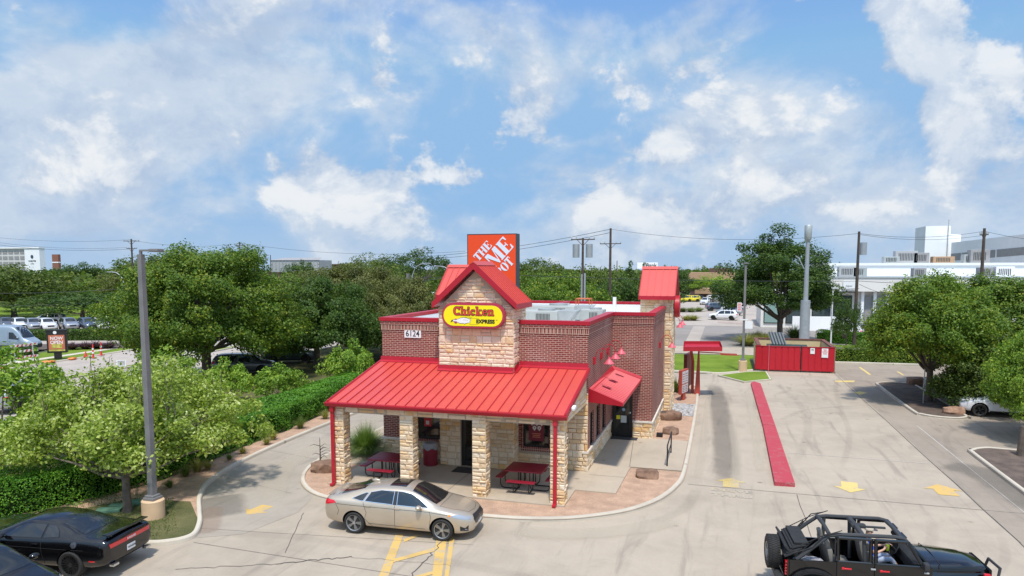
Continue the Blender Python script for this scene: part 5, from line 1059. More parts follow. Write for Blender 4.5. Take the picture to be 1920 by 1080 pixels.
# tall grey monopole
t = thing('monopole', 'tall pale steel monopole with a thick base behind the dumpster', 'pole', (0, 0, 0)); mx, mz = PY(1516, 422, 76); t.location = (mx, 76, 0)
q = MB(); q.cyl((mx, 76, 0), (mx, 76, PY(1514, 563, 76)[1]), .50, .45, n=16); part('base', q, M['steelpale'], t, True); q = MB(); q.cyl((mx, 76, 3.9), (mx, 76, mz-1.), .25, .17, n=14); part('shaft', q, M['steelpale'], t, True)
q = MB(); q.lathe([(.2, 0), (.34, .25), (.36, 1.5), (.3, 1.6)], (mx, 76, mz-1.6), 14); part('antenna', q, M['galv'], t, True); q = MB(); q.tube([(mx-.25, 76, mz-4.3), (mx-.8, 76, mz-3.2), (mx-1.1, 76, mz-3.0)], .05, 6); part('side_arm', q, M['steelpale'], t, True)
def streetlight(u, vt, vb, Y, dirx, lab):
    x, h = PY(u, vt, Y); t = thing('street_light', lab, 'street light', (x, Y, 0), 0, 'silver street lights'); q = MB(); q.cyl((x, Y, 0), (x, Y, h-1.8), .17, .12, n=8); part('pole', q, M['steelpale'], t, True)
    q = MB(); q.tube([(x, Y, h-1.8), (x+dirx*.5, Y, h-.6), (x+dirx*1.4, Y, h-.1), (x+dirx*2.2, Y, h)], .07, 6); q.bbox((x+dirx*2.6, Y, h), .9, .3, .14, b=.04); part('lamp_arm', q, M['steelpale'], t, True)
streetlight(773, 494, 560, 100, 1, 'silver street light curving right, left of the gable roof'); streetlight(848, 499, 560, 105, -1, 'silver street light curving left, half behind the gable roof'); streetlight(232, 510, 560, 85, -1, 'street light between the utility pole and the grey lamp post')
x, h = PY(765, 513, 75); q = MB(); q.bbox((x, 75, h/2), .3, .3, h); solo('lot_pole', q, M['polegrey'], 'square brown grey pole standing just left of the gable roof', 'pole')
for u, v, Y, lab in ((1556, 540, 84, 'thin white pole behind the dumpster enclosure'), ):
    x, h = PY(u+6, v, Y); q = MB(); q.cyl((x, Y, 0), (x, Y, h), .09, .06, n=8); q.bbox((x+.2, Y, h), .7, .3, .1); solo('white_pole', q, M['white'], lab, 'pole', smooth=True)
# roadside things on the left verge
M['strred'] = mat('reflective_red', (.62, .04, .04), .5, var=0)
t = thing('road_barricade', 'white barricade with three red striped boards on the verge', 'barricade', (-59.2, 47.6, .1))
y0, y1 = 46.5, 48.75
for i, z_ in enumerate((.42, .95, 1.48)):
    q = MB(); q.box(-59.22, y0-.15, z_-.1, -59.18, y1+.15, z_+.1, 0)
    for k_ in range(6): ys_ = y0-.05+k_*.4; q.add([(-59.172, ys_, z_-.1), (-59.172, ys_+.17, z_-.1), (-59.172, ys_+.30, z_+.1), (-59.172, ys_+.13, z_+.1)], [(0, 1, 2, 3)], 1)
    q.v = [((a+59.2)*1.+b*0-59.2, b, c) for a, b, c in q.v]; part('striped_board', q, [M['white'], M['strred']], t)
for y in (46.75, 48.45): q = MB(); q.box(-59.26, y-.05, .1, -59.23, y+.05, 1.65); q.bbox((-59.2, y, .13), 1.2, .1, .06); part('upright', q, M['white'], t)
t = thing('advert_sign', 'dark framed illuminated style advert sign reading NOW OPEN on the verge', 'sign', (-57, 49., .1), R(38)); t['label'] = 'black framed roadside advert reading NOW OPEN'
M['advert'] = mat('advert_print', (.50, .14, .07), .5, var=.15, scale=1.5); M['advg'] = mat('advert_food', (.45, .40, .08), .6, var=.5, scale=6)
q = MB(); q.bbox((0, 0, .35), .55, .4, .55, b=.03); part('pedestal', q, M['black'], t, local=True); q = MB(); q.bbox((0, 0, 1.62), 1.55, .5, 2.0, b=.05); q.bbox((0, 0, 2.64), 1.65, .55, .14, b=.03); cb_ = part('cabinet', q, M['black'], t, local=True)
q = MB(); q.box(-.62, -.262, .95, .62, -.252, 2.22, 0); q.box(-.62, -.2622, .78, .62, -.2521, .93, 2); q.bbox((0, -.264, 1.25), .8, .006, .4, m=2); addtext(q, 'NOW', .42, Matrix.Translation((0, -.268, 1.92)) @ UP, .008, .002, .9, 1); addtext(q, 'OPEN', .42, Matrix.Translation((0, -.268, 1.56)) @ UP, .008, .002, .9, 1); part('advert_face', q, [M['advert'], M['white'], M['advg']], cb_)
q = MB(); q.cyl((-.1, -.285, 2.45), (-.1, -.262, 2.45), .14, n=16); part('round_badge', q, M['white'], cb_)
for i, (u, v, lab) in enumerate(((175, 671, 'left of two tall orange and white delineator posts'), (190, 666, 'right of two tall orange and white delineator posts'))):
    x, y = G(u, v, .1); t = thing('delineator', lab, 'delineator', (x, y, .1), 0, 'orange delineator posts on the verge'); q = MB(); q.cyl((x, y, .1), (x, y, 1.35), .09, .05, n=8); q.bbox((x, y, .13), .4, .4, .06); part('post', q, M['strred'], t); q = MB(); q.cyl((x, y, .5), (x, y, .65), .092, .088, n=8); q.cyl((x, y, .85), (x, y, 1.0), .08, .075, n=8); part('band', q, M['white'], t)
x, y = G(161, 669, .1); q = MB(); q.lathe([(.16, .02), (.15, .06), (.03, .5), (.01, .5)], (x, y, .1), 10); q.bbox((x, y, .12), .36, .36, .03); solo('traffic_cone', q, M['strred'], 'small orange cone by the sidewalk', 'cone', smooth=True)
M['orangebag'] = mat('orange_plastic', (.75, .22, .06), .6)
for u, v, w, lab in ((92, 679, 1.0, 'flat orange heap beside the advert sign'), (136, 673, .7, 'small orange heap right of the advert sign'), (2, 692, .9, 'orange heap at the left edge of the frame')):
    x, y = G(u, v, .1); q = MB(); q.ball((x, y, .14), .5, 2, sc=(w, w, .22), jit=.5); solo('sandbag', q, M['orangebag'], lab, 'sandbag', 'orange sandbags on the verge', smooth=True)
x, y = G(228, 693, .1); q = MB(); q.bbox((x, y, .62), .75, .02, .5, R(25), 0)
for k_ in range(4): q.bbox((x+.006, y-.013, .48+k_*.1), .55, .006, .03, R(25), 1)
for s_ in (-.25, .25): q.cyl((x+s_*.9, y+s_*.42, .1), (x+s_*.9, y+s_*.42, .4), .01, n=5)
solo('yard_sign', q, [M['white'], M['sign_k']], 'small white lawn sign in the grass median', 'sign')
# ================================================================== vehicles
def paint(name, col, flake=.0, rough=.28, coat=1.):
    m, t, b = newmat(name); tc = t.add('ShaderNodeTexCoord').outputs['Object']
    f = t.noise(tc, 1.2, 3); c = t.ramp(f, [(.35, tuple(x*.94 for x in col)), (.65, tuple(min(1, x*1.05) for x in col))]); t.link(c, b.inputs['Base Color'])
    b.inputs['Metallic'].default_value = flake; b.inputs['Roughness'].default_value = rough; b.inputs['Coat Weight'].default_value = coat; b.inputs['Coat Roughness'].default_value = .03; return m
M['champagne'] = paint('champagne_metallic_paint', (.52, .435, .33), .55, .36); M['gloss'] = paint('black_gloss_paint', (.004, .004, .0045), 0, .12, .45); M['cwhite'] = paint('white_car_paint', (.70, .70, .70), 0, .3); M['csilver'] = paint('silver_car_paint', (.38, .39, .41), .6, .35)
M['cgrey'] = paint('grey_car_paint', (.10, .105, .115), .4, .3); M['cred'] = paint('red_car_paint', (.35, .012, .015), 0, .3); M['cyellow'] = paint('yellow_car_paint', (.75, .62, .02), 0, .3); M['cblue'] = paint('slate_blue_car_paint', (.055, .075, .11), .3, .3); M['vanblue'] = paint('pale_blue_grey_van_paint', (.30, .36, .42), .3, .35)
M['tyre'] = mat('tyre_rubber', (.022, .021, .020), .85, var=.2, scale=20); M['rim'] = mat('alloy_rim', (.45, .45, .44), .35, .8, 0); M['rimdark'] = mat('dark_rim', (.05, .05, .05), .4, .6, 0); M['well'] = mat('wheel_well_black', (.008, .008, .008), .9, var=0)
M['cglass'] = mat('car_window_glass', (.010, .013, .015), .05, var=0, spec=.9); M['chrome'] = mat('chrome_trim', (.65, .65, .66), .18, .95, 0); M['seam'] = mat('panel_gap', (.015, .014, .013), .8, var=0)
M['tail'] = mat('tail_light_red', (.62, .006, .016), .15, var=0, coat=1.); M['lamp'] = mat('head_light_glass', (.30, .33, .37), .10, .2, 0, coat=1.); M['amber'] = mat('amber_marker', (.75, .22, .02), .2, var=0); M['grille'] = mat('black_grille', (.018, .018, .02), .35, var=0); M['cplastic'] = mat('grey_plastic_cladding', (.03, .03, .032), .6, var=0)
def interp(keys, x):
    if x <= keys[0][0]: return keys[0][1]
    for (a, va), (b, vb) in zip(keys, keys[1:]):
        if x <= b: f = (x-a)/(b-a); return va+(vb-va)*f
    return keys[-1][1]
def car_mesh(P):
    xs = P['xs']; rings = []
    for x in xs:
        hw = interp(P['hw'], x); zb = interp(P['zb'], x); zt = interp(P['zt'], x); zl = interp(P['belt'], x); wt = interp(P['wt'], x); drop = interp(P.get('drop', [(0, .05)]), x)
        zl = min(zl, zt-drop-.01); z7 = zt-drop; w5 = hw*P.get('shoulder', .93)
        zm = zb+(zl-zb)*.5
        rings.append([(0, zb), (hw*.80, zb), (hw*.965, zb+.07), (hw, zm), (hw*.985, zl-.09), (w5, zl), (w5+(wt-w5)*.88, zl+(z7-zl)*.88), (wt*.93, z7+.012*(drop > .04)), (wt*.55, zt-drop*.28), (0, zt)])
    bm = bmesh.new(); n = 10; V = []
    for x, r in zip(xs, rings):
        row = {}
        for j, (y, z) in enumerate(r): row[(j, 1)] = bm.verts.new((x, y, z)); row[(j, -1)] = row[(j, 1)] if j in (0, 9) else bm.verts.new((x, -y, z))
        V.append(row)
    for i in range(len(xs)-1):
        for s_ in (1, -1):
            for j in range(n-1):
                q = [V[i][(j, s_)], V[i+1][(j, s_)], V[i+1][(j+1, s_)], V[i][(j+1, s_)]]; bm.faces.new(q if s_ > 0 else q[::-1])
    for i, flip in ((0, True), (len(xs)-1, False)):
        for j in range(n-1):
            q = [V[i][(j, 1)], V[i][(j, -1)], V[i][(j+1, -1)], V[i][(j+1, 1)]]
            q2 = []
            for v in q:
                if v not in q2: q2.append(v)
            if flip: q2 = q2[::-1]
            bm.faces.new(q2)
    bmesh.ops.recalc_face_normals(bm, faces=bm.faces)
    me = bpy.data.meshes.new('b'); bm.to_mesh(me); bm.free(); me.materials.append(P['paint']); me.materials.append(M['well'])
    o = bpy.data.objects.new('b', me); COL.objects.link(o); md = o.modifiers.new('s', 'SUBSURF'); md.levels = 2; md.render_levels = 2
    cut = MB(); R_ = P['R']
    for ax in P['axles']:
        for s_ in (1, -1): y = interp(P['hw'], ax); cut.cyl((ax, s_*(y-.30), R_+.01), (ax, s_*(y+.2), R_+.01), R_+P.get('gap', .05), n=32)
    cm = cut.mesh('c', [M['well']]); 
    if not cm.materials: cm.materials.append(M['well'])
    co = bpy.data.objects.new('c', cm); COL.objects.link(co); bl = o.modifiers.new('x', 'BOOLEAN'); bl.object = co; bl.operation = 'DIFFERENCE'; bl.solver = 'EXACT'; bl.material_mode = 'TRANSFER'
    dg = bpy.context.evaluated_depsgraph_get(); dg.update(); out = bpy.data.meshes.new_from_object(o.evaluated_get(dg)); bpy.data.objects.remove(o); bpy.data.objects.remove(co)
    out.name = 'body'
    out.polygons.foreach_set('use_smooth', [True]*len(out.polygons)); out.set_sharp_from_angle(angle=R(42))
    bm = bmesh.new(); bm.from_mesh(out); bvh = BVHTree.FromBMesh(bm); bm.free(); return out, bvh
DIRS = {'L': (Vector((0, 1, 0)), lambda a, b: Vector((a, 0, b))), 'R': (Vector((0, -1, 0)), lambda a, b: Vector((a, 0, b))), 'T': (Vector((0, 0, 1)), lambda a, b: Vector((a, b, 0))), 'F': (Vector((1, 0, 0)), lambda a, b: Vector((0, a, b))), 'B': (Vector((-1, 0, 0)), lambda a, b: Vector((0, a, b)))}
def conform(bvh, poly, d, off=.006, res=.07, th=0.):
    D, f = DIRS[d]; bm = bmesh.new(); bm.faces.new([bm.verts.new(f(*p)) for p in poly]); bmesh.ops.triangulate(bm, faces=bm.faces)
    for _ in range(7):
        ed = [e for e in bm.edges if e.calc_length() > res*1.6]
        if not ed: break
        bmesh.ops.subdivide_edges(bm, edges=ed, cuts=1); bmesh.ops.triangulate(bm, faces=[q for q in bm.faces if len(q.verts) > 3])
    for v in bm.verts:
        o = v.co+D*5; h = bvh.ray_cast(o, -D)
        if h[0] is None:
            h2 = bvh.find_nearest(v.co+D*1.0); h = (h2[0], h2[1])
        v.co = h[0]+h[1]*off
    # faces look outwards
    for q in bm.faces: q.normal_update()
    if sum(q.normal.dot(D) for q in bm.faces) < 0: bmesh.ops.reverse_faces(bm, faces=bm.faces)
    mb = MB(); mb.bm(bm); return mb
def ribbon(bvh, line, d, w=.012, off=.004, closed=False, mb=None, res=.06):
    D, f = DIRS[d]; mb = mb or MB(); pts = []
    L = line+[line[0]] if closed else line
    for a, b in zip(L, L[1:]):
        n = max(1, int(math.hypot(b[0]-a[0], b[1]-a[1])/res)); pts += [(a[0]+(b[0]-a[0])*i/n, a[1]+(b[1]-a[1])*i/n) for i in range(n)]
    pts.append(L[-1]); P3 = []
    for p in pts:
        h = bvh.ray_cast(f(*p)+D*5, -D)
        if h[0] is None: h = bvh.find_nearest(f(*p)+D)
        P3.append((h[0]+h[1]*off, h[1]))
    o = len(mb.v)
    for i, (p, nn) in enumerate(P3):
        t_ = (P3[min(i+1, len(P3)-1)][0]-P3[max(0, i-1)][0]); s_ = t_.cross(nn)
        if s_.length < 1e-6: s_ = Vector((0, 0, 1))
        s_.normalize(); mb.v += [tuple(p+s_*w/2), tuple(p-s_*w/2)]
    for i in range(len(P3)-1): mb.f.append((o+2*i, o+2*i+1, o+2*i+3, o+2*i+2)); mb.m.append(0)
    return mb
def wheel(t, x, y, R_, w, rimm, spokes, side, steer=0., name='wheel', rr=.70, twin=True):
    q = MB(); rim = R_*rr
    prof = [(rim, -w/2+.01), (rim+.01, -w/2), (R_-.035, -w/2-.004), (R_-.008, -w/2+.025), (R_, 0), (R_-.008, w/2-.025), (R_-.035, w/2+.004), (rim+.01, w/2), (rim, w/2-.01)]
    q.lathe(prof, (0, 0, 0), 36, ax='Y'); q.f = q.f[:-2]; q.m = q.m[:-2]
    q.cyl((0, -w*.3, 0), (0, w*.1, 0), rim*.98, n=28)
    Mx = Matrix.Translation((x, y, R_)) @ Matrix.Rotation(steer, 4, 'Z') @ (Matrix.Rotation(math.pi, 4, 'Z') if side > 0 else Matrix.Identity(4))
    q.xform(Mx); o = part(name, q, M['tyre'], t, True, 50, local=True)
    f = -w/2+.012; q = MB(); q.lathe([(rim*.93, f+.03), (rim*.94, f), (rim*.99, f-.008), (rim*1.01, f+.01), (rim*1.0, f+.06)], (0, 0, 0), 36, ax='Y'); q.f = q.f[:-2]; q.m = q.m[:-2]
    n0 = len(q.v)
    for i in range(spokes):
        for k_ in ((-.13, .13) if twin else (0,)):
            a = 2*math.pi*i/spokes; a1 = a+k_; r0, r1 = rim*.16, rim*.95; ww0, ww1 = (.020, .020) if twin else (.012, .012)
            c0 = Vector((math.cos(a+k_*.4)*r0, f+.015, math.sin(a+k_*.4)*r0)); c1 = Vector((math.cos(a1)*r1, f+.004, math.sin(a1)*r1)); s_ = (c1-c0).cross(Vector((0, 1, 0))).normalized(); b = Vector((0, .035, 0))
            vs = [c0-s_*ww0, c0+s_*ww0, c1+s_*ww1, c1-s_*ww1]; vs += [v+b for v in vs]; q.add(vs, [(0, 1, 2, 3), (3, 2, 1, 0), (0, 4, 5, 1), (2, 6, 7, 3), (1, 5, 6, 2), (3, 7, 4, 0)])
    q.cyl((0, f-.002, 0), (0, f+.05, 0), rim*.20, n=14); q.xform(Mx); part('rim', q, rimm, o, True, 30, local=True); return o
def mirrored(poly): return [(a, -b) for a, b in poly][::-1]
def lathe_fix(): pass
def mirror_part(t, x, y, z, m, side):
    q = MB(); q.ball((x, y, z), .11, 3, sc=(.85, 1.1, .62)); q.bbox((x, y-side*.11, z-.05), .07, .12, .03); part('mirror', q, m, t, True, 60, local=True)
def finish_car(t, P, bvh, body, detail=True):
    b = part('body', body, None, t, local=True)
    for sd_ in ('L', 'R'):
        for nm, poly in P['side_windows']:
            w_ = part(nm, conform(bvh, poly, sd_, .005, P.get('res', .08)), M['cglass'], t, True, 40, local=True)
            if detail: part('window_trim', ribbon(bvh, poly, sd_, .018, .008, True), P.get('trim', M['chrome']), w_, local=True)
    for nm, poly in P['top_windows']: part(nm, conform(bvh, poly, 'T', .005, P.get('res', .08)), P.get('tg', M['cglass']), t, True, 40, local=True)
    for nm, poly, d, mm in P['patches']:
        part(nm, conform(bvh, poly, d, .006, .05), M[mm], t, True, 40, local=True)
        if d in 'LR' and P.get('both', True): part(nm, conform(bvh, poly, 'R' if d == 'L' else 'L', .006, .05), M[mm], t, True, 40, local=True)
    if detail:
        for sd_ in ('L', 'R'):
            for ln_ in P['seams']: part('panel_gap', ribbon(bvh, ln_, sd_, .011, .003), M['seam'], b, local=True)
            for hx, hz in P['handles']:
                h = bvh.ray_cast(DIRS[sd_][1](hx, hz)+DIRS[sd_][0]*5, -DIRS[sd_][0]); q = MB(); q.bbox(h[0]+h[1]*.018, .19, .03, .032, b=.01); part('door_handle', q, P.get('hm', P['paint']), t, True, local=True)
        for ln_ in P.get('top_seams', []): part('panel_gap', ribbon(bvh, ln_, 'T', .011, .003), M['seam'], b, local=True)
    for ax in P['axles']:
        hw = interp(P['hw'], ax)
        for s_ in (1, -1): wheel(t, ax, s_*(hw-.5*P['tw']-.012), P['R'], P['tw'], P['rimm'], P['sp'], s_, twin=P.get('twin', True), rr=P.get('rr', .72))
    hx, hz = P['mirror']
    for s_ in (1, -1): mirror_part(t, hx, s_*(interp(P['hw'], hx)*.99+.06), hz, P.get('mm', P['paint']), s_)
# ---- champagne sedan
SED = dict(paint=M['champagne'], R=.335, tw=.225, axles=(-1.425, 1.425), rimm=M['rim'], sp=5, rr=.74, gap=.055,
  xs=[-2.50, -2.46, -2.36, -2.16, -1.9, -1.62, -1.3, -1.0, -.6, -.1, .25, .55, .85, 1.15, 1.45, 1.75, 2.0, 2.18, 2.30, 2.36],
  hw=[(-2.5, .66), (-2.46, .76), (-2.36, .845), (-2.1, .90), (-1.5, .925), (0, .925), (1.4, .925), (1.8, .90), (2.05, .84), (2.2, .74), (2.3, .62), (2.36, .50)],
  zb=[(-2.5, .42), (-2.36, .30), (-2.0, .24), (-1.4, .20), (1.4, .18), (2.0, .19), (2.3, .24), (2.36, .34)],
  zt=[(-2.5, .92), (-2.46, 1.02), (-2.36, 1.115), (-2.1, 1.125), (-1.9, 1.17), (-1.6, 1.27), (-1.3, 1.365), (-1.0, 1.425), (-.6, 1.468), (-.1, 1.478), (.25, 1.455), (.55, 1.365), (.85, 1.225), (1.15, 1.06), (1.45, .985), (1.75, .935), (2.0, .875), (2.18, .80), (2.3, .72), (2.36, .62)],
  belt=[(-2.5, .90), (-2.3, 1.02), (-1.8, 1.04), (-1.0, 1.01), (0, .97), (.9, .93), (1.5, .90), (2.0, .78), (2.36, .58)],
  wt=[(-2.5, .52), (-2.3, .68), (-2.0, .70), (-1.5, .60), (-1.0, .60), (-.1, .61), (.3, .60), (.6, .61), (.9, .64), (1.2, .69), (1.6, .70), (2.0, .62), (2.2, .50), (2.36, .34)],
  drop=[(-2.5, .03), (-1.8, .05), (-1.2, .07), (.3, .07), (.8, .06), (1.3, .045), (2.36, .04)],
  side_windows=[('rear_quarter_window', [(-1.52, 1.075), (-1.22, 1.035), (-1.13, 1.035), (-1.0, 1.25), (-1.08, 1.255), (-1.28, 1.18)]), ('rear_door_window', [(-1.08, 1.03), (-.16, .99), (-.16, 1.345), (-.6, 1.345), (-.93, 1.275)]), ('front_door_window', [(-.02, .985), (.98, .955), (.93, 1.0), (.62, 1.19), (.38, 1.30), (.1, 1.345), (-.05, 1.348)])],
  top_windows=[('windscreen', [(1.17, -.60), (1.22, -.3), (1.24, 0), (1.22, .3), (1.17, .60), (.75, .575), (.38, .52), (.34, 0), (.38, -.52), (.75, -.575)]), ('rear_window', [(-1.2, -.50), (-1.16, 0), (-1.2, .50), (-1.6, .55), (-1.98, .58), (-2.02, 0), (-1.98, -.58), (-1.6, -.55)]), ('sunroof', [(.12, -.40), (.12, .40), (-.42, .40), (-.42, -.40)])],
  patches=[('door_pillar', [(-.155, .99), (-.025, .985), (-.05, 1.345), (-.155, 1.345)], 'L', 'grille'), ('tail_light', [(-2.49, .82), (-2.02, .93), (-2.10, .995), (-2.48, 1.0)], 'L', 'tail'), ('head_light', [(1.66, .765), (2.24, .64), (2.22, .71), (1.95, .80), (1.70, .815)], 'L', 'lamp'), ('indicator', [(1.60, .775), (1.72, .75), (1.74, .815), (1.64, .82)], 'L', 'amber'), ('fog_light', [(1.98, .34), (2.2, .31), (2.21, .50), (2.12, .42), (1.98, .49)], 'L', 'grille'), ('fog_lamp_lens', [(2.04, .355), (2.18, .34), (2.17, .385), (2.08, .40)], 'L', 'lamp'),
     ('grille', [(-.50, .60), (-.40, .46), (.40, .46), (.50, .60), (.40, .73), (-.40, .73)], 'F', 'grille'), ('lower_grille', [(-.50, .26), (.50, .26), (.42, .36), (-.42, .36)], 'F', 'grille'), ('plate', [(-.17, .40), (.17, .40), (.17, .50), (-.17, .50)], 'F', 'white'), ('tail_light', [(-.78, .86), (-.5, .88), (-.5, .96), (-.78, .98)], 'B', 'tail'), ('tail_light', [(.5, .88), (.78, .86), (.78, .98), (.5, .96)], 'B', 'tail')],
  seams=[[(-1.12, 1.0), (-1.0, .70), (-1.06, .50), (-.82, .27)], [(-.09, .98), (-.07, .8), (-.08, .27)], [(1.02, .93), (1.08, .72), (1.02, .27)], [(-2.0, .90), (-1.0, .885), (0, .87), (1.0, .86), (1.6, .80)], [(-.95, .36), (.9, .33)], [(-2.05, .93), (-1.92, .7), (-1.98, .55)]],
  top_seams=[[(1.30, -.66), (1.33, 0), (1.30, .66)], [(1.30, .62), (1.7, .60), (2.12, .42), (2.2, 0), (2.12, -.42), (1.7, -.60), (1.30, -.62)], [(-2.05, -.62), (-2.05, .62)]],
  handles=[(-.95, .905), (.0, .885)], mirror=(.72, 1.0))
body, bvh = car_mesh(SED)
t = thing('sedan', 'champagne four-door sedan with sunroof parked in front of the stone porch', 'car', (0, 0, 0)); sedan = t
finish_car(t, SED, bvh, body)
q = MB(); q.ball((-1.05, 0, 1.44), .09, 3, sc=(1.6, .45, .7)); part('antenna_fin', q, M['champagne'], t, True, 60, local=True)
q = MB(); q.add([(a_*.8-.42, b_*.86, c_-.03) for a_, b_, c_ in [(-2.5, -.66, 1.10), (-2.44, 0, 1.14), (-2.5, .66, 1.10), (-2.28, .70, 1.12), (-2.22, 0, 1.13), (-2.28, -.70, 1.12), (-2.5, -.66, 1.125), (-2.46, 0, 1.17), (-2.5, .66, 1.125), (-2.28, .70, 1.13), (-2.22, 0, 1.14), (-2.28, -.70, 1.13)]], [(6, 11, 10, 7), (7, 10, 9, 8), (0, 6, 7, 1), (1, 7, 8, 2), (2, 8, 9, 3), (0, 5, 11, 6)]); part('boot_spoiler', q, M['champagne'], t, True, 60, local=True)
a0, a1 = Vector((*G(665, 999), 0)), Vector((*G(832, 1014), 0)); dv = (a1-a0).normalized(); ang = math.atan2(dv.y, dv.x); nn = Vector((-dv.y, dv.x, 0))
c_ = (a0+a1)/2+nn*.80; place(t, (c_.x, c_.y, .02), ang)
# ---- black coupe
CPE = dict(paint=M['gloss'], R=.37, tw=.27, axles=(-1.475, 1.475), rimm=M['rimdark'], sp=20, twin=False, rr=.74, gap=.045, trim=M['gloss'], hm=M['gloss'],
  xs=[-2.56, -2.52, -2.42, -2.2, -1.9, -1.6, -1.35, -1.05, -.7, -.3, .05, .3, .6, .9, 1.2, 1.6, 2.0, 2.3, 2.42, 2.46],
  hw=[(-2.56, .80), (-2.52, .86), (-2.42, .92), (-2.1, .96), (-1.4, .965), (0, .945), (1.5, .96), (2.1, .93), (2.35, .86), (2.46, .78)],
  zb=[(-2.56, .46), (-2.42, .33), (-1.9, .24), (1.6, .2), (2.3, .24), (2.46, .36)],
  zt=[(-2.56, .98), (-2.52, 1.05), (-2.42, 1.10), (-2.2, 1.105), (-1.9, 1.11), (-1.6, 1.16), (-1.35, 1.26), (-1.05, 1.37), (-.7, 1.43), (-.3, 1.45), (.05, 1.44), (.3, 1.38), (.6, 1.24), (.9, 1.10), (1.2, 1.05), (1.6, 1.02), (2.0, .98), (2.3, .92), (2.42, .86), (2.46, .8)],
  belt=[(-2.56, .96), (-2.4, 1.03), (-1.7, 1.045), (-1.2, 1.04), (-.6, .99), (.8, .97), (2.0, .92), (2.46, .78)],
  wt=[(-2.56, .70), (-2.3, .80), (-1.9, .80), (-1.6, .70), (-1.2, .62), (-.7, .60), (.0, .60), (.3, .60), (.6, .64), (.9, .72), (1.3, .80), (2.0, .80), (2.46, .66)],
  drop=[(-2.56, .03), (-1.7, .04), (-1.1, .07), (.2, .07), (.9, .04), (2.46, .04)],
  side_windows=[('quarter_window', [(-1.10, 1.075), (-.62, 1.03), (-.62, 1.32), (-.85, 1.30), (-1.0, 1.20)]), ('door_window', [(-.57, 1.025), (.62, .995), (.55, 1.06), (.30, 1.22), (.05, 1.32), (-.57, 1.33)])],
  top_windows=[('windscreen', [(.95, -.66), (1.02, 0), (.95, .66), (.55, .60), (.22, .54), (.17, 0), (.22, -.54), (.55, -.60)]), ('rear_window', [(-1.0, -.52), (-.96, 0), (-1.0, .52), (-1.35, .56), (-1.72, .62), (-1.76, 0), (-1.72, -.62), (-1.35, -.56)])],
  patches=[('tail_light', [(-.74, .83), (.74, .83), (.77, .94), (-.77, .94)], 'B', 'tail'), ('number_plate', [(-.16, .55), (.16, .55), (.16, .71), (-.16, .71)], 'B', 'white'), ('lower_valance', [(-.6, .36), (.6, .36), (.55, .44), (-.55, .44)], 'B', 'grille'), ('side_marker', [(-2.22, .50), (-2.05, .50), (-2.05, .54), (-2.22, .54)], 'L', 'tail'), ('head_light', [(-.7, .68), (-.35, .68), (-.35, .82), (-.7, .82)], 'F', 'lamp'), ('head_light', [(.35, .68), (.7, .68), (.7, .82), (.35, .82)], 'F', 'lamp')],
  seams=[[(-.6, 1.0), (-.62, .7), (-.70, .32)], [(.62, .98), (.70, .7), (.66, .30)], [(-1.9, .8), (-.6, .78), (1.2, .76)]], top_seams=[[(-1.82, -.72), (-1.82, .72)], [(-1.82, .72), (-2.4, .74)], [(-1.82, -.72), (-2.4, -.74)], [(1.05, -.7), (1.08, 0), (1.05, .7)]], handles=[(-.42, .87)], mirror=(.55, 1.06))
body, bvh = car_mesh(CPE)
t = thing('coupe', 'glossy black two-door coupe with a full-width red tail light', 'car', (0, 0, 0)); coupe = t
finish_car(t, CPE, bvh, body)
q = MB(); q.bbox((-2.43, 0, 1.17), .20, 1.5, .03, b=.012); 
for y in (-.6, .6): q.bbox((-2.40, y, 1.13), .14, .04, .07)
part('rear_spoiler', q, M['gloss'], t, True, local=True)
q = MB(); addtext(q, 'DODGE', .075, Matrix(((0, 0, -1, -2.585), (-1, 0, 0, 0), (0, 1, 0, .885), (0, 0, 0, 1))), .002, .002, 1.2); part('badge', q, M['posterw'], t, local=True)
q = MB(); addtext(q, 'NCP-4278', .07, Matrix(((0, 0, -1, -2.583), (-1, 0, 0, 0), (0, 1, 0, .63), (0, 0, 0, 1))), .001, .002, .9); part('plate_lettering', q, M['sign_k'], t, local=True)
for y in (-.62, .62): q = MB(); q.bbox((-2.54, y, .36), .14, .2, .07, b=.02); part('exhaust', q, M['chrome'], t, True, local=True)
for s_ in (1, -1): q = MB(); h = bvh.ray_cast(Vector((-1.62, 5*s_, .93)), Vector((0, -s_, 0))); q.cyl(h[0], h[0]+h[1]*.012, .085, n=18); part('fuel_cap', q, M['chrome'], t, local=True)
place(t, (-17.85, 14.75, .02), math.pi+R(6))
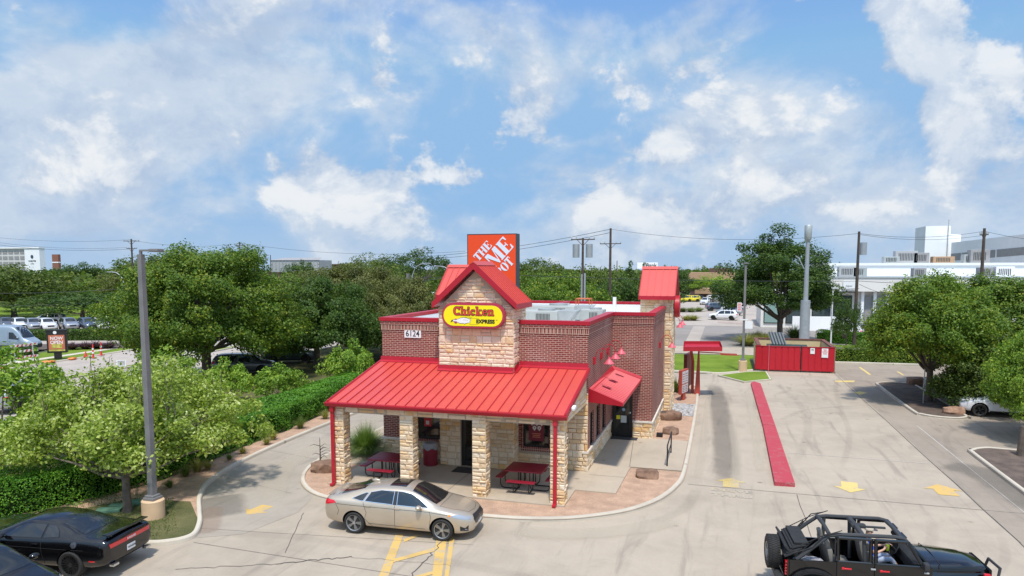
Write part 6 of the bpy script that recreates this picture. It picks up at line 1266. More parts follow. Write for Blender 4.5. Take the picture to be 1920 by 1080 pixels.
# ---- compact crossover used for the far vehicles
def suv(nm, pnt, roofz=1.62, L=1.0, lab='', clad=True, rimm=None, twin=True):
    k = L; z_ = roofz
    P = dict(paint=pnt, R=.36, tw=.235, axles=(-1.36*k, 1.36*k), rimm=rimm or M['rim'], sp=5, rr=.70, gap=.07, twin=twin, res=.14, shoulder=.92, mm=pnt,
      xs=[-2.24*k, -2.20*k, -2.1*k, -1.9*k, -1.6*k, -1.2*k, -.7*k, -.1*k, .3*k, .6*k, .85*k, 1.1*k, 1.5*k, 1.9*k, 2.1*k, 2.2*k, 2.26*k],
      hw=[(-2.24*k, .74), (-2.1*k, .86), (-1.7*k, .92), (1.5*k, .92), (1.95*k, .87), (2.15*k, .76), (2.26*k, .60)], zb=[(-2.24*k, .5), (-2.1*k, .34), (-1.5*k, .26), (1.5*k, .24), (2.1*k, .28), (2.26*k, .42)],
      zt=[(-2.24*k, 1.05), (-2.2*k, 1.18), (-2.1*k, z_-.26), (-1.9*k, z_-.08), (-1.6*k, z_-.02), (-.7*k, z_), (-.1*k, z_-.005), (.3*k, z_-.05), (.6*k, z_-.17), (.85*k, z_-.33), (1.1*k, 1.12), (1.5*k, 1.06), (1.9*k, .99), (2.1*k, .92), (2.2*k, .82), (2.26*k, .7)],
      belt=[(-2.24*k, 1.0), (-1.8*k, 1.06), (-.6*k, 1.03), (.9*k, .98), (1.9*k, .90), (2.26*k, .66)], wt=[(-2.24*k, .60), (-1.9*k, .62), (-1.2*k, .65), (.2*k, .64), (.6*k, .64), (1.0*k, .69), (1.6*k, .72), (2.1*k, .6), (2.26*k, .42)], drop=[(-2.24*k, .04), (-1.8*k, .07), (.3*k, .07), (1.1*k, .04)],
      side_windows=[('quarter_window', [(-1.85*k, 1.14), (-1.28*k, 1.08), (-1.28*k, z_-.15), (-1.6*k, z_-.19)]), ('rear_door_window', [(-1.2*k, 1.075), (-.38*k, 1.045), (-.38*k, z_-.13), (-1.2*k, z_-.145)]), ('front_door_window', [(-.28*k, 1.04), (.72*k, 1.0), (.45*k, z_-.30), (.2*k, z_-.165), (-.28*k, z_-.13)])],
      top_windows=[('windscreen', [(1.07*k, -.6), (1.12*k, 0), (1.07*k, .6), (.7*k, .56), (.42*k, .53), (.40*k, 0), (.42*k, -.53), (.7*k, -.56)])],
      patches=[('rear_window', [(-.56, 1.12), (.56, 1.12), (.50, z_-.16), (-.50, z_-.16)], 'B', 'cglass'), ('tail_light', [(-.82, .92), (-.5, .96), (-.5, 1.04), (-.82, 1.06)], 'B', 'tail'), ('tail_light', [(.5, .96), (.82, .92), (.82, 1.06), (.5, 1.04)], 'B', 'tail'), ('head_light', [(-.72, .72), (-.42, .70), (-.42, .80), (-.74, .86)], 'F', 'lamp'), ('head_light', [(.42, .70), (.72, .72), (.74, .86), (.42, .80)], 'F', 'lamp'), ('grille', [(-.38, .55), (.38, .55), (.40, .76), (-.40, .76)], 'F', 'grille'), ('number_plate', [(-.17, .70), (.17, .70), (.17, .80), (-.17, .80)], 'B', 'white')]
       +([('sill_cladding', [(-.90*k, .27), (.90*k, .26), (.90*k, .36), (-.90*k, .37)], 'L', 'cplastic')] if clad else []), seams=[], handles=[(-.9*k, .95), (.0, .93)], mirror=(.72*k, 1.05))
    body, bv = car_mesh(P); t = thing(nm, lab, 'car', (0, 0, 0)); finish_car(t, P, bv, body, False); return t
def recolor(root, old, new):
    for ch in root.children_recursive:
        if ch.type == 'MESH':
            for i, s_ in enumerate(ch.material_slots):
                if s_.material == old: s_.link = 'OBJECT'; s_.material = new
suvw = suv('suv', M['cwhite'], 1.66, 1.04, 'white crossover with dark wheels, nearest car in the lot by the white building', rimm=M['rimdark'])
def put(t, u, v, face, lab=None, dup_=True, paintm=None, old=None, grp=None, z=.02, s=1.):
    o = dup(t) if dup_ else t
    x, y = G(u, v); place(o, (x, y, z), R(face), s, lab, grp)
    if paintm: recolor(o, old, paintm)
    return o
put(suvw, 1356, 600, 168, None, False)
blk = suv('hatchback', M['gloss'], 1.52, .92, 'black compact crossover with white wheels in front of the curved white wall', rimm=M['cwhite'])
put(blk, 1515, 611, -8, None, False)
put(suvw, 1578, 634, 160, 'white crossover behind the far clipped hedge', grp='cars by the white building')
put(suvw, 1642, 622, 165, 'dark car half hidden behind the round tree by the clipped hedge', paintm=M['cgrey'], old=M['cwhite'])
CW = M['cwhite']
FARLOT = [(1368, 591, 165, M['csilver'], 'silver car just behind the nearest white crossover'), (1375, 585, 160, CW, 'white car second behind the nearest white crossover'), (1345, 583, 20, M['cblue'], 'dark blue car left of the row beside the white building'), (1372, 577, 15, M['csilver'], 'light silver car in the row beside the white building'),
 (1322, 571, 262, CW, 'white pickup sized car facing the camera in the far lot'), (1266, 566, 200, M['cred'], 'dark red car leftmost in the far lot'), (1281, 566, 195, M['cyellow'], 'larger bright yellow car in the far lot'), (1296, 566, 190, M['cyellow'], 'bright yellow car right of the first yellow one'), (1311, 565, 20, M['cblue'], 'slate blue car between the yellow and white cars'),
 (1341, 565, 10, CW, 'white car in the far row right of the pickup sized one'), (1360, 565, 15, M['csilver'], 'silver car in the far row before the tan building'), (1376, 567, 170, M['cred'], 'red car at the right end of the far row'), (1212, 563, 190, M['cgrey'], 'grey car partly hidden behind the side tower')]
for u, v, f, pm, lab in FARLOT: put(suvw, u, v, f, lab, paintm=pm, old=CW, grp='cars in the far lot right of the side tower')
LEFTLOT = [(38, 618, -30, CW, 'white car leftmost in the row behind the trimmed hedge'), (62, 619, -30, M['csilver'], 'silver car second in the row behind the trimmed hedge'), (88, 619, -28, CW, 'white car third in the row, above the advert sign'), (130, 618, -30, M['csilver'], 'silver white car fourth in the row, left of the tree trunk'), (165, 618, -28, M['cblue'], 'dark blue car right of the tree trunk in the row'), (190, 618, -30, CW, 'white car at the right end of the row behind the hedge'),
 (90, 608, 205, CW, 'white car standing before the lawn, behind the row'), (196, 608, 10, M['csilver'], 'silver car behind the row at the big tree edge'), (12, 617, -30, M['cgrey'], 'grey car behind the van at the left edge')]
for u, v, f, pm, lab in LEFTLOT: put(suvw, u, v, f, lab, paintm=pm, old=CW, grp='cars parked behind the trimmed hedge on the left')
put(suvw, 460, 701, 25, 'dark car with a red tail light driving under the big tree', paintm=M['cgrey'], old=CW); put(suvw, 545, 680, 25, 'blue black car half hidden behind the second tree', paintm=M['cblue'], old=CW); put(suvw, 715, 585, 10, 'silver car between the trees left of the gable', paintm=M['csilver'], old=CW); put(suvw, 735, 582, 12, 'grey car right beside the silver one left of the gable', paintm=M['cgrey'], old=CW)
put(suvw, 45, 765, 105, 'silver car on the avenue behind the redbud leaves', paintm=M['csilver'], old=CW); put(suvw, 1885, 780, 175, 'white car parked under the bushy tree at the right', grp=None); put(suvw, 1915, 762, 175, 'grey car beside the white one under the bushy tree', paintm=M['csilver'], old=CW)
# ---- dark car at the lower left corner, hood towards the lot
dk = dup(sedan); dk.name = 'sedan'; recolor(dk, M['champagne'], M['gloss']); place(dk, (-17.15, 12.15, .02), R(-6), 1, 'dark sedan cut off at the lower left corner, beside the black coupe')
# ---- cargo van
VAN = dict(paint=M['vanblue'], R=.36, tw=.24, axles=(-2.1, 1.85), rimm=M['rimdark'], sp=5, gap=.06, res=.2, shoulder=.97,
  xs=[-3.45, -3.40, -3.2, -2.5, -1.5, -.5, .5, 1.0, 1.4, 1.8, 2.1, 2.4, 2.7, 2.9, 2.97], hw=[(-3.45, .9), (-3.2, .99), (1.5, .99), (2.3, .95), (2.7, .84), (2.97, .62)], zb=[(-3.45, .5), (-3.2, .38), (2.4, .32), (2.97, .45)],
  zt=[(-3.45, 2.5), (-3.4, 2.62), (-3.2, 2.7), (.5, 2.7), (1.0, 2.62), (1.4, 2.35), (1.8, 1.9), (2.1, 1.45), (2.4, 1.32), (2.7, 1.2), (2.9, 1.05), (2.97, .9)], belt=[(-3.45, 1.25), (1.5, 1.25), (2.0, 1.2), (2.97, .82)], wt=[(-3.45, .8), (-3, .84), (.8, .83), (1.5, .80), (2.0, .82), (2.5, .76), (2.97, .5)], drop=[(-3.45, .09), (.8, .09), (2, .05)],
  side_windows=[('door_window', [(.72, 1.35), (1.75, 1.25), (1.55, 1.55), (1.15, 2.0), (.72, 2.02)])], top_windows=[('windscreen', [(2.12, -.78), (2.2, 0), (2.12, .78), (1.6, .74), (1.2, .70), (1.15, 0), (1.2, -.70), (1.6, -.74)])],
  patches=[('side_moulding', [(-3.0, .62), (2.1, .62), (2.1, .74), (-3.0, .74)], 'L', 'cplastic'), ('bumper', [(-.9, .42), (.9, .42), (.8, .8), (-.8, .8)], 'F', 'cplastic'), ('head_light', [(2.45, .95), (2.85, .85), (2.8, 1.05), (2.5, 1.15)], 'L', 'lamp')], seams=[[(.6, 2.1), (.6, .5)], [(1.85, 1.25), (1.85, .5)], [(-1.2, 2.2), (-1.2, .5)]], handles=[(.45, 1.15), (.8, 1.15)], mirror=(1.7, 1.5))
body, bvh = car_mesh(VAN); t = thing('cargo_van', 'pale blue grey high-roof cargo van on the side road at the left edge', 'van', (0, 0, 0)); finish_car(t, VAN, bvh, body, True)
x, y = G(18, 660); place(t, (x, y, .03), R(14))
# ---- open-top off-roader, heading right
M['leather'] = mat('taupe_seat_vinyl', (.19, .175, .15), .6, var=.1); M['canvas'] = mat('black_canvas', (.02, .02, .021), .9, var=.3, scale=9); M['handler'] = mat('red_door_handle', (.55, .02, .03), .35, var=0); M['padded'] = mat('grey_padded_bar', (.038, .04, .043), .75, var=.15)
J = thing('off_roader', 'black open-top four-door off-road vehicle cut by the bottom edge', 'off-road car', (0, 0, 0))
def jp(nm, q, m, par=None, sm=True, au=35): return part(nm, q, m, par or J, sm, au, local=True)
JW = .80
q = MB()    # tub: sides, floor, hood
def shell(pts, y, th):   # side plate
    n = len(pts); tris = tessellate_polygon([[Vector((p[0], p[1], 0)) for p in pts]]); vs = [(p[0], y, p[1]) for p in pts]+[(p[0], y+th, p[1]) for p in pts]; fs = [(i, (i+1) % n, (i+1) % n+n, i+n) for i in range(n)]
    for a in tris: fs.append(tuple(a)); fs.append(tuple(i+n for i in a[::-1]))
    bm = bmesh.new(); V_ = [bm.verts.new(v) for v in vs]
    for f_ in fs:
        try: bm.faces.new([V_[i] for i in f_])
        except Exception: pass
    bmesh.ops.recalc_face_normals(bm, faces=bm.faces); q.bm(bm)
side = [(-2.05, .55), (-1.95, .5), (-1.05, .5), (-1.0, .45), (1.05, .45), (1.1, .5), (1.15, 1.15), (1.0, 1.17), (-2.05, 1.12)]
for y in (-JW, JW-.04): shell(side, y, .04)
q.box(-2.08, -JW, .5, -2.02, JW, 1.12); q.box(-2.02, -JW+.04, .5, 1.0, JW-.04, .56)
jp('tub', q, M['gloss'], sm=False)
hd = bmesh.new(); hx = [(1.10, .70, 1.22), (1.3, .69, 1.235), (1.7, .63, 1.225), (2.1, .56, 1.20), (2.38, .50, 1.165), (2.46, .47, 1.10), (2.48, .46, .98)]; rows = []
for x, w, z_ in hx: rows.append([hd.verts.new((x, yy*w, z_-dz)) for yy, dz in ((-1, .32), (-1, .10), (-.93, .03), (-.6, 0), (0, -.015), (.6, 0), (.93, .03), (1, .10), (1, .32))])
for a, b in zip(rows, rows[1:]):
    for j in range(8): hd.faces.new((a[j], b[j], b[j+1], a[j+1]))
bmesh.ops.recalc_face_normals(hd, faces=hd.faces); q = MB(); q.bm(hd); hood = jp('bonnet', q, M['gloss'], None, True, 50)
q = MB(); q.tube([(1.32, -.72, 1.10), (1.34, -.70, 1.21), (1.35, 0, 1.262), (1.34, .70, 1.21), (1.32, .72, 1.10)], .008, 4); jp('bonnet_gap', q, M['seam'], hood)
for s_ in (-1, 1):
    q = MB(); q.add([(1.0, s_*.80, 1.16), (1.15, s_*.80, 1.16), (1.12, s_*.66, 1.17), (1.0, s_*.66, 1.17)], [(0, 1, 2, 3), (3, 2, 1, 0)]); q.add([(1.1, s_*.79, .95), (2.42, s_*.60, .85), (2.42, s_*.48, 1.05), (1.1, s_*.66, 1.1)], [(0, 1, 2, 3), (3, 2, 1, 0)]); q.bbox((2.47, 0, .85), .08, 1.1, .55, b=.03); jp('front_panel', q, M['gloss'], sm=False)
    q = MB(); fy = s_*.86
    for cx_ in (1.55, -1.47):
        arc = [(cx_+.60*math.cos(a), .42+.50*math.sin(a)) for a in [math.pi*(i/12) for i in range(13)]]; arc = [(cx_+.66, .50)]+[(a, max(b, .5)) for a, b in arc]+[(cx_-.70, .42)]
        for (a, b), (c, d) in zip(arc, arc[1:]): q.add([(a, s_*.74, b+.02), (c, s_*.74, d+.02), (c, s_*.95, d), (a, s_*.95, b), (a, s_*.95, b-.06), (c, s_*.95, d-.06)], [(0, 1, 2, 3), (3, 2, 1, 0), (3, 2, 5, 4), (4, 5, 2, 3)])
    jp('wheel_arch', q, M['cplastic'])
    q = MB(); q.bbox((2.36, s_*.64, 1.0), .14, .08, .12, b=.02); jp('bonnet_latch', q, M['handler'], hood)
    q = MB(); q.cyl((2.5, s_*.36, .95), (2.54, s_*.36, .95), .09, n=14); jp('head_light', q, M['lamp'])
    # doors
    for x0, x1, nm in ((-.12, 1.0, 'front_door'), (-.96, -.16, 'rear_door')):
        q = MB(); y = s_*(JW+.012); q.bbox(((x0+x1)/2, y, .83), x1-x0, .05, .68, b=.015); zt_ = 1.72; dx = .36 if nm == 'front_door' else 0
        fr = [(x0+.03, 1.17), (x0+.03, zt_), (x1-dx-.03, zt_), (x1-.05, 1.17)]
        for (a, b), (c, d) in zip(fr, fr[1:]): q.tube([(a, s_*(JW-.01-(b-1.17)*.14), b), (c, s_*(JW-.01-(d-1.17)*.14), d)], .042, 6)
        q.tube([(x0+.03, y, 1.175), (x1-.03, y, 1.175)], .025, 6); d_ = jp(nm, q, M['gloss'])
        q = MB(); q.bbox((x0+.22, s_*(JW+.06), 1.02), .20, .035, .035, b=.012); q.bbox((x0+.13, s_*(JW+.055), 1.02), .06, .03, .06, b=.012); jp('door_handle', q, M['handler'], d_)
        q = MB(); q.bbox(((x0+x1)/2, s_*(JW+.0), 1.165), (x1-x0)-.1, .03, .022, b=.005); jp('window_rail', q, M['galv'], d_)
        for z_ in (.78, 1.05): q = MB(); q.bbox((x1-.0, s_*(JW+.05), z_), .11, .03, .035, b=.008); jp('hinge', q, M['galv'], d_)
    q = MB(); q.bbox((.95, s_*(JW+.13), 1.24), .12, .2, .17, b=.04); q.bbox((.90, s_*(JW+.04), 1.19), .04, .12, .05); jp('mirror', q, M['cplastic'])
    q = MB(); q.tube([(-1.85, s_*.70, 1.1), (-1.35, s_*.68, 1.55), (-1.12, s_*.66, 1.74), (-.9, s_*.66, 1.78), (.35, s_*.64, 1.80), (.55, s_*.63, 1.76), (1.05, s_*.66, 1.22)], .05, 8); jp('roll_bar', q, M['padded'])
    q = MB(); q.tube([(-.95, s_*.66, 1.75), (-.95, s_*.70, .6)], .045, 8); jp('roll_bar_upright', q, M['padded']); q = MB(); q.tube([(-.34, s_*.64, 1.78), (-.28, s_*.70, .7)], .045, 8); jp('roll_bar_upright', q, M['padded'])
    q = MB(); q.tube([(-2.0, s_*.70, 1.22), (-1.5, s_*.74, 1.45), (-1.25, s_*.74, 1.78), (-.95, s_*.76, 1.84)], .014, 5); q.tube([(-1.95, s_*.66, 1.35), (-1.3, s_*.70, 1.72), (-.85, s_*.72, 1.90)], .012, 5); q.tube([(-1.8, s_*.60, 1.2), (-1.45, s_*.66, 1.62)], .018, 5); jp('soft_top_bow', q, M['canvas'])
    q = MB()
    for k_ in range(5): q.bbox((-2.08, s_*.70, .74+k_*.075), .07, .13, .045, b=.01)
    q.bbox((-2.06, s_*.70, .89), .04, .11, .36); jp('tail_light', q, M['tail'])
    q = MB(); q.bbox((-1.98, s_*.70, .58), .05, .1, .12, b=.01); jp('reversing_light', q, M['lamp'])
for x, r_ in ((-1.12, .05), (-.36, .065), (.50, .045)): q = MB(); q.tube([(x, -.64, 1.765), (x, 0, 1.80), (x, .64, 1.765)], r_, 8); jp('cross_bar', q, M['padded'])
q = MB(); q.bbox((-.30, 0, 1.80), .34, .14, .10, b=.03); q.bbox((-.30, .0, 1.855), .26, .07, .012); jp('overhead_console', q, M['padded'])
q = MB(); q.bbox((.02, 0, 1.785), .62, .07, .05, b=.02); jp('centre_rail', q, M['padded'])
q = MB()   # windscreen frame
q.tube([(1.08, -.70, 1.2), (.56, -.62, 1.76), (.56, .62, 1.76), (1.08, .70, 1.2), (1.08, -.70, 1.2)], .045, 8); wf = jp('windscreen_frame', q, M['gloss'])
mg = bpy.data.materials.new('clear_windscreen'); mg.use_nodes = True; b_ = mg.node_tree.nodes['Principled BSDF']; b_.inputs['Transmission Weight'].default_value = 1; b_.inputs['Roughness'].default_value = .0; b_.inputs['IOR'].default_value = 1.02; b_.inputs['Base Color'].default_value = (.75, .82, .80, 1); b_.inputs['Alpha'].default_value = .45; b_.inputs['Specular IOR Level'].default_value = 1.
q = MB(); q.add([(1.07, -.66, 1.23), (1.07, .66, 1.23), (.58, .60, 1.74), (.58, -.60, 1.74)], [(0, 1, 2, 3)]); jp('pane', q, mg, wf)
q = MB(); q.bbox((.50, 0, 1.66), .04, .22, .08, b=.02); jp('rear_view_mirror', q, M['canvas'], wf)
q = MB(); q.bbox((.62, .32, 1.70), .03, .35, .14, b=.01, ry=.5); q.bbox((.62, -.32, 1.70), .03, .35, .14, b=.01, ry=.5); jp('sun_visor', q, M['padded'], wf)
q = MB(); q.bbox((.95, 0, 1.05), .36, 1.46, .30, b=.08); jp('dashboard', q, M['canvas'])
def seat(x, y, w=.5, nm='seat', back=.62):
    s_ = MB(); s_.bbox((x, y, .72), .52, w, .16, b=.05); o = jp(nm, s_, M['leather']); s_ = MB(); s_.bbox((x-.33, y, 1.06), .13, w, back, b=.05, ry=-.22); jp('seat_back', s_, M['leather'], o); return o
for y in (-.36, .36): o = seat(.22, y); q = MB(); q.bbox((-.20, y, 1.46), .10, .26, .2, b=.04, ry=-.2); jp('headrest', q, M['leather'], o)
o = seat(-.68, 0, 1.2, 'rear_bench')
for y in (-.4, .4): q = MB(); q.bbox((-1.10, y, 1.44), .11, .22, .19, b=.04, ry=-.2); jp('headrest', q, M['leather'], o)
q = MB(); q.lathe([(.19, -.015), (.205, 0), (.19, .015), (.175, 0), (.19, -.015)], (0, 0, 0), 22); q.cyl((0, -.18, 0), (0, .18, 0), .015, n=6); q.xform(Matrix.Translation((.66, .36, 1.16)) @ Matrix.Rotation(R(-62), 4, 'Y')); jp('steering_wheel', q, M['canvas'])
q = MB()   # folded soft top
for i in range(6): q.bbox((-1.98+i*.05, 0, 1.22+.045*i+.02*(i % 2)), .34, 1.42-.05*i, .05, b=.02, ry=-.45+.09*i)
q.bbox((-2.06, 0, 1.33), .20, 1.36, .05, b=.02, ry=.9); jp('folded_soft_top', q, M['canvas'])
q = MB(); q.ball((-1.55, -.45, .98), .22, 3, sc=(1.5, .8, .55), jit=.4, seed=3); q.ball((-1.5, -.30, .90), .20, 3, sc=(1.4, 1, .5), jit=.4, seed=6); jp('bundled_blanket', q, mat('grey_blanket', (.30, .29, .31), .9, var=.4, scale=8))
q = MB(); q.tube([(2.5, -.35, .75), (2.72, -.35, .82), (2.78, -.30, 1.08), (2.78, .30, 1.08), (2.72, .35, .82), (2.5, .35, .75)], .035, 8); q.bbox((2.62, 0, .62), .2, 1.5, .18, b=.04); jp('bull_bar', q, M['cplastic'])
q = MB(); q.bbox((-2.2, 0, .55), .18, 1.5, .18, b=.04); jp('rear_bumper', q, M['cplastic'])
for ax in (-1.47, 1.55):
    for s_ in (1, -1): wheel(J, ax, s_*.80, .41, .27, M['rim'], 5, s_, rr=.56)
sp = wheel(J, 0, 0, .41, .28, M['rim'], 5, -1, rr=.56, name='spare_wheel')
for o in [sp]+list(sp.children):
    for v in o.data.vertices: c = v.co-Vector((0, 0, .41)); v.co = Vector((-2.30+c.y*1., c.x, 1.0+c.z))
# tread blocks on the spare
q = MB()
for i in range(44):
    a = 2*math.pi*i/44
    for yy in (-.10, -.035, .035, .10): q.bbox((-2.30+yy, math.cos(a+yy)*.412, 1.0+math.sin(a+yy)*.412), .05, .032, .016, 0); v8 = q.v[-8:]
    # turn each block to lie on the tyre
q2 = MB()
for i in range(44):
    a = 2*math.pi*i/44
    for k_, yy in enumerate((-.10, -.035, .035, .10)):
        aa = a+(.07 if k_ % 2 else 0); bq = MB(); bq.bbox((0, 0, 0), .052, .035, .02); Mx = Matrix.Translation((-2.30+yy, math.cos(aa)*.411, 1.0+math.sin(aa)*.411)) @ Matrix.Rotation(aa-math.pi/2, 4, 'X'); bq.xform(Mx); q2.add(bq.v, bq.f)
jp('tread', q2, M['tyre'], sp, False)
ja = Vector((*G(1565, 1003, 1.78), 0)); jb = Vector((*G(1700, 1012, 1.78), 0)); jd = (jb-ja).normalized(); jang = math.atan2(jd.y, jd.x)
place(J, (0, 0, .02), jang); jn = Vector((-jd.y, jd.x, 0)); # near rail (local x=-.95, y=-.66) stands where the photograph has it
jo = ja-jd*(-1.0)-jn*(-.66); J.location = (jo.x, jo.y, .02)
JM = Matrix.Translation(J.location) @ Matrix.Rotation(jang, 4, 'Z')
# ---- driver (left seat), one continuous skinned body
def skinned(nm, chains, mats_, par=None, lvl=2):
    """chains: list of [(x,y,z,r)...]; each starting point may repeat an earlier one to join it"""
    vs = []; es = []; rs = []; key = {}
    def vid(p):
        k_ = (round(p[0], 4), round(p[1], 4), round(p[2], 4))
        if k_ not in key: key[k_] = len(vs); vs.append(p[:3]); rs.append(p[3])
        return key[k_]
    for ch in chains:
        ids = [vid(p) for p in ch]
        for a, b in zip(ids, ids[1:]): es.append((a, b))
    me = bpy.data.meshes.new(nm); me.from_pydata(vs, es, []); o = bpy.data.objects.new(nm, me); COL.objects.link(o)
    sk = o.modifiers.new('skin', 'SKIN'); 
    for i, r_ in enumerate(rs): me.skin_vertices[0].data[i].radius = (r_, r_)
    me.skin_vertices[0].data[0].use_root = True; ss = o.modifiers.new('s', 'SUBSURF'); ss.levels = lvl; ss.render_levels = lvl
    dg = bpy.context.evaluated_depsgraph_get(); dg.update(); out = bpy.data.meshes.new_from_object(o.evaluated_get(dg)); bpy.data.objects.remove(o)
    out.polygons.foreach_set('use_smooth', [True]*len(out.polygons))
    for m_ in mats_: out.materials.append(m_)
    return out
M['skin'] = mat('skin', (.55, .32, .22), .55, var=.05); M['shirt'] = mat('royal_blue_shirt', (.02, .06, .45), .85, var=.1); M['jeans'] = mat('pale_denim', (.36, .42, .55), .9, var=.15, scale=20); M['cap'] = mat('cream_cap_crown', (.55, .48, .38), .9, var=.05); M['capk'] = mat('dark_cap_peak', (.06, .06, .075), .9, var=0)
X0_, Y0_ = .12, .36
def hand(c, d, curl, ch, wrist):
    """palm with four unequal fingers and a thumb, as short chains rooted in the palm"""
    c = Vector(c); d = Vector(d).normalized(); side = d.cross(Vector((0, 0, 1))).normalized(); dn = side.cross(d)
    ch.append([wrist, (*c, .030), (*(c+d*.045), .030)])
    for i, (ln_, off_) in enumerate(((.070, -.03), (.080, -.01), (.075, .011), (.060, .030))):
        b = c+d*.055+side*off_; k1 = b+d*ln_*.55+dn*curl*.3*ln_; k2 = k1+d*ln_*.25+dn*curl*ln_*.6; ch.append([(*(c+d*.045), .030), (*b, .0095), (*k1, .009), (*k2, .0075)])
    b = c+d*.01-side*.035; ch.append([(*c, .030), (*b, .012), (*(b+d*.035-side*.02), .010), (*(b+d*.06-side*.01), .009)])
ch = [[(X0_-.02, Y0_, .86, .13), (X0_-.06, Y0_, 1.02, .125), (X0_-.09, Y0_, 1.20, .14), (X0_-.10, Y0_, 1.34, .09), (X0_-.09, Y0_, 1.40, .055), (X0_-.06, Y0_, 1.50, .085), (X0_-.05, Y0_, 1.58, .085)]]
for s_ in (1, -1):
    ch.append([(X0_-.02, Y0_, .86, .13), (X0_+.06, Y0_+s_*.10, .86, .095), (X0_+.44, Y0_+s_*.13, .92, .075), (X0_+.62, Y0_+s_*.13, .68, .055)])
wl = (X0_+.36, Y0_+.16, 1.16, .026); ch.append([(X0_-.10, Y0_, 1.34, .09), (X0_-.08, Y0_+.19, 1.31, .058), (X0_+.04, Y0_+.24, 1.08, .046), wl]); hand((X0_+.42, Y0_+.14, 1.19), (1, -.1, .3), -1.2, ch, wl)
wr2 = (X0_+.24, Y0_-.20, 1.17, .026); ch.append([(X0_-.10, Y0_, 1.34, .09), (X0_-.08, Y0_-.19, 1.31, .058), (X0_+.02, Y0_-.26, 1.07, .046), wr2]); hand((X0_+.29, Y0_-.17, 1.21), (.7, .5, .35), -1.0, ch, wr2)
ch.append([(X0_-.05, Y0_, 1.58, .085), (X0_+.035, Y0_, 1.52, .022)])     # nose ridge
body = skinned('person', ch, [M['skin'], M['shirt'], M['jeans']])
for p in body.polygons:
    c = p.center; dy = abs(c.y-Y0_)
    if c.z < .97 and c.x < X0_+.55: p.material_index = 2
    elif c.z < 1.37 and dy < .21 and c.x < X0_+.06: p.material_index = 1
    elif c.z > 1.18 and c.z < 1.4 and c.x < X0_+.02 and dy < .28: p.material_index = 1
body.transform(JM); off_ = JM @ Vector((X0_, Y0_, .8)); body.transform(Matrix.Translation(-off_)); man = bpy.data.objects.new('person', body); COL.objects.link(man); man.location = off_; tag(man, 'driver in cap, blue shirt and pale jeans in the black open off-roader', 'person')
def onman(nm, q, m, par=None): q.xform(Matrix.Translation(-off_) @ JM); return part(nm, q, m, par or man, True, 50)
q = MB(); q.ball((X0_-.055, Y0_, 1.60), .105, 3, sc=(1.05, .95, .85)); q.v = [(a, b, max(c, 1.585)) for a, b, c in q.v]; cp = onman('cap', q, M['cap'])
q = MB(); q.add([(X0_+.03, Y0_-.075, 1.60), (X0_+.12, Y0_-.06, 1.585), (X0_+.145, Y0_, 1.59), (X0_+.12, Y0_+.06, 1.585), (X0_+.03, Y0_+.075, 1.60), (X0_+.03, Y0_-.075, 1.615), (X0_+.12, Y0_-.06, 1.597), (X0_+.145, Y0_, 1.602), (X0_+.12, Y0_+.06, 1.597), (X0_+.03, Y0_+.075, 1.615), (X0_+.03, Y0_, 1.64)], [(4, 3, 2, 1, 0), (5, 6, 7, 10), (10, 7, 8, 9), (0, 1, 6, 5), (1, 2, 7, 6), (2, 3, 8, 7), (3, 4, 9, 8)]); onman('cap_peak', q, M['capk'], cp)
for s_ in (1, -1): q = MB(); q.ball((X0_+.028, Y0_+s_*.032, 1.545), .011, 2); onman('eye', q, M['sign_k']); q = MB(); q.ball((X0_-.06, Y0_+s_*.088, 1.525), .024, 2, sc=(.8, .4, 1.2)); onman('ear', q, M['skin'])
q = MB(); q.bbox((X0_+.027, Y0_, 1.475), .012, .05, .01, b=.003); onman('mouth', q, mat('lips', (.35, .12, .10), .6, var=0))
q = MB(); q.lathe([(.03, 0), (.036, .02), (.042, .14), (.038, .15), (.01, .15)], (0, 0, 0), 14); q.xform(JM @ Matrix.Translation((X0_+.35, Y0_-.135, 1.13))); solo('cup', q, mat('yellow_cup', (.72, .75, .02), .5, var=0), 'yellow cup in the hand of the driver in the black off-roader', 'cup', smooth=True)
# ================================================================== vegetation
def leafmat(name, cols, trans=.35, rough=.55):
    m, t, b = newmat(name); g = t.add('ShaderNodeNewGeometry'); f = g.outputs['Random Per Island']; p = t.add('ShaderNodeTexCoord').outputs['Object']
    n = t.noise(p, .55, 3, .6); k = t.math('ADD', t.math('MULTIPLY', f, .7), t.math('MULTIPLY', t.step(n, .35, .65), .3))
    oi = t.add('ShaderNodeObjectInfo').outputs['Random']
    c = t.ramp(k, [(i/(len(cols)-1), q) for i, q in enumerate(cols)]); c = t.mix(t.math('MULTIPLY', oi, .25), c, tuple(x*.65 for x in cols[0]))
    t.link(c, b.inputs['Base Color']); b.inputs['Roughness'].default_value = rough; b.inputs['Specular IOR Level'].default_value = .35
    tr = t.add('ShaderNodeBsdfTranslucent'); c2 = t.mix(1., c, (1.0, 1.15, .5), 'MULTIPLY'); t.link(c2, tr.inputs[0])
    mx = t.add('ShaderNodeMixShader'); mx.inputs[0].default_value = trans; t.link(b.outputs[0], mx.inputs[1]); t.link(tr.outputs[0], mx.inputs[2]); t.link(mx.outputs[0], t.n['Material Output'].inputs[0]); return m
M['oak'] = leafmat('live_oak_leaves', [(0.049, 0.081, 0.013), (0.075, 0.127, 0.016), (0.125, 0.175, 0.022), (0.200, 0.228, 0.031)])
M['elm'] = leafmat('elm_leaves', [(0.059, 0.117, 0.011), (0.094, 0.179, 0.016), (0.162, 0.247, 0.022), (0.342, 0.344, 0.026)])
M['bright'] = leafmat('bright_new_leaves', [(0.089, 0.182, 0.017), (0.164, 0.293, 0.028), (0.297, 0.432, 0.045), (0.491, 0.558, 0.068)])
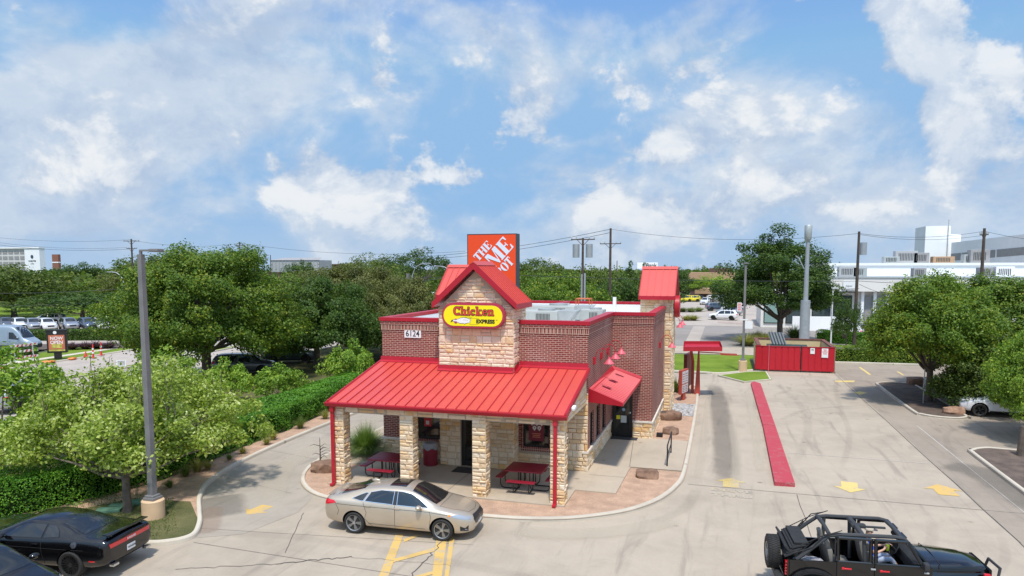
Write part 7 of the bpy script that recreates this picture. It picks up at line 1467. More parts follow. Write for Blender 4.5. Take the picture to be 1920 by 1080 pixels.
M['redbud'] = leafmat('pale_redbud_leaves', [(.085, .14, .016), (.24, .34, .035), (.47, .54, .10), (.74, .77, .36)], .42, .36)
M['olive'] = leafmat('grey_olive_leaves', [(0.067, 0.086, 0.023), (0.111, 0.132, 0.031), (0.178, 0.184, 0.048), (0.253, 0.237, 0.064)])
M['dgreen'] = leafmat('deep_green_leaves', [(0.027, 0.060, 0.012), (0.047, 0.100, 0.015), (0.083, 0.148, 0.019), (0.142, 0.201, 0.028)])
M['hedge'] = leafmat('hedge_leaves', [(0.052, 0.140, 0.012), (0.082, 0.223, 0.016), (0.134, 0.307, 0.023), (0.208, 0.391, 0.033)])
M['clip'] = leafmat('clipped_hedge_leaves', [(0.070, 0.139, 0.015), (0.140, 0.232, 0.022), (0.280, 0.372, 0.031), (0.455, 0.496, 0.050)])
M['blade'] = leafmat('grass_blades', [(.06, .10, .02), (.12, .18, .035), (.22, .26, .07), (.40, .38, .16)])
M['fountain'] = leafmat('fountain_grass_blades', [(.07, .13, .02), (.14, .24, .04), (.26, .36, .08), (.42, .46, .20)])
M['bladey'] = leafmat('dry_grass_blades', [(.16, .17, .04), (.30, .30, .07), (.45, .40, .14), (.55, .48, .22)])
M['purple'] = leafmat('purple_foliage', [(.06, .02, .03), (.12, .04, .06), (.20, .12, .20), (.10, .10, .05)])
M['bark'] = mat('grey_brown_bark', (.115, .09, .07), .95, var=.35, scale=5, bump=1., bscale=14)
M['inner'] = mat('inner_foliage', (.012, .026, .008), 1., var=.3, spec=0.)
def leafmesh(name, C, S, mt, seed=0, up=.35, N=None, aspect=.6, tri=False):
    """C centres (n,3), S leaf lengths; every leaf is one small rhombus, bent off the others at random"""
    rg = np.random.default_rng(seed); n = len(C); C = np.asarray(C, dtype=float); S = np.broadcast_to(np.asarray(S, dtype=float), (n,))*rg.uniform(.65, 1.3, n)
    nr = rg.normal(size=(n, 3)); nr /= np.linalg.norm(nr, axis=1)[:, None]
    if N is not None: nr = nr*.75+N*.75
    nr[:, 2] = nr[:, 2]+up; nr /= np.linalg.norm(nr, axis=1)[:, None]
    a = rg.normal(size=(n, 3)); a -= (a*nr).sum(1)[:, None]*nr; a /= np.linalg.norm(a, axis=1)[:, None]; b = np.cross(nr, a)
    L = (S/2)[:, None]; Wd = (S*aspect/2)[:, None]
    v = np.stack([C-a*L, C+b*Wd-a*L*.15, C+a*L, C-b*Wd-a*L*.15], 1).reshape(-1, 3)
    me = bpy.data.meshes.new(name); me.vertices.add(4*n); me.vertices.foreach_set('co', v.ravel()); me.loops.add(4*n); me.loops.foreach_set('vertex_index', np.arange(4*n, dtype=np.int32))
    me.polygons.add(n); me.polygons.foreach_set('loop_start', np.arange(0, 4*n, 4, dtype=np.int32)); me.polygons.foreach_set('loop_total', np.full(n, 4, dtype=np.int32))
    me.materials.append(mt); me.update(calc_edges=True); return me
def clumps(rg, n, R_, H0, H1, shape, inner=.45):
    """clump centres filling an uneven crown envelope; returns centres and outward directions"""
    out = []
    while len(out) < n:
        d = rg.normal(size=3); d /= np.linalg.norm(d); 
        if d[2] < shape.get('zmin', -.45): continue
        r = rg.uniform(inner, 1.)**.6; az = math.atan2(d[1], d[0])
        lob = 1+shape.get('lob', .18)*math.sin(az*shape.get('k', 3)+shape.get('ph', 0))*math.cos(d[2]*3)+.10*rg.normal()
        zc = H0+(H1-H0)*shape.get('cz', .42); zr = (H1-zc) if d[2] > 0 else (zc-H0)
        p = np.array([d[0]*R_*r*lob*shape.get('sx', 1), d[1]*R_*r*lob, zc+d[2]*zr*r*min(1.15, max(.8, lob))])
        if shape.get('cone') and d[2] > 0: f = 1-shape['cone']*(p[2]-zc)/(H1-zc); p[0] *= f; p[1] *= f
        out.append((p, d))
    return np.array([o[0] for o in out]), np.array([o[1] for o in out])
def tree(name, lab, mt, R_, H1, H0, seed, nc=70, per=260, ls=.2, cr=.20, trunk=.22, shape={}, th=None, off=(0, 0), cat='tree', group=None, limbs=14, tips=0):
    rg = np.random.default_rng(seed); C, D = clumps(rg, nc, R_, H0, H1, shape); C[:, :2] += np.array(off); L = []; NN = []
    for c, d in zip(C, D):
        r = R_*cr*rg.uniform(.7, 1.35); q = rg.normal(size=(per, 3)); q /= np.linalg.norm(q, axis=1)[:, None]; rad = rg.uniform(.25, 1., per)**.5
        p = q*rad[:, None]*r; p[:, 2] *= .72; p += c
        k = rg.random(per) < .10; p[k] += q[k]*r*.35   # a few sprays past the edge
        L.append(p); NN.append(q*.5+d*.5)
    P = np.concatenate(L); NN = np.concatenate(NN); keep = P[:, 2] > H0*.5; P = P[keep]; NN = NN[keep]
    root = thing(name, lab, cat, (0, 0, 0), 0, group)
    part('crown', leafmesh('crown', P, ls, mt, seed, .35, NN), None, root, local=True)
    q = MB(); rr_ = random.Random(seed); th = th or H0+(H1-H0)*.22; lean = (rr_.uniform(-.1, .1), rr_.uniform(-.1, .1))
    q.tube([(0, 0, -.05), (lean[0]*.3, lean[1]*.3, th*.35), (lean[0]*.8, lean[1]*.8, th*.75), (lean[0], lean[1], th)], [trunk*1.35, trunk*1.02, trunk*.95, trunk*.9], 9)
    idx = rg.choice(len(C), size=min(limbs, len(C)), replace=False)
    for i in idx:
        c = Vector(C[i])*1.0; s_ = Vector((lean[0], lean[1], th*rr_.uniform(.82, 1.0))); m_ = s_.lerp(c, .5)+Vector((rr_.uniform(-.2, .2), rr_.uniform(-.2, .2), .12))*R_*.12; q.tube([s_, s_.lerp(m_, .5)+Vector((0, 0, -.03*R_)), m_, c], [trunk*.50, trunk*.36, trunk*.24, trunk*.07], 6)
    part('trunk', q, M['bark'], root, True, 60, local=True)
    if tips:
        pass
    return root
def setz(o, x, y, s=1., rz=0., z=0., lab=None, group=None): return place(o, (x, y, z), rz, s, lab, group)
# hero trees
T1 = tree('shade_tree', 'largest rounded bright green tree by the avenue, left of the restaurant', M['elm'], 6.2, 9.7, 1.3, 11, 230, 560, .185, .155, .34, dict(cz=.40, lob=.10, k=4, zmin=-.75), th=2.6, limbs=22); setz(T1, -35.9, 42.8)
T2 = tree('shade_tree', 'darker dense tree right behind the largest rounded one', M['dgreen'], 5.4, 7.2, .9, 12, 160, 500, .18, .165, .25, dict(cz=.40, lob=.12, k=3, zmin=-.7), th=2., limbs=16); setz(T2, -32.2, 51.5)
T2b = dup(T1); setz(T2b, -33.5, 62, (.85, .85, .88), 2.1, 0, 'olive green tree behind the dark one, left of the brick wall'); recolor(T2b, M['elm'], M['olive'])
T2c = dup(T2); setz(T2c, -26.6, 57, (.8, .8, 1.0), 1.1, 0, 'grey olive tree nearest the brick wall corner'); recolor(T2c, M['dgreen'], M['olive'])
RB = tree('redbud_tree', 'pale green redbud with heart shaped leaves, nearest tree by the grey lamp post', M['redbud'], 4.15, 4.35, .95, 21, 230, 185, .135, .125, .13, dict(cz=.40, lob=.16, k=5, zmin=-.45), th=1.4, limbs=24, off=(-2.3, 2.6)); setz(RB, -18.84, 18.42)
# slender upright shoots on the redbud's top, with leaves
def shoots(root, n, R_, z0, z1, mt, seed, ls=.15, off=(0, 0)):
    rg = random.Random(seed); q = MB(); C_ = []
    for i in range(n):
        a = rg.uniform(0, 6.28); r = R_*math.sqrt(rg.random()); p = Vector((r*math.cos(a)+off[0], r*math.sin(a)+off[1], z0)); hgt = rg.uniform(.3, 1)*(z1-z0); d = Vector((rg.uniform(-.3, .3), rg.uniform(-.3, .3), 1))*hgt; q.tube([p, p+d*.5, p+d], [.018, .012, .006], 4)
        for k in range(22): f = rg.uniform(.25, 1.05); C_.append(tuple(p+d*f+Vector((rg.gauss(0, .13), rg.gauss(0, .13), rg.gauss(0, .09)))))
    part('shoot_leaves', leafmesh('shoots', np.array(C_), ls, mt, seed, .2), None, root, local=True); part('shoot', q, M['bark'], root, True, local=True)
shoots(RB, 44, 3.6, 3.2, 5.0, M['redbud'], 5, off=(-2.3, 2.6))
RB2 = tree('redbud_tree', 'second looser leafy tree at the left edge behind the pale redbud', M['bright'], 3.0, 4.6, 1.2, 23, 70, 150, .19, .18, .1, dict(cz=.35, lob=.15, zmin=-.4), th=1.2, limbs=12); setz(RB2, -27.4, 20.6, (1.1, 1, 1)); shoots(RB2, 14, 2.2, 3.6, 5.2, M['bright'], 8, .18)
RB3 = dup(RB2); setz(RB3, -25.6, 27.8, (.8, .75, .86), 2., 0, 'leafy shrub tree behind the redbud, right part towards the hedge')
# shrubs beyond the hedge
SH = tree('shrub', 'bright green bush behind the hedge, right beside the left wall', M['bright'], 1.5, 2.3, .25, 31, 40, 130, .15, .28, .06, dict(cz=.45, zmin=-.6), th=.5, limbs=8, cat='shrub'); SH['group'] = 'bright bushes behind the hedge'
def putsh(u, v, z, Y, s, lab, first=False): 
    x = PY(u, v, Y)[0]; o = SH if first else dup(SH); return setz(o, x, Y, s, u*.1, 0, lab)
putsh(655, 690, 0, 42.5, (1.05, 1.05, 1.35), 'bright green bush touching the left brick corner of the restaurant', True); putsh(520, 720, 0, 37.5, (1.0, 1, .95), 'bright green bush just over the hedge, middle of three'); putsh(430, 735, 0, 36, (.9, .9, 1.1), 'bright green leafy bush over the hedge at the redbud edge')
# hedge along the lane
hl = [(-25.3, 15.2), (-22.9, 17.4), (-21.8, 20.5), (-21.75, 25), (-22.1, 31), (-22.6, 37), (-23, 44)]; hp = smoothpath(hl, 6); hwid = 2.3
def hedge_on(path, wd, h, n, ls, mt, name, lab, seed=0, wob=.10):
    rg = np.random.default_rng(seed); Pth = np.array(path); seg = np.linalg.norm(np.diff(Pth, axis=0), axis=1); cum = np.concatenate([[0], np.cumsum(seg)]); tot = cum[-1]
    s_ = rg.uniform(0, tot, n); i = np.clip(np.searchsorted(cum, s_)-1, 0, len(seg)-1); f = (s_-cum[i])/seg[i]; P0 = Pth[i]+(Pth[i+1]-Pth[i])*f[:, None]; T_ = (Pth[i+1]-Pth[i])/seg[i][:, None]; sn = np.diff(Pth, axis=0)/seg[:, None]; vn = np.stack([-sn[:, 1], sn[:, 0]], 1); vv = np.concatenate([vn[:1], (vn[1:]+vn[:-1])/2, vn[-1:]]); Nn = vv[i]*(1-f)[:, None]+vv[i+1]*f[:, None]; Nn /= np.linalg.norm(Nn, axis=1)[:, None]
    per = wd+2*h; u = rg.uniform(0, per, n); C_ = np.zeros((n, 3)); NN = np.zeros((n, 3)); dpt = rg.exponential(.07, n).clip(0, .3)
    left = u < h; top = (u >= h) & (u < h+wd); right = u >= h+wd
    bulge = np.array([noise.noise(Vector((a*.7, b*.7, c*.9))) for a, b, c in np.stack([s_, u, s_*0], 1)])*wob*1.6+np.array([noise.noise(Vector((a*2.6, b*2.6, 3))) for a, b in np.stack([s_, u], 1)])*wob*.8
    off = np.where(left, -wd/2-bulge+dpt, np.where(right, wd/2+bulge-dpt, u-h-wd/2)); z_ = np.where(left, u, np.where(right, per-u, h+bulge-dpt))
    rd = .22; ed = np.minimum(np.abs(np.abs(off)-wd/2), .5); z_ = np.where(top & (ed < rd), z_-(rd-ed)*.5, z_); off = np.where(~top & (z_ > h-rd), off*(1-(z_-h+rd)*.22), off)
    C_[:, :2] = P0+Nn*off[:, None]; C_[:, 2] = np.maximum(.03, z_); NN[:, :2] = Nn*np.where(left, -1, np.where(right, 1, 0))[:, None]; NN[:, 2] = np.where(top, 1., .25)
    root = thing(name, lab, 'hedge', (path[0][0], path[0][1], 0)); part('foliage', leafmesh('foliage', C_, ls, mt, seed, .15, NN), None, root)
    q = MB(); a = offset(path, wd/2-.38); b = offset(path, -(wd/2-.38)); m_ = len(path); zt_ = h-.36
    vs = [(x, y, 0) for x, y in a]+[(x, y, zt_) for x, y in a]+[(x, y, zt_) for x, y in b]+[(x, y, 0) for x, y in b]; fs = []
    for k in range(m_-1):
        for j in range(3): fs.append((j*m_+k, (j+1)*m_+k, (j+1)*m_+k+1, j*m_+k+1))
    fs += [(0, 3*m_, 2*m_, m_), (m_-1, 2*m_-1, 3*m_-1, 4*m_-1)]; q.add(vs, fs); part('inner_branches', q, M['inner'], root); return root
hedge_on(hp, 2.3, 1.35, 95000, .10, M['hedge'], 'hedge', 'long dense green hedge following the outer kerb of the left lane', 3, .14)
hedge_on([(8.9, 67.9), (14, 68.7), (20, 69.7), (30, 71.4)], 1.5, 1.45, 30000, .13, M['clip'], 'hedge', 'clipped hedge with yellow green top behind the yellow stall lines', 4, .06)
hedge_on([G(1535, 640), (16., 82.8), (22, 84.2)], 1.6, 1.35, 16000, .16, M['hedge'], 'hedge', 'farther clipped hedge in front of the white crossover, behind the dumpster', 5, .05)
hedge_on([G(-60, 639), G(110, 638), G(330, 636)], 1.6, 1.25, 22000, .17, M['dgreen'], 'hedge', 'long dark trimmed hedge before the row of parked cars at left', 6, .05)
hedge_on([G(-60, 674), G(20, 670), G(66, 666)], 1.4, .8, 9000, .14, M['dgreen'], 'hedge', 'low hedge behind the striped barricade', 7, .05)
# grasses
def grassclump(name, x, y, z, r, h, n, mt, lab, seed, cat='ornamental grass', group=None, wdt=.012, droop=.5):
    rg = np.random.default_rng(seed); V = []; Fc = []
    for i in range(n):
        a = rg.uniform(0, 6.283); sp = rg.uniform(0, 1)**.7; L = h*rg.uniform(.6, 1.1); d = np.array([math.cos(a), math.sin(a)]); b0 = np.array([x, y])+d*r*.22*rg.random(); pts = []
        for k in range(5):
            f = k/4; out = r*sp*(f**1.5)*(1+.25*f); zz_ = L*(f*(1.25-.25*sp)-droop*sp*f*f*.9); pts.append((b0[0]+d[0]*out, b0[1]+d[1]*out, z+max(.01, zz_)))
        s_ = np.array([-d[1], d[0]])*wdt; o = len(V)
        for k, p in enumerate(pts): w_ = (1-k/4.2); V.append((p[0]-s_[0]*w_, p[1]-s_[1]*w_, p[2])); V.append((p[0]+s_[0]*w_, p[1]+s_[1]*w_, p[2]))
        for k in range(4): Fc.append((o+2*k, o+2*k+1, o+2*k+3, o+2*k+2))
    q = MB(); q.add(V, Fc); q.v = V; return solo(name, q, mt, lab, cat, group)
grassclump('ornamental_grass', -14.75, 27.3, .15, 1.3, 1.25, 3200, M['fountain'], 'tall fountain of green grass at the left corner of the porch', 1, wdt=.010, droop=.85)
gp = [(348, 893, .35, .45), (370, 884, .5, .55), (390, 880, .3, .35), (318, 914, .28, .3), (500, 833, .3, .35), (512, 824, .35, .42), (563, 803, .45, .6), (610, 785, .4, .5), (455, 850, .25, .3), (430, 862, .22, .26)]
wh = ['yellow green grass tuft nearest the lamp post bend, left of a larger one', 'largest yellow green grass tuft at the bend of the outer kerb', 'small grass tuft just right of the largest one by the kerb', 'lone low grass tuft in the granite near the lamp post', 'left of two grass tufts midway along the hedge', 'right of two grass tufts midway along the hedge', 'spiky grass tuft farther along the hedge base', 'farthest yellow green tuft by the left porch post', 'tiny tuft on bare granite before the hedge', 'tiny tuft nearest the redbud leaves on the kerb']
for i, (u, v, r, h) in enumerate(gp): x, y = G(u, v, .1); grassclump('grass_tuft', x, y, .09, r, h, 260, M['bladey' if i % 3 else 'blade'], wh[i], 10+i, 'grass tuft', 'grass tufts along the outer kerb', .012, .4)
x, y = G(1268, 735, .1); grassclump('yucca', x, y, .1, .7, .95, 160, M['blade'], 'spiky plant at the foot of the stone side tower behind the menu board', 30, 'plant', None, .03, .3)
for i, (u, v, r, h, lab) in enumerate(((1400, 648, 2.2, 1.3, 'grassy clump left of the trunk behind the dumpster gates'), (1440, 645, 2.4, 1.4, 'grassy clump under the tall tree behind the lamp post'), (1420, 641, 2., 1.2, 'middle grassy clump behind the lamp post'), (1490, 636, 2., 1.5, 'darker grassy clump right of the tall tree trunk'), (1350, 600, 0, 0, ''), )):
    if r: x, y = G(u, v); grassclump('ornamental_grass', x, y, 0, r, h, 420, M['bladey' if i < 3 else 'blade'], lab, 40+i, group='grass clumps behind the dumpster enclosure', wdt=.05)
for i, (u, v, r, lab) in enumerate(((1288, 601, 1.6, 'left yellow green tuft on the far street corner'), (1300, 601, 1.6, 'right yellow green tuft on the far street corner'), (1280, 585, 2., 'left low planting in the far lot'), (1296, 585, 2., 'middle low planting in the far lot'), (1310, 584, 2., 'right low planting in the far lot'))): x, y = G(u, v); grassclump('planting', x, y, 0, r, .9, 200, M['bladey' if i < 2 else 'blade'], lab, 60+i, 'planting', 'low plantings in the far lot', .08)
for i, (u, v, lab) in enumerate(((135, 657, 'purple flowering planting nearest the advert sign'), (160, 656, 'purple flowering planting beside the delineator posts'), (180, 655, 'purple flowering planting between the delineator posts'), (205, 655, 'purple flowering planting at the big tree edge'))): x, y = G(u, v); grassclump('flower_planting', x, y, .1, 1.1, .7, 420, M['purple'], lab, 70+i, 'planting', 'purple plantings on the verge', .05)
# lawns get real short blades near the lamp post
rg = np.random.default_rng(77); q = MB(); V = []; Fc = []
for i in range(5200):
    x = rg.uniform(-21, -15.9); y = rg.uniform(16.4, 20.0)
    if x > -16.1-max(0, (y-17.6))*.95 or (y > 19.6 and x > -18.2): continue
    a = rg.uniform(0, 6.28); h = rg.uniform(.03, .075); o = len(V); V += [(x, y, .1), (x+.02*math.cos(a), y+.02*math.sin(a), .1), (x+.03*math.sin(a), y+.03*math.cos(a), .1+h)]; Fc.append((o, o+1, o+2))
q.add(V, Fc); struct('turf_blades', q, M['blade'], 'stuff')
# trees on the right
TR = tree('street_tree', 'rounded green tree on the tree island right of the stall lines', M['oak'], 3.75, 7.9, 2.05, 41, 220, 420, .145, .19, .20, dict(cz=.38, lob=.10, k=4, zmin=-.55, cone=.15), th=2.1, limbs=18); setz(TR, 12.3, 48.6, (.95, .95, 1))
recolor(TR, M['oak'], M['elm'])
TR2 = dup(TR); setz(TR2, 17.0, 53.5, (1.2, 1.2, .98), 1.7, 0, 'broad tree behind the island tree, cut by the right edge'); 
TR2 = dup(TR); setz(TR2, 15.7, 47.0, (.90, .90, .74), 2.9, -1.55, 'low bushy tree over the parked white car'); recolor(TR2, M['elm'], M['oak'])
TR3 = dup(TR); setz(TR3, 15.2, 39.2, (.72, .72, .90), .6, -1.25, 'bright leafy tree at the right edge over the near island'); recolor(TR3, M['elm'], M['bright'])
# upright dark tree behind the lamp post
TU = tree('upright_tree', 'tall upright dark green tree behind the lot lamp post', M['dgreen'], 4.9, 12.2, 2.6, 51, 180, 320, .21, .17, .26, dict(cz=.36, lob=.22, k=4, zmin=-.6, cone=.18), th=2.8, limbs=20)
x, y = G(1470, 641); setz(TU, x-.4, 86, (1.22, 1.22, .98))
q = MB(); q.cyl((12.95, 47.6, .1), (12.95, 47.6, 2.2), .03, n=6); q.v = [(a-1.2, b, c) for a, b, c in q.v]; solo('sign_post', q, M['galv'], 'thin bare metal post beside the trunk on the tree island', 'post')
q = MB(); q.cyl((12.55, 35.2, .1), (12.62, 35.2, 1.4), .16, .13, n=10); solo('tree_stake', q, M['bark'], 'short brown trunk at the right edge on the near island', 'tree trunk', smooth=True)
# background trees: a handful of kinds, each tree its own object
A = tree('broad_tree', 'x', M['oak'], 6.2, 9., 1.6, 61, 75, 130, .38, .21, .28, dict(cz=.42, lob=.18, k=3), th=2.8, limbs=12)
B_ = tree('broad_tree', 'x', M['elm'], 5.2, 8.2, 1.4, 62, 60, 130, .36, .23, .25, dict(cz=.45, lob=.2, k=4), th=2.2, limbs=10)
Cc = tree('airy_tree', 'x', M['oak'], 6.5, 11.5, 4., 63, 55, 110, .34, .17, .22, dict(cz=.45, lob=.22, k=3, zmin=-.3), th=5, limbs=20)
Dd = tree('narrow_tree', 'x', M['dgreen'], 2.6, 10.5, 1.0, 64, 45, 110, .32, .24, .2, dict(cz=.35, cone=.55), th=2, limbs=8)
KD = {'A': A, 'B': B_, 'C': Cc, 'D': Dd}; base = {'A': (6.2, 9.), 'B': (5.2, 8.2), 'C': (6.5, 11.5), 'D': (2.6, 10.5)}; used = set(); mats4 = [None, 'olive', 'dgreen', 'elm', 'oak']
own = {'A': 'oak', 'B': 'elm', 'C': 'oak', 'D': 'dgreen'}
def bg(kind, u, vtop, Y, wpx, lab, mt=None, seed=0):
    """a tree whose crown centre is seen at u with its top at vtop, at distance Y"""
    x, h = PY(u, vtop, Y); dep = -x*math.sin(YAW)+Y*math.cos(YAW); R_, Hh = base[kind]; s_ = wpx/F*dep/2/R_
    o = KD[kind] if kind not in used else dup(KD[kind]); first = kind not in used; used.add(kind)
    place(o, (x, Y, 0), seed*1.3+u*.01, (s_, s_, h/Hh), lab, 'trees beyond the roads'); BGQ.append((o, own[kind], mt)); return o
BGQ = []
BT = [ # left side, from the edge inwards
 ('A', 20, 492, 92, 190, 'wide oak at the left edge with dark trunk, behind the van', None), ('A', -60, 500, 84, 200, 'oak mostly out of frame at the left edge', None), ('A', 152, 545, 86, 190, 'spreading oak between the advert sign and the lamp post', 'dgreen'), ('B', 95, 520, 125, 130, 'mid green tree behind the spreading oak at left', 'olive'),
 ('B', 143, 494, 190, 95, 'rounded dark tree right of the brick chimney tower', 'dgreen'), ('B', 205, 520, 130, 130, 'tree right of the spreading oak before the utility pole', None), ('A', 300, 474, 130, 170, 'large tree behind the grey lamp post top', 'oak'), ('C', 350, 470, 150, 120, 'airy tree above the biggest tree, left of the pole top', None), ('C', 447, 460, 140, 110, 'airy dark tree around the pole top over the biggest tree', 'dgreen'), ('B', 240, 505, 110, 120, 'tree just behind the crossarm pole', 'olive'),
 ('B', 500, 520, 130, 120, 'low tree before the grey warehouse', None), ('A', 610, 500, 105, 170, 'broad olive tree right of the warehouse', 'olive'), ('A', 675, 492, 115, 150, 'broad tree left of the silver street light', 'oak'), ('C', 700, 478, 150, 140, 'open crowned tree left of the tallest airy one', None), ('C', 785, 468, 145, 140, 'tall open crowned tree left of the orange sign', 'dgreen'), ('B', 790, 536, 88, 130, 'bright round tree just behind the gable at left', 'elm'), ('B', 560, 490, 230, 60, 'small dark tree against the warehouse wall', 'dgreen'),
 ('A', 545, 545, 90, 150, 'olive tree behind the dark dense one', 'olive'), ('B', 640, 545, 85, 130, 'olive tree low behind the left brick wall', 'olive'), ('B', 60, 560, 108, 120, 'low tree behind the parked cars at far left', 'oak'),
 # behind the roof
 ('A', 1010, 482, 150, 110, 'tree directly right of the orange sign', 'oak'), ('A', 1045, 505, 95, 150, 'broad tree behind the rooftop units', 'elm'), ('B', 985, 530, 85, 110, 'low tree behind the tall gable at right', 'elm'), ('A', 1105, 495, 100, 130, 'broad tree behind the transformer pole', 'oak'), ('B', 1090, 530, 82, 130, 'low bright tree at the foot of the transformer pole', 'elm'), ('B', 1150, 520, 90, 110, 'tree at the foot of the tallest pole', 'dgreen'), ('D', 1182, 484, 110, 34, 'narrow pointed tree left of the side tower', None), ('D', 1212, 488, 112, 30, 'second narrow pointed tree just over the side tower', 'oak'), ('D', 1247, 493, 118, 30, 'short narrow tree right of the side tower peak', 'oak'), ('B', 1190, 515, 98, 90, 'round tree left of the side tower roof', 'oak'),
 ('A', 1262, 498, 190, 70, 'tree right of the side tower before the tan building', 'dgreen'), ('C', 1283, 528, 190, 80, 'small tree above the yellow cars', 'oak'), ('C', 1338, 515, 185, 80, 'bright green tree before the tan building', 'bright'), ('C', 1400, 525, 180, 80, 'tree between the tan building and the tall upright tree', 'oak'), ('D', 1270, 510, 140, 40, 'slim tree just right of the side tower roof', None),
 ('B', 1322, 500, 260, 40, 'tiny distant tree over the tan roof', 'elm'), ('B', 1355, 497, 270, 40, 'second tiny distant tree over the tan roof', 'oak'), ('B', 1572, 495, 250, 40, 'small distant tree above the white roof', 'dgreen'), ('B', 1615, 498, 250, 30, 'tiniest distant tree above the white roof', 'dgreen'), ('A', 1790, 520, 72, 150, 'tree filling the gap behind the round island tree', 'oak'), ('B', 1590, 565, 78, 50, 'small dark bush tree beside the wooden pole', 'dgreen')]
for i, (k_, u, v, Y, w_, lab, mt) in enumerate(BT): bg(k_, u, v, Y, w_, lab, mt, i)
for o, ow, mt in BGQ:
    if mt and mt != ow: recolor(o, M[ow], M[mt])
# the far tree line reads as one mass
rg = np.random.default_rng(5); C_ = []
for i in range(1500):
    a = rg.uniform(-.95, .85)+YAW*0; d = rg.uniform(230, 620); x = d*math.sin(a); y = d*math.cos(a); hh = rg.uniform(5, 8.2)*(1 if rg.random() < .95 else 1.15)
    if x > 22 and y < 330: continue
    n = 26; C_.append(np.stack([x+rg.normal(0, 3.2, n), y+rg.normal(0, 3.2, n), rg.uniform(.8, hh, n)], 1))
me = leafmesh('far_wood', np.concatenate(C_), 2.3, M['oak'], 9, .5); o = bpy.data.objects.new('far_wood', me); COL.objects.link(o); o['kind'] = 'stuff'
# ================================================================== buildings beyond
M['stucco'] = mat('white_stucco', (.85, .85, .84), .8, var=.04, scale=.3); M['stucco2'] = mat('offwhite_panel', (.74, .71, .66), .8, var=.05, scale=.3); M['tan'] = mat('tan_fascia', (.42, .27, .16), .8, var=.05); M['brownroof'] = mat('brown_roof', (.10, .055, .045), .8); M['glassb'] = mat('storefront_glass', (.05, .07, .07), .08, var=0, spec=.8); M['panelg'] = mat('pale_green_glass', (.25, .36, .33), .2, var=.05); M['louv'] = mat('grey_louvres', (.30, .29, .285), .8, var=.1, scale=1)
M['greywall'] = mat('grey_ribbed_metal', (.40, .40, .40), .7, var=.08, scale=.2); M['hotel'] = mat('hotel_wall', (.62, .60, .56), .8, var=.05, scale=.1); M['bricktower'] = mat('brick_tower_wall', (.26, .11, .07), .9, var=.15)
def bx(nm, x0, y0, z0, x1, y1, z1, m, par): q = MB(); q.box(x0, y0, z0, x1, y1, z1); return part(nm, q, M[m], par)
# white low building on the right
t = thing('white_showroom', 'long low white showroom building with flat roof at the right', 'building', (40, 120, 0))
bx('wall', 17.6, 106, 0, 75, 128, 5.2, 'stucco2', t); bx('parapet', 13.9, 104.6, 5.2, 75.2, 128.2, 7.0, 'stucco2', t); bx('roof_coping', 13.8, 104.5, 7.0, 75.3, 128.3, 7.12, 'galv', t)
bx('upper_storey', 15.5, 124, 7.1, 85, 148, 8.75, 'stucco', t); bx('upper_coping', 15.3, 123.8, 8.75, 85.2, 148.2, 9.15, 'white', t)
bx('glass_wing', 5.2, 106.2, 0, 17.5, 120, 5.0, 'stucco2', t)
for i, (x0, x1) in enumerate(((5.6, 8.2), (8.5, 11.6), (11.9, 14.2), (14.5, 16.9))): w_ = bx('window', x0, 106.08, .6, x1, 106.18, 4.6, 'frame', t); bx('pane', x0+.1, 106.02, .7, x1-.1, 106.07, 4.5, 'glassb' if i else 'panelg', w_)
for i in range(4): w_ = bx('entrance_fin', 17.9+i*1.5, 105.2, 0, 18.25+i*1.5, 105.95, 5.2, 'stucco', t)
for i in range(3): w_ = bx('entrance_door', 18.4+i*1.5, 105.7, .1, 19.3+i*1.5, 105.8, 4.6, 'louv', t)
q = MB(); P_ = [(9.0, 101.6), (12.5, 101.9), (15.2, 102.8), (17.4, 104.6)]; P2 = smoothpath(P_, 5); a = offset(P2, .15); b = offset(P2, -.15); q.prism(a+b[::-1], 0, 1.9); part('ramp_wall', q, M['stucco'], t)
q = MB(); q.bbox((16.2, 104.5, 6.0), 1.5, .12, 1.1); sgn = part('sign_box', q, M['white'], t); q = MB(); addtext(q, 'Jaguar', .34, Matrix.Translation((16.2, 104.42, 5.95)) @ UP, .004, .002); part('lettering', q, M['galv'], sgn)
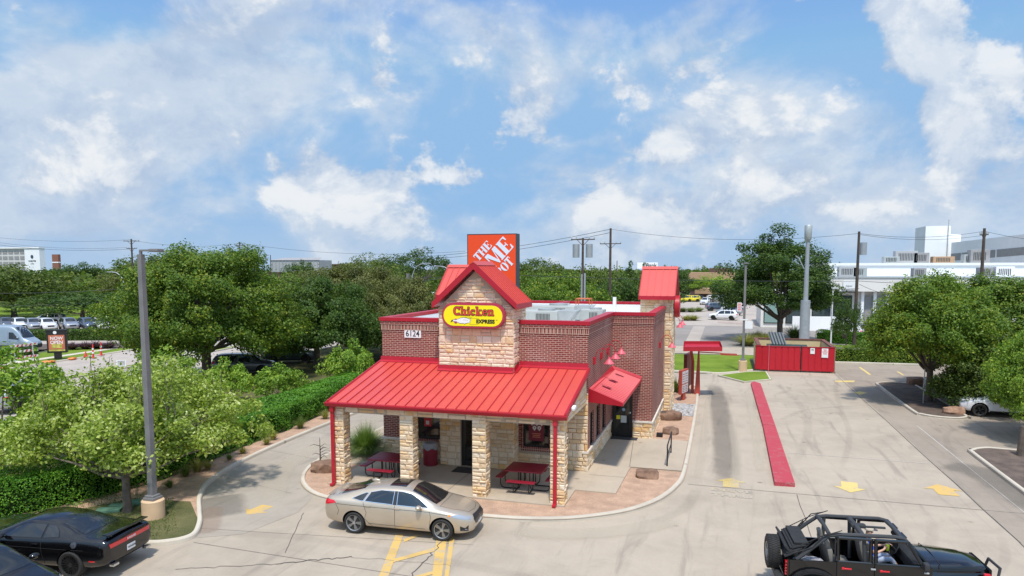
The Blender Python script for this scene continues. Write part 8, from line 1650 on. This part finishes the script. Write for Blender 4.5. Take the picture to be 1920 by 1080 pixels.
for i, (u, v, Y, w_, h_, mm) in enumerate(((1672, 489, 124.5, 2.2, 1.0, 'galv'), (1700, 483, 126, 3.2, 1.9, 'greywall'), (1728, 488, 126, 2.2, 1.6, 'louv'), (1770, 494, 126, 3., 1.0, 'tan'), (1820, 494, 126, 1.8, 1.3, 'galv'), (1838, 489, 125, 2.6, 2., 'louv'), (1590, 516, 112, 2.4, 1.4, 'greywall'), (1613, 515, 112, 1.8, 1.3, 'galv'), (1725, 519, 112, 1.6, 1.2, 'louv'), (1850, 519, 112, 1.6, 1.3, 'louv'), (1885, 518, 112, 2.2, 1.4, 'stucco'))):
    x, z_ = PY(u, v, Y); zb_ = 9.15 if Y > 120 else 7.12; q = MB(); q.bbox((x, Y+1, zb_+h_/2), w_, 1.8, h_, b=.05); q2_ = ['leftmost small unit on the upper white roof', 'big dark grey unit on the upper white roof', 'sloped unit right of the big dark one', 'tan unit at the foot of the white tower', 'small grey unit left of the far right pole', 'brown louvred unit behind the far right pole', 'grey unit above the entrance on the lower roof', 'second unit above the entrance by the wooden pole', 'lower roof unit left of the island tree top', 'lower roof unit right of the island tree top', 'white unit at the right edge on the lower roof'][i]
    o = solo('roof_unit', q, M[mm], q2_, 'air conditioner', 'units on the white roofs'); q = MB(); [q.box(x-w_*.35+k_*.22, Y+.06, zb_+h_*.2, x-w_*.35+k_*.22+.1, Y+.1, zb_+h_*.8) for k_ in range(int(w_*.7/.22))]; o2 = MB(); o2.v = [(a-o.location.x, b-o.location.y, c-o.location.z) for a, b, c in q.v]; o2.f = q.f; o2.m = q.m; part('louvre', o2, M['dark'], o)
# big white hall with tower
t = thing('white_hall', 'huge white hall with a tall square tower at the far right', 'building', (80, 260, 0)); (tx0, tz) = PY(1736, 424, 240); tx1, _ = PY(1783, 424, 240); bx('tower', tx0, 240, 0, tx1, 252, tz, 'stucco', t); bx('tower_side_wing', tx1, 244, 0, PY(1802, 440, 244)[0], 256, PY(1800, 439, 244)[1], 'stucco', t)
Ya, Yb = 236., 165.; U0, U1 = 1784, 1990
def hallp(f, v0, v1, o=0.):     # a point on the long wall: share f along it
    xa, z0_ = PY(U0, v0, Ya); xb, z1_ = PY(U1, v1, Yb); return (xa+(xb-xa)*f-.3*o, Ya+(Yb-Ya)*f-.5*o, z0_+(z1_-z0_)*f)
A0, B0 = hallp(0, 455, 431), hallp(1, 455, 431); q = MB(); q.add([(A0[0], A0[1], 0), (B0[0], B0[1], 0), B0, A0, (A0[0]+30, A0[1]+50, 0), (B0[0]+30, B0[1]+60, 0), (B0[0]+30, B0[1]+60, B0[2]), (A0[0]+30, A0[1]+50, A0[2])], [(0, 1, 2, 3), (7, 6, 5, 4), (3, 2, 6, 7), (4, 0, 3, 7)]); part('hall_wall', q, M['stucco'], t)
for f0, f1 in ((.0, .13), (.14, .50), (.515, .98)):
    q = MB(); lo0, lo1, h0, h1 = hallp(f0, 489, 473, 1), hallp(f1, 489, 473, 1), hallp(f0, 476, 457, 1), hallp(f1, 476, 457, 1); q.add([lo0, lo1, h1, h0], [(0, 1, 2, 3)]); part('louvre_band', q, M['louv'], t)
q = MB(); ax_, az = PY(1779, 412, 240); q.cyl((ax_, 239.8, 0), (ax_, 239.8, az), .12, n=6); part('mast', q, M['galv'], t)
# tan building
t = thing('tan_office', 'low tan roofed office behind the far lot', 'building', (-6, 215, 0)); x0, z1 = PY(1288, 511, 210); x1, _ = PY(1378, 511, 210); bx('wall', x0+1, 211, 0, x1-1, 230, z1-2.2, 'brownroof', t); bx('fascia', x0, 209.5, z1-2.0, x1, 231, z1, 'tan', t); x0b, z2 = PY(1330, 503, 225); bx('upper_roof', x0b, 222, z1, x1-1, 230, z2, 'brownroof', t)
x0, z1 = PY(1310, 541, 196); x1, _ = PY(1362, 541, 196); t2 = thing('tan_annex', 'small tan annex behind the cars of the far lot', 'building', ((x0+x1)/2, 199, 0)); bx('wall', x0, 197, 0, x1, 205, z1-.4, 'brownroof', t2); bx('fascia', x0-1, 196, z1-1.4, x1+1, 206, z1, 'tan', t2)
# hotel, chimney tower, warehouses at left
t = thing('hotel', 'pale hotel block with gridded windows at the left edge', 'building', (-330, 350, 0)); Yh = 330.; x0, z1 = PY(-60, 467, Yh); x1, _ = PY(47, 467, Yh); x2, _ = PY(75, 467, Yh); bx('wall', x0, Yh, 0, x1, Yh+3, z1, 'hotel', t); bx('end_wall', x1, Yh-.6, 0, x2, Yh+3, z1+.3, 'stucco', t); bx('roof_edge', x0, Yh-1, z1, x2+.2, Yh+3, z1+.8, 'stucco', t)
n = 10; sw_ = (x1-x0)/n
for i in range(n):
    for j in range(4): w_ = bx('window', x0+i*sw_+.6, Yh-.2, z1-3.2-j*3.4, x0+(i+1)*sw_-.5, Yh-.05, z1-1.2-j*3.4, 'louv', t)
q = MB(); addtext(q, 'DOUBLETREE', 1.2, Matrix.Translation(((x1+x2)/2, Yh-.7, z1-7.6)) @ UP, .02, .01, .8); addtext(q, 'by Hilton', .9, Matrix.Translation(((x1+x2)/2, Yh-.7, z1-9.2)) @ UP, .01, .01, .8); part('lettering', q, M['sign_k'], t); q = MB(); q.cyl(((x1+x2)/2, Yh-.66, z1-5), ((x1+x2)/2, Yh-.72, z1-5), 1.1, n=16); part('round_emblem', q, mat('navy_emblem', (.05, .07, .12), .5, var=0), t)
x0, z1 = PY(97, 477, 300); x1, _ = PY(111, 477, 300); t = thing('brick_tower', 'small brown brick tower left of the utility pole', 'tower', (x0, 300, 0)); bx('shaft', x0, 300, 0, x1-.9, 301.5, z1, 'bricktower', t); bx('pale_band', x0-.05, 299.9, z1-4.6, x1-.85, 301.6, z1-4.0, 'stucco', t)
x0, z1 = PY(507, 488, 260); x1, _ = PY(598, 488, 260); t = thing('warehouse', 'big pale grey ribbed warehouse left of the gable', 'building', (x0, 260, 0)); q = MB(); q.box(x0, 260, 0, x1, 270, z1)
part('wall', q, M['greywall'], t); q = MB(); q.add([(x0-.3, 259.7, z1), (x1+.3, 259.7, z1), (x1-4, 269, z1+1.2), (x0+1, 269, z1+1.2)], [(0, 1, 2, 3)]); part('roof', q, M['louv'], t)
for i in range(14): q = MB(); xx = x0+(x1-x0)*(i+.5)/14; q.box(xx, 259.85, 0, xx+.25, 259.99, z1-.4); part('wall_rib', q, M['galv'], t)
for u, w_, v, Y, mm, lab in ((610, 60, 495, 280, 'tan', 'low reddish building right of the grey warehouse'), (180, 45, 514, 330, 'stucco', 'small pale building right of the brick tower'), (512, 30, 510, 240, 'tan', 'small tan building at the foot of the warehouse'), (740, 90, 552, 110, 'stucco', 'pale canopy building behind the trees left of the gable')):
    xc, z1 = PY(u, v, Y); ww = w_/F*Y*1.05; t = thing('low_building', lab, 'building', (xc, Y, 0)); bx('wall', xc-ww/2+.5, Y+.5, 0, xc+ww/2-.5, Y+12, z1-.6, mm, t); bx('roof', xc-ww/2, Y, z1-.6, xc+ww/2, Y+13, z1, 'brownroof' if mm == 'tan' else 'white', t)
    if u == 740: q = MB(); q.box(xc-1, Y-.1, z1-1.8, xc+1.6, Y-.02, z1-.7); part('orange_panel', q, mat('orange_panel', (.75, .35, .04), .5, var=0), t)
xc, z1 = PY(1214, 492, 150); t = thing('bank_sign', 'pale rectangular bank sign half hidden by narrow trees above the side tower', 'sign', (xc, 150, 0)); bx('panel', xc-2.1, 150, z1-1.3, xc+2.1, 150.4, z1, 'stucco', t); q = MB(); addtext(q, 'Bank', 1.1, Matrix.Translation((xc+.8, 149.96, z1-.62)) @ UP, .01, .01); part('lettering', q, M['sign_k'], t); q = MB(); q.cyl((xc, 150.2, 0), (xc, 150.2, z1-1.3), .2, n=8); part('post', q, M['galv'], t)
# red kerb by the white building
q = MB(); strip([G(1345, 605), G(1400, 609), G(1450, 608)], .3, .16, q); struct('far_red_kerb', q, M['redpaint'])
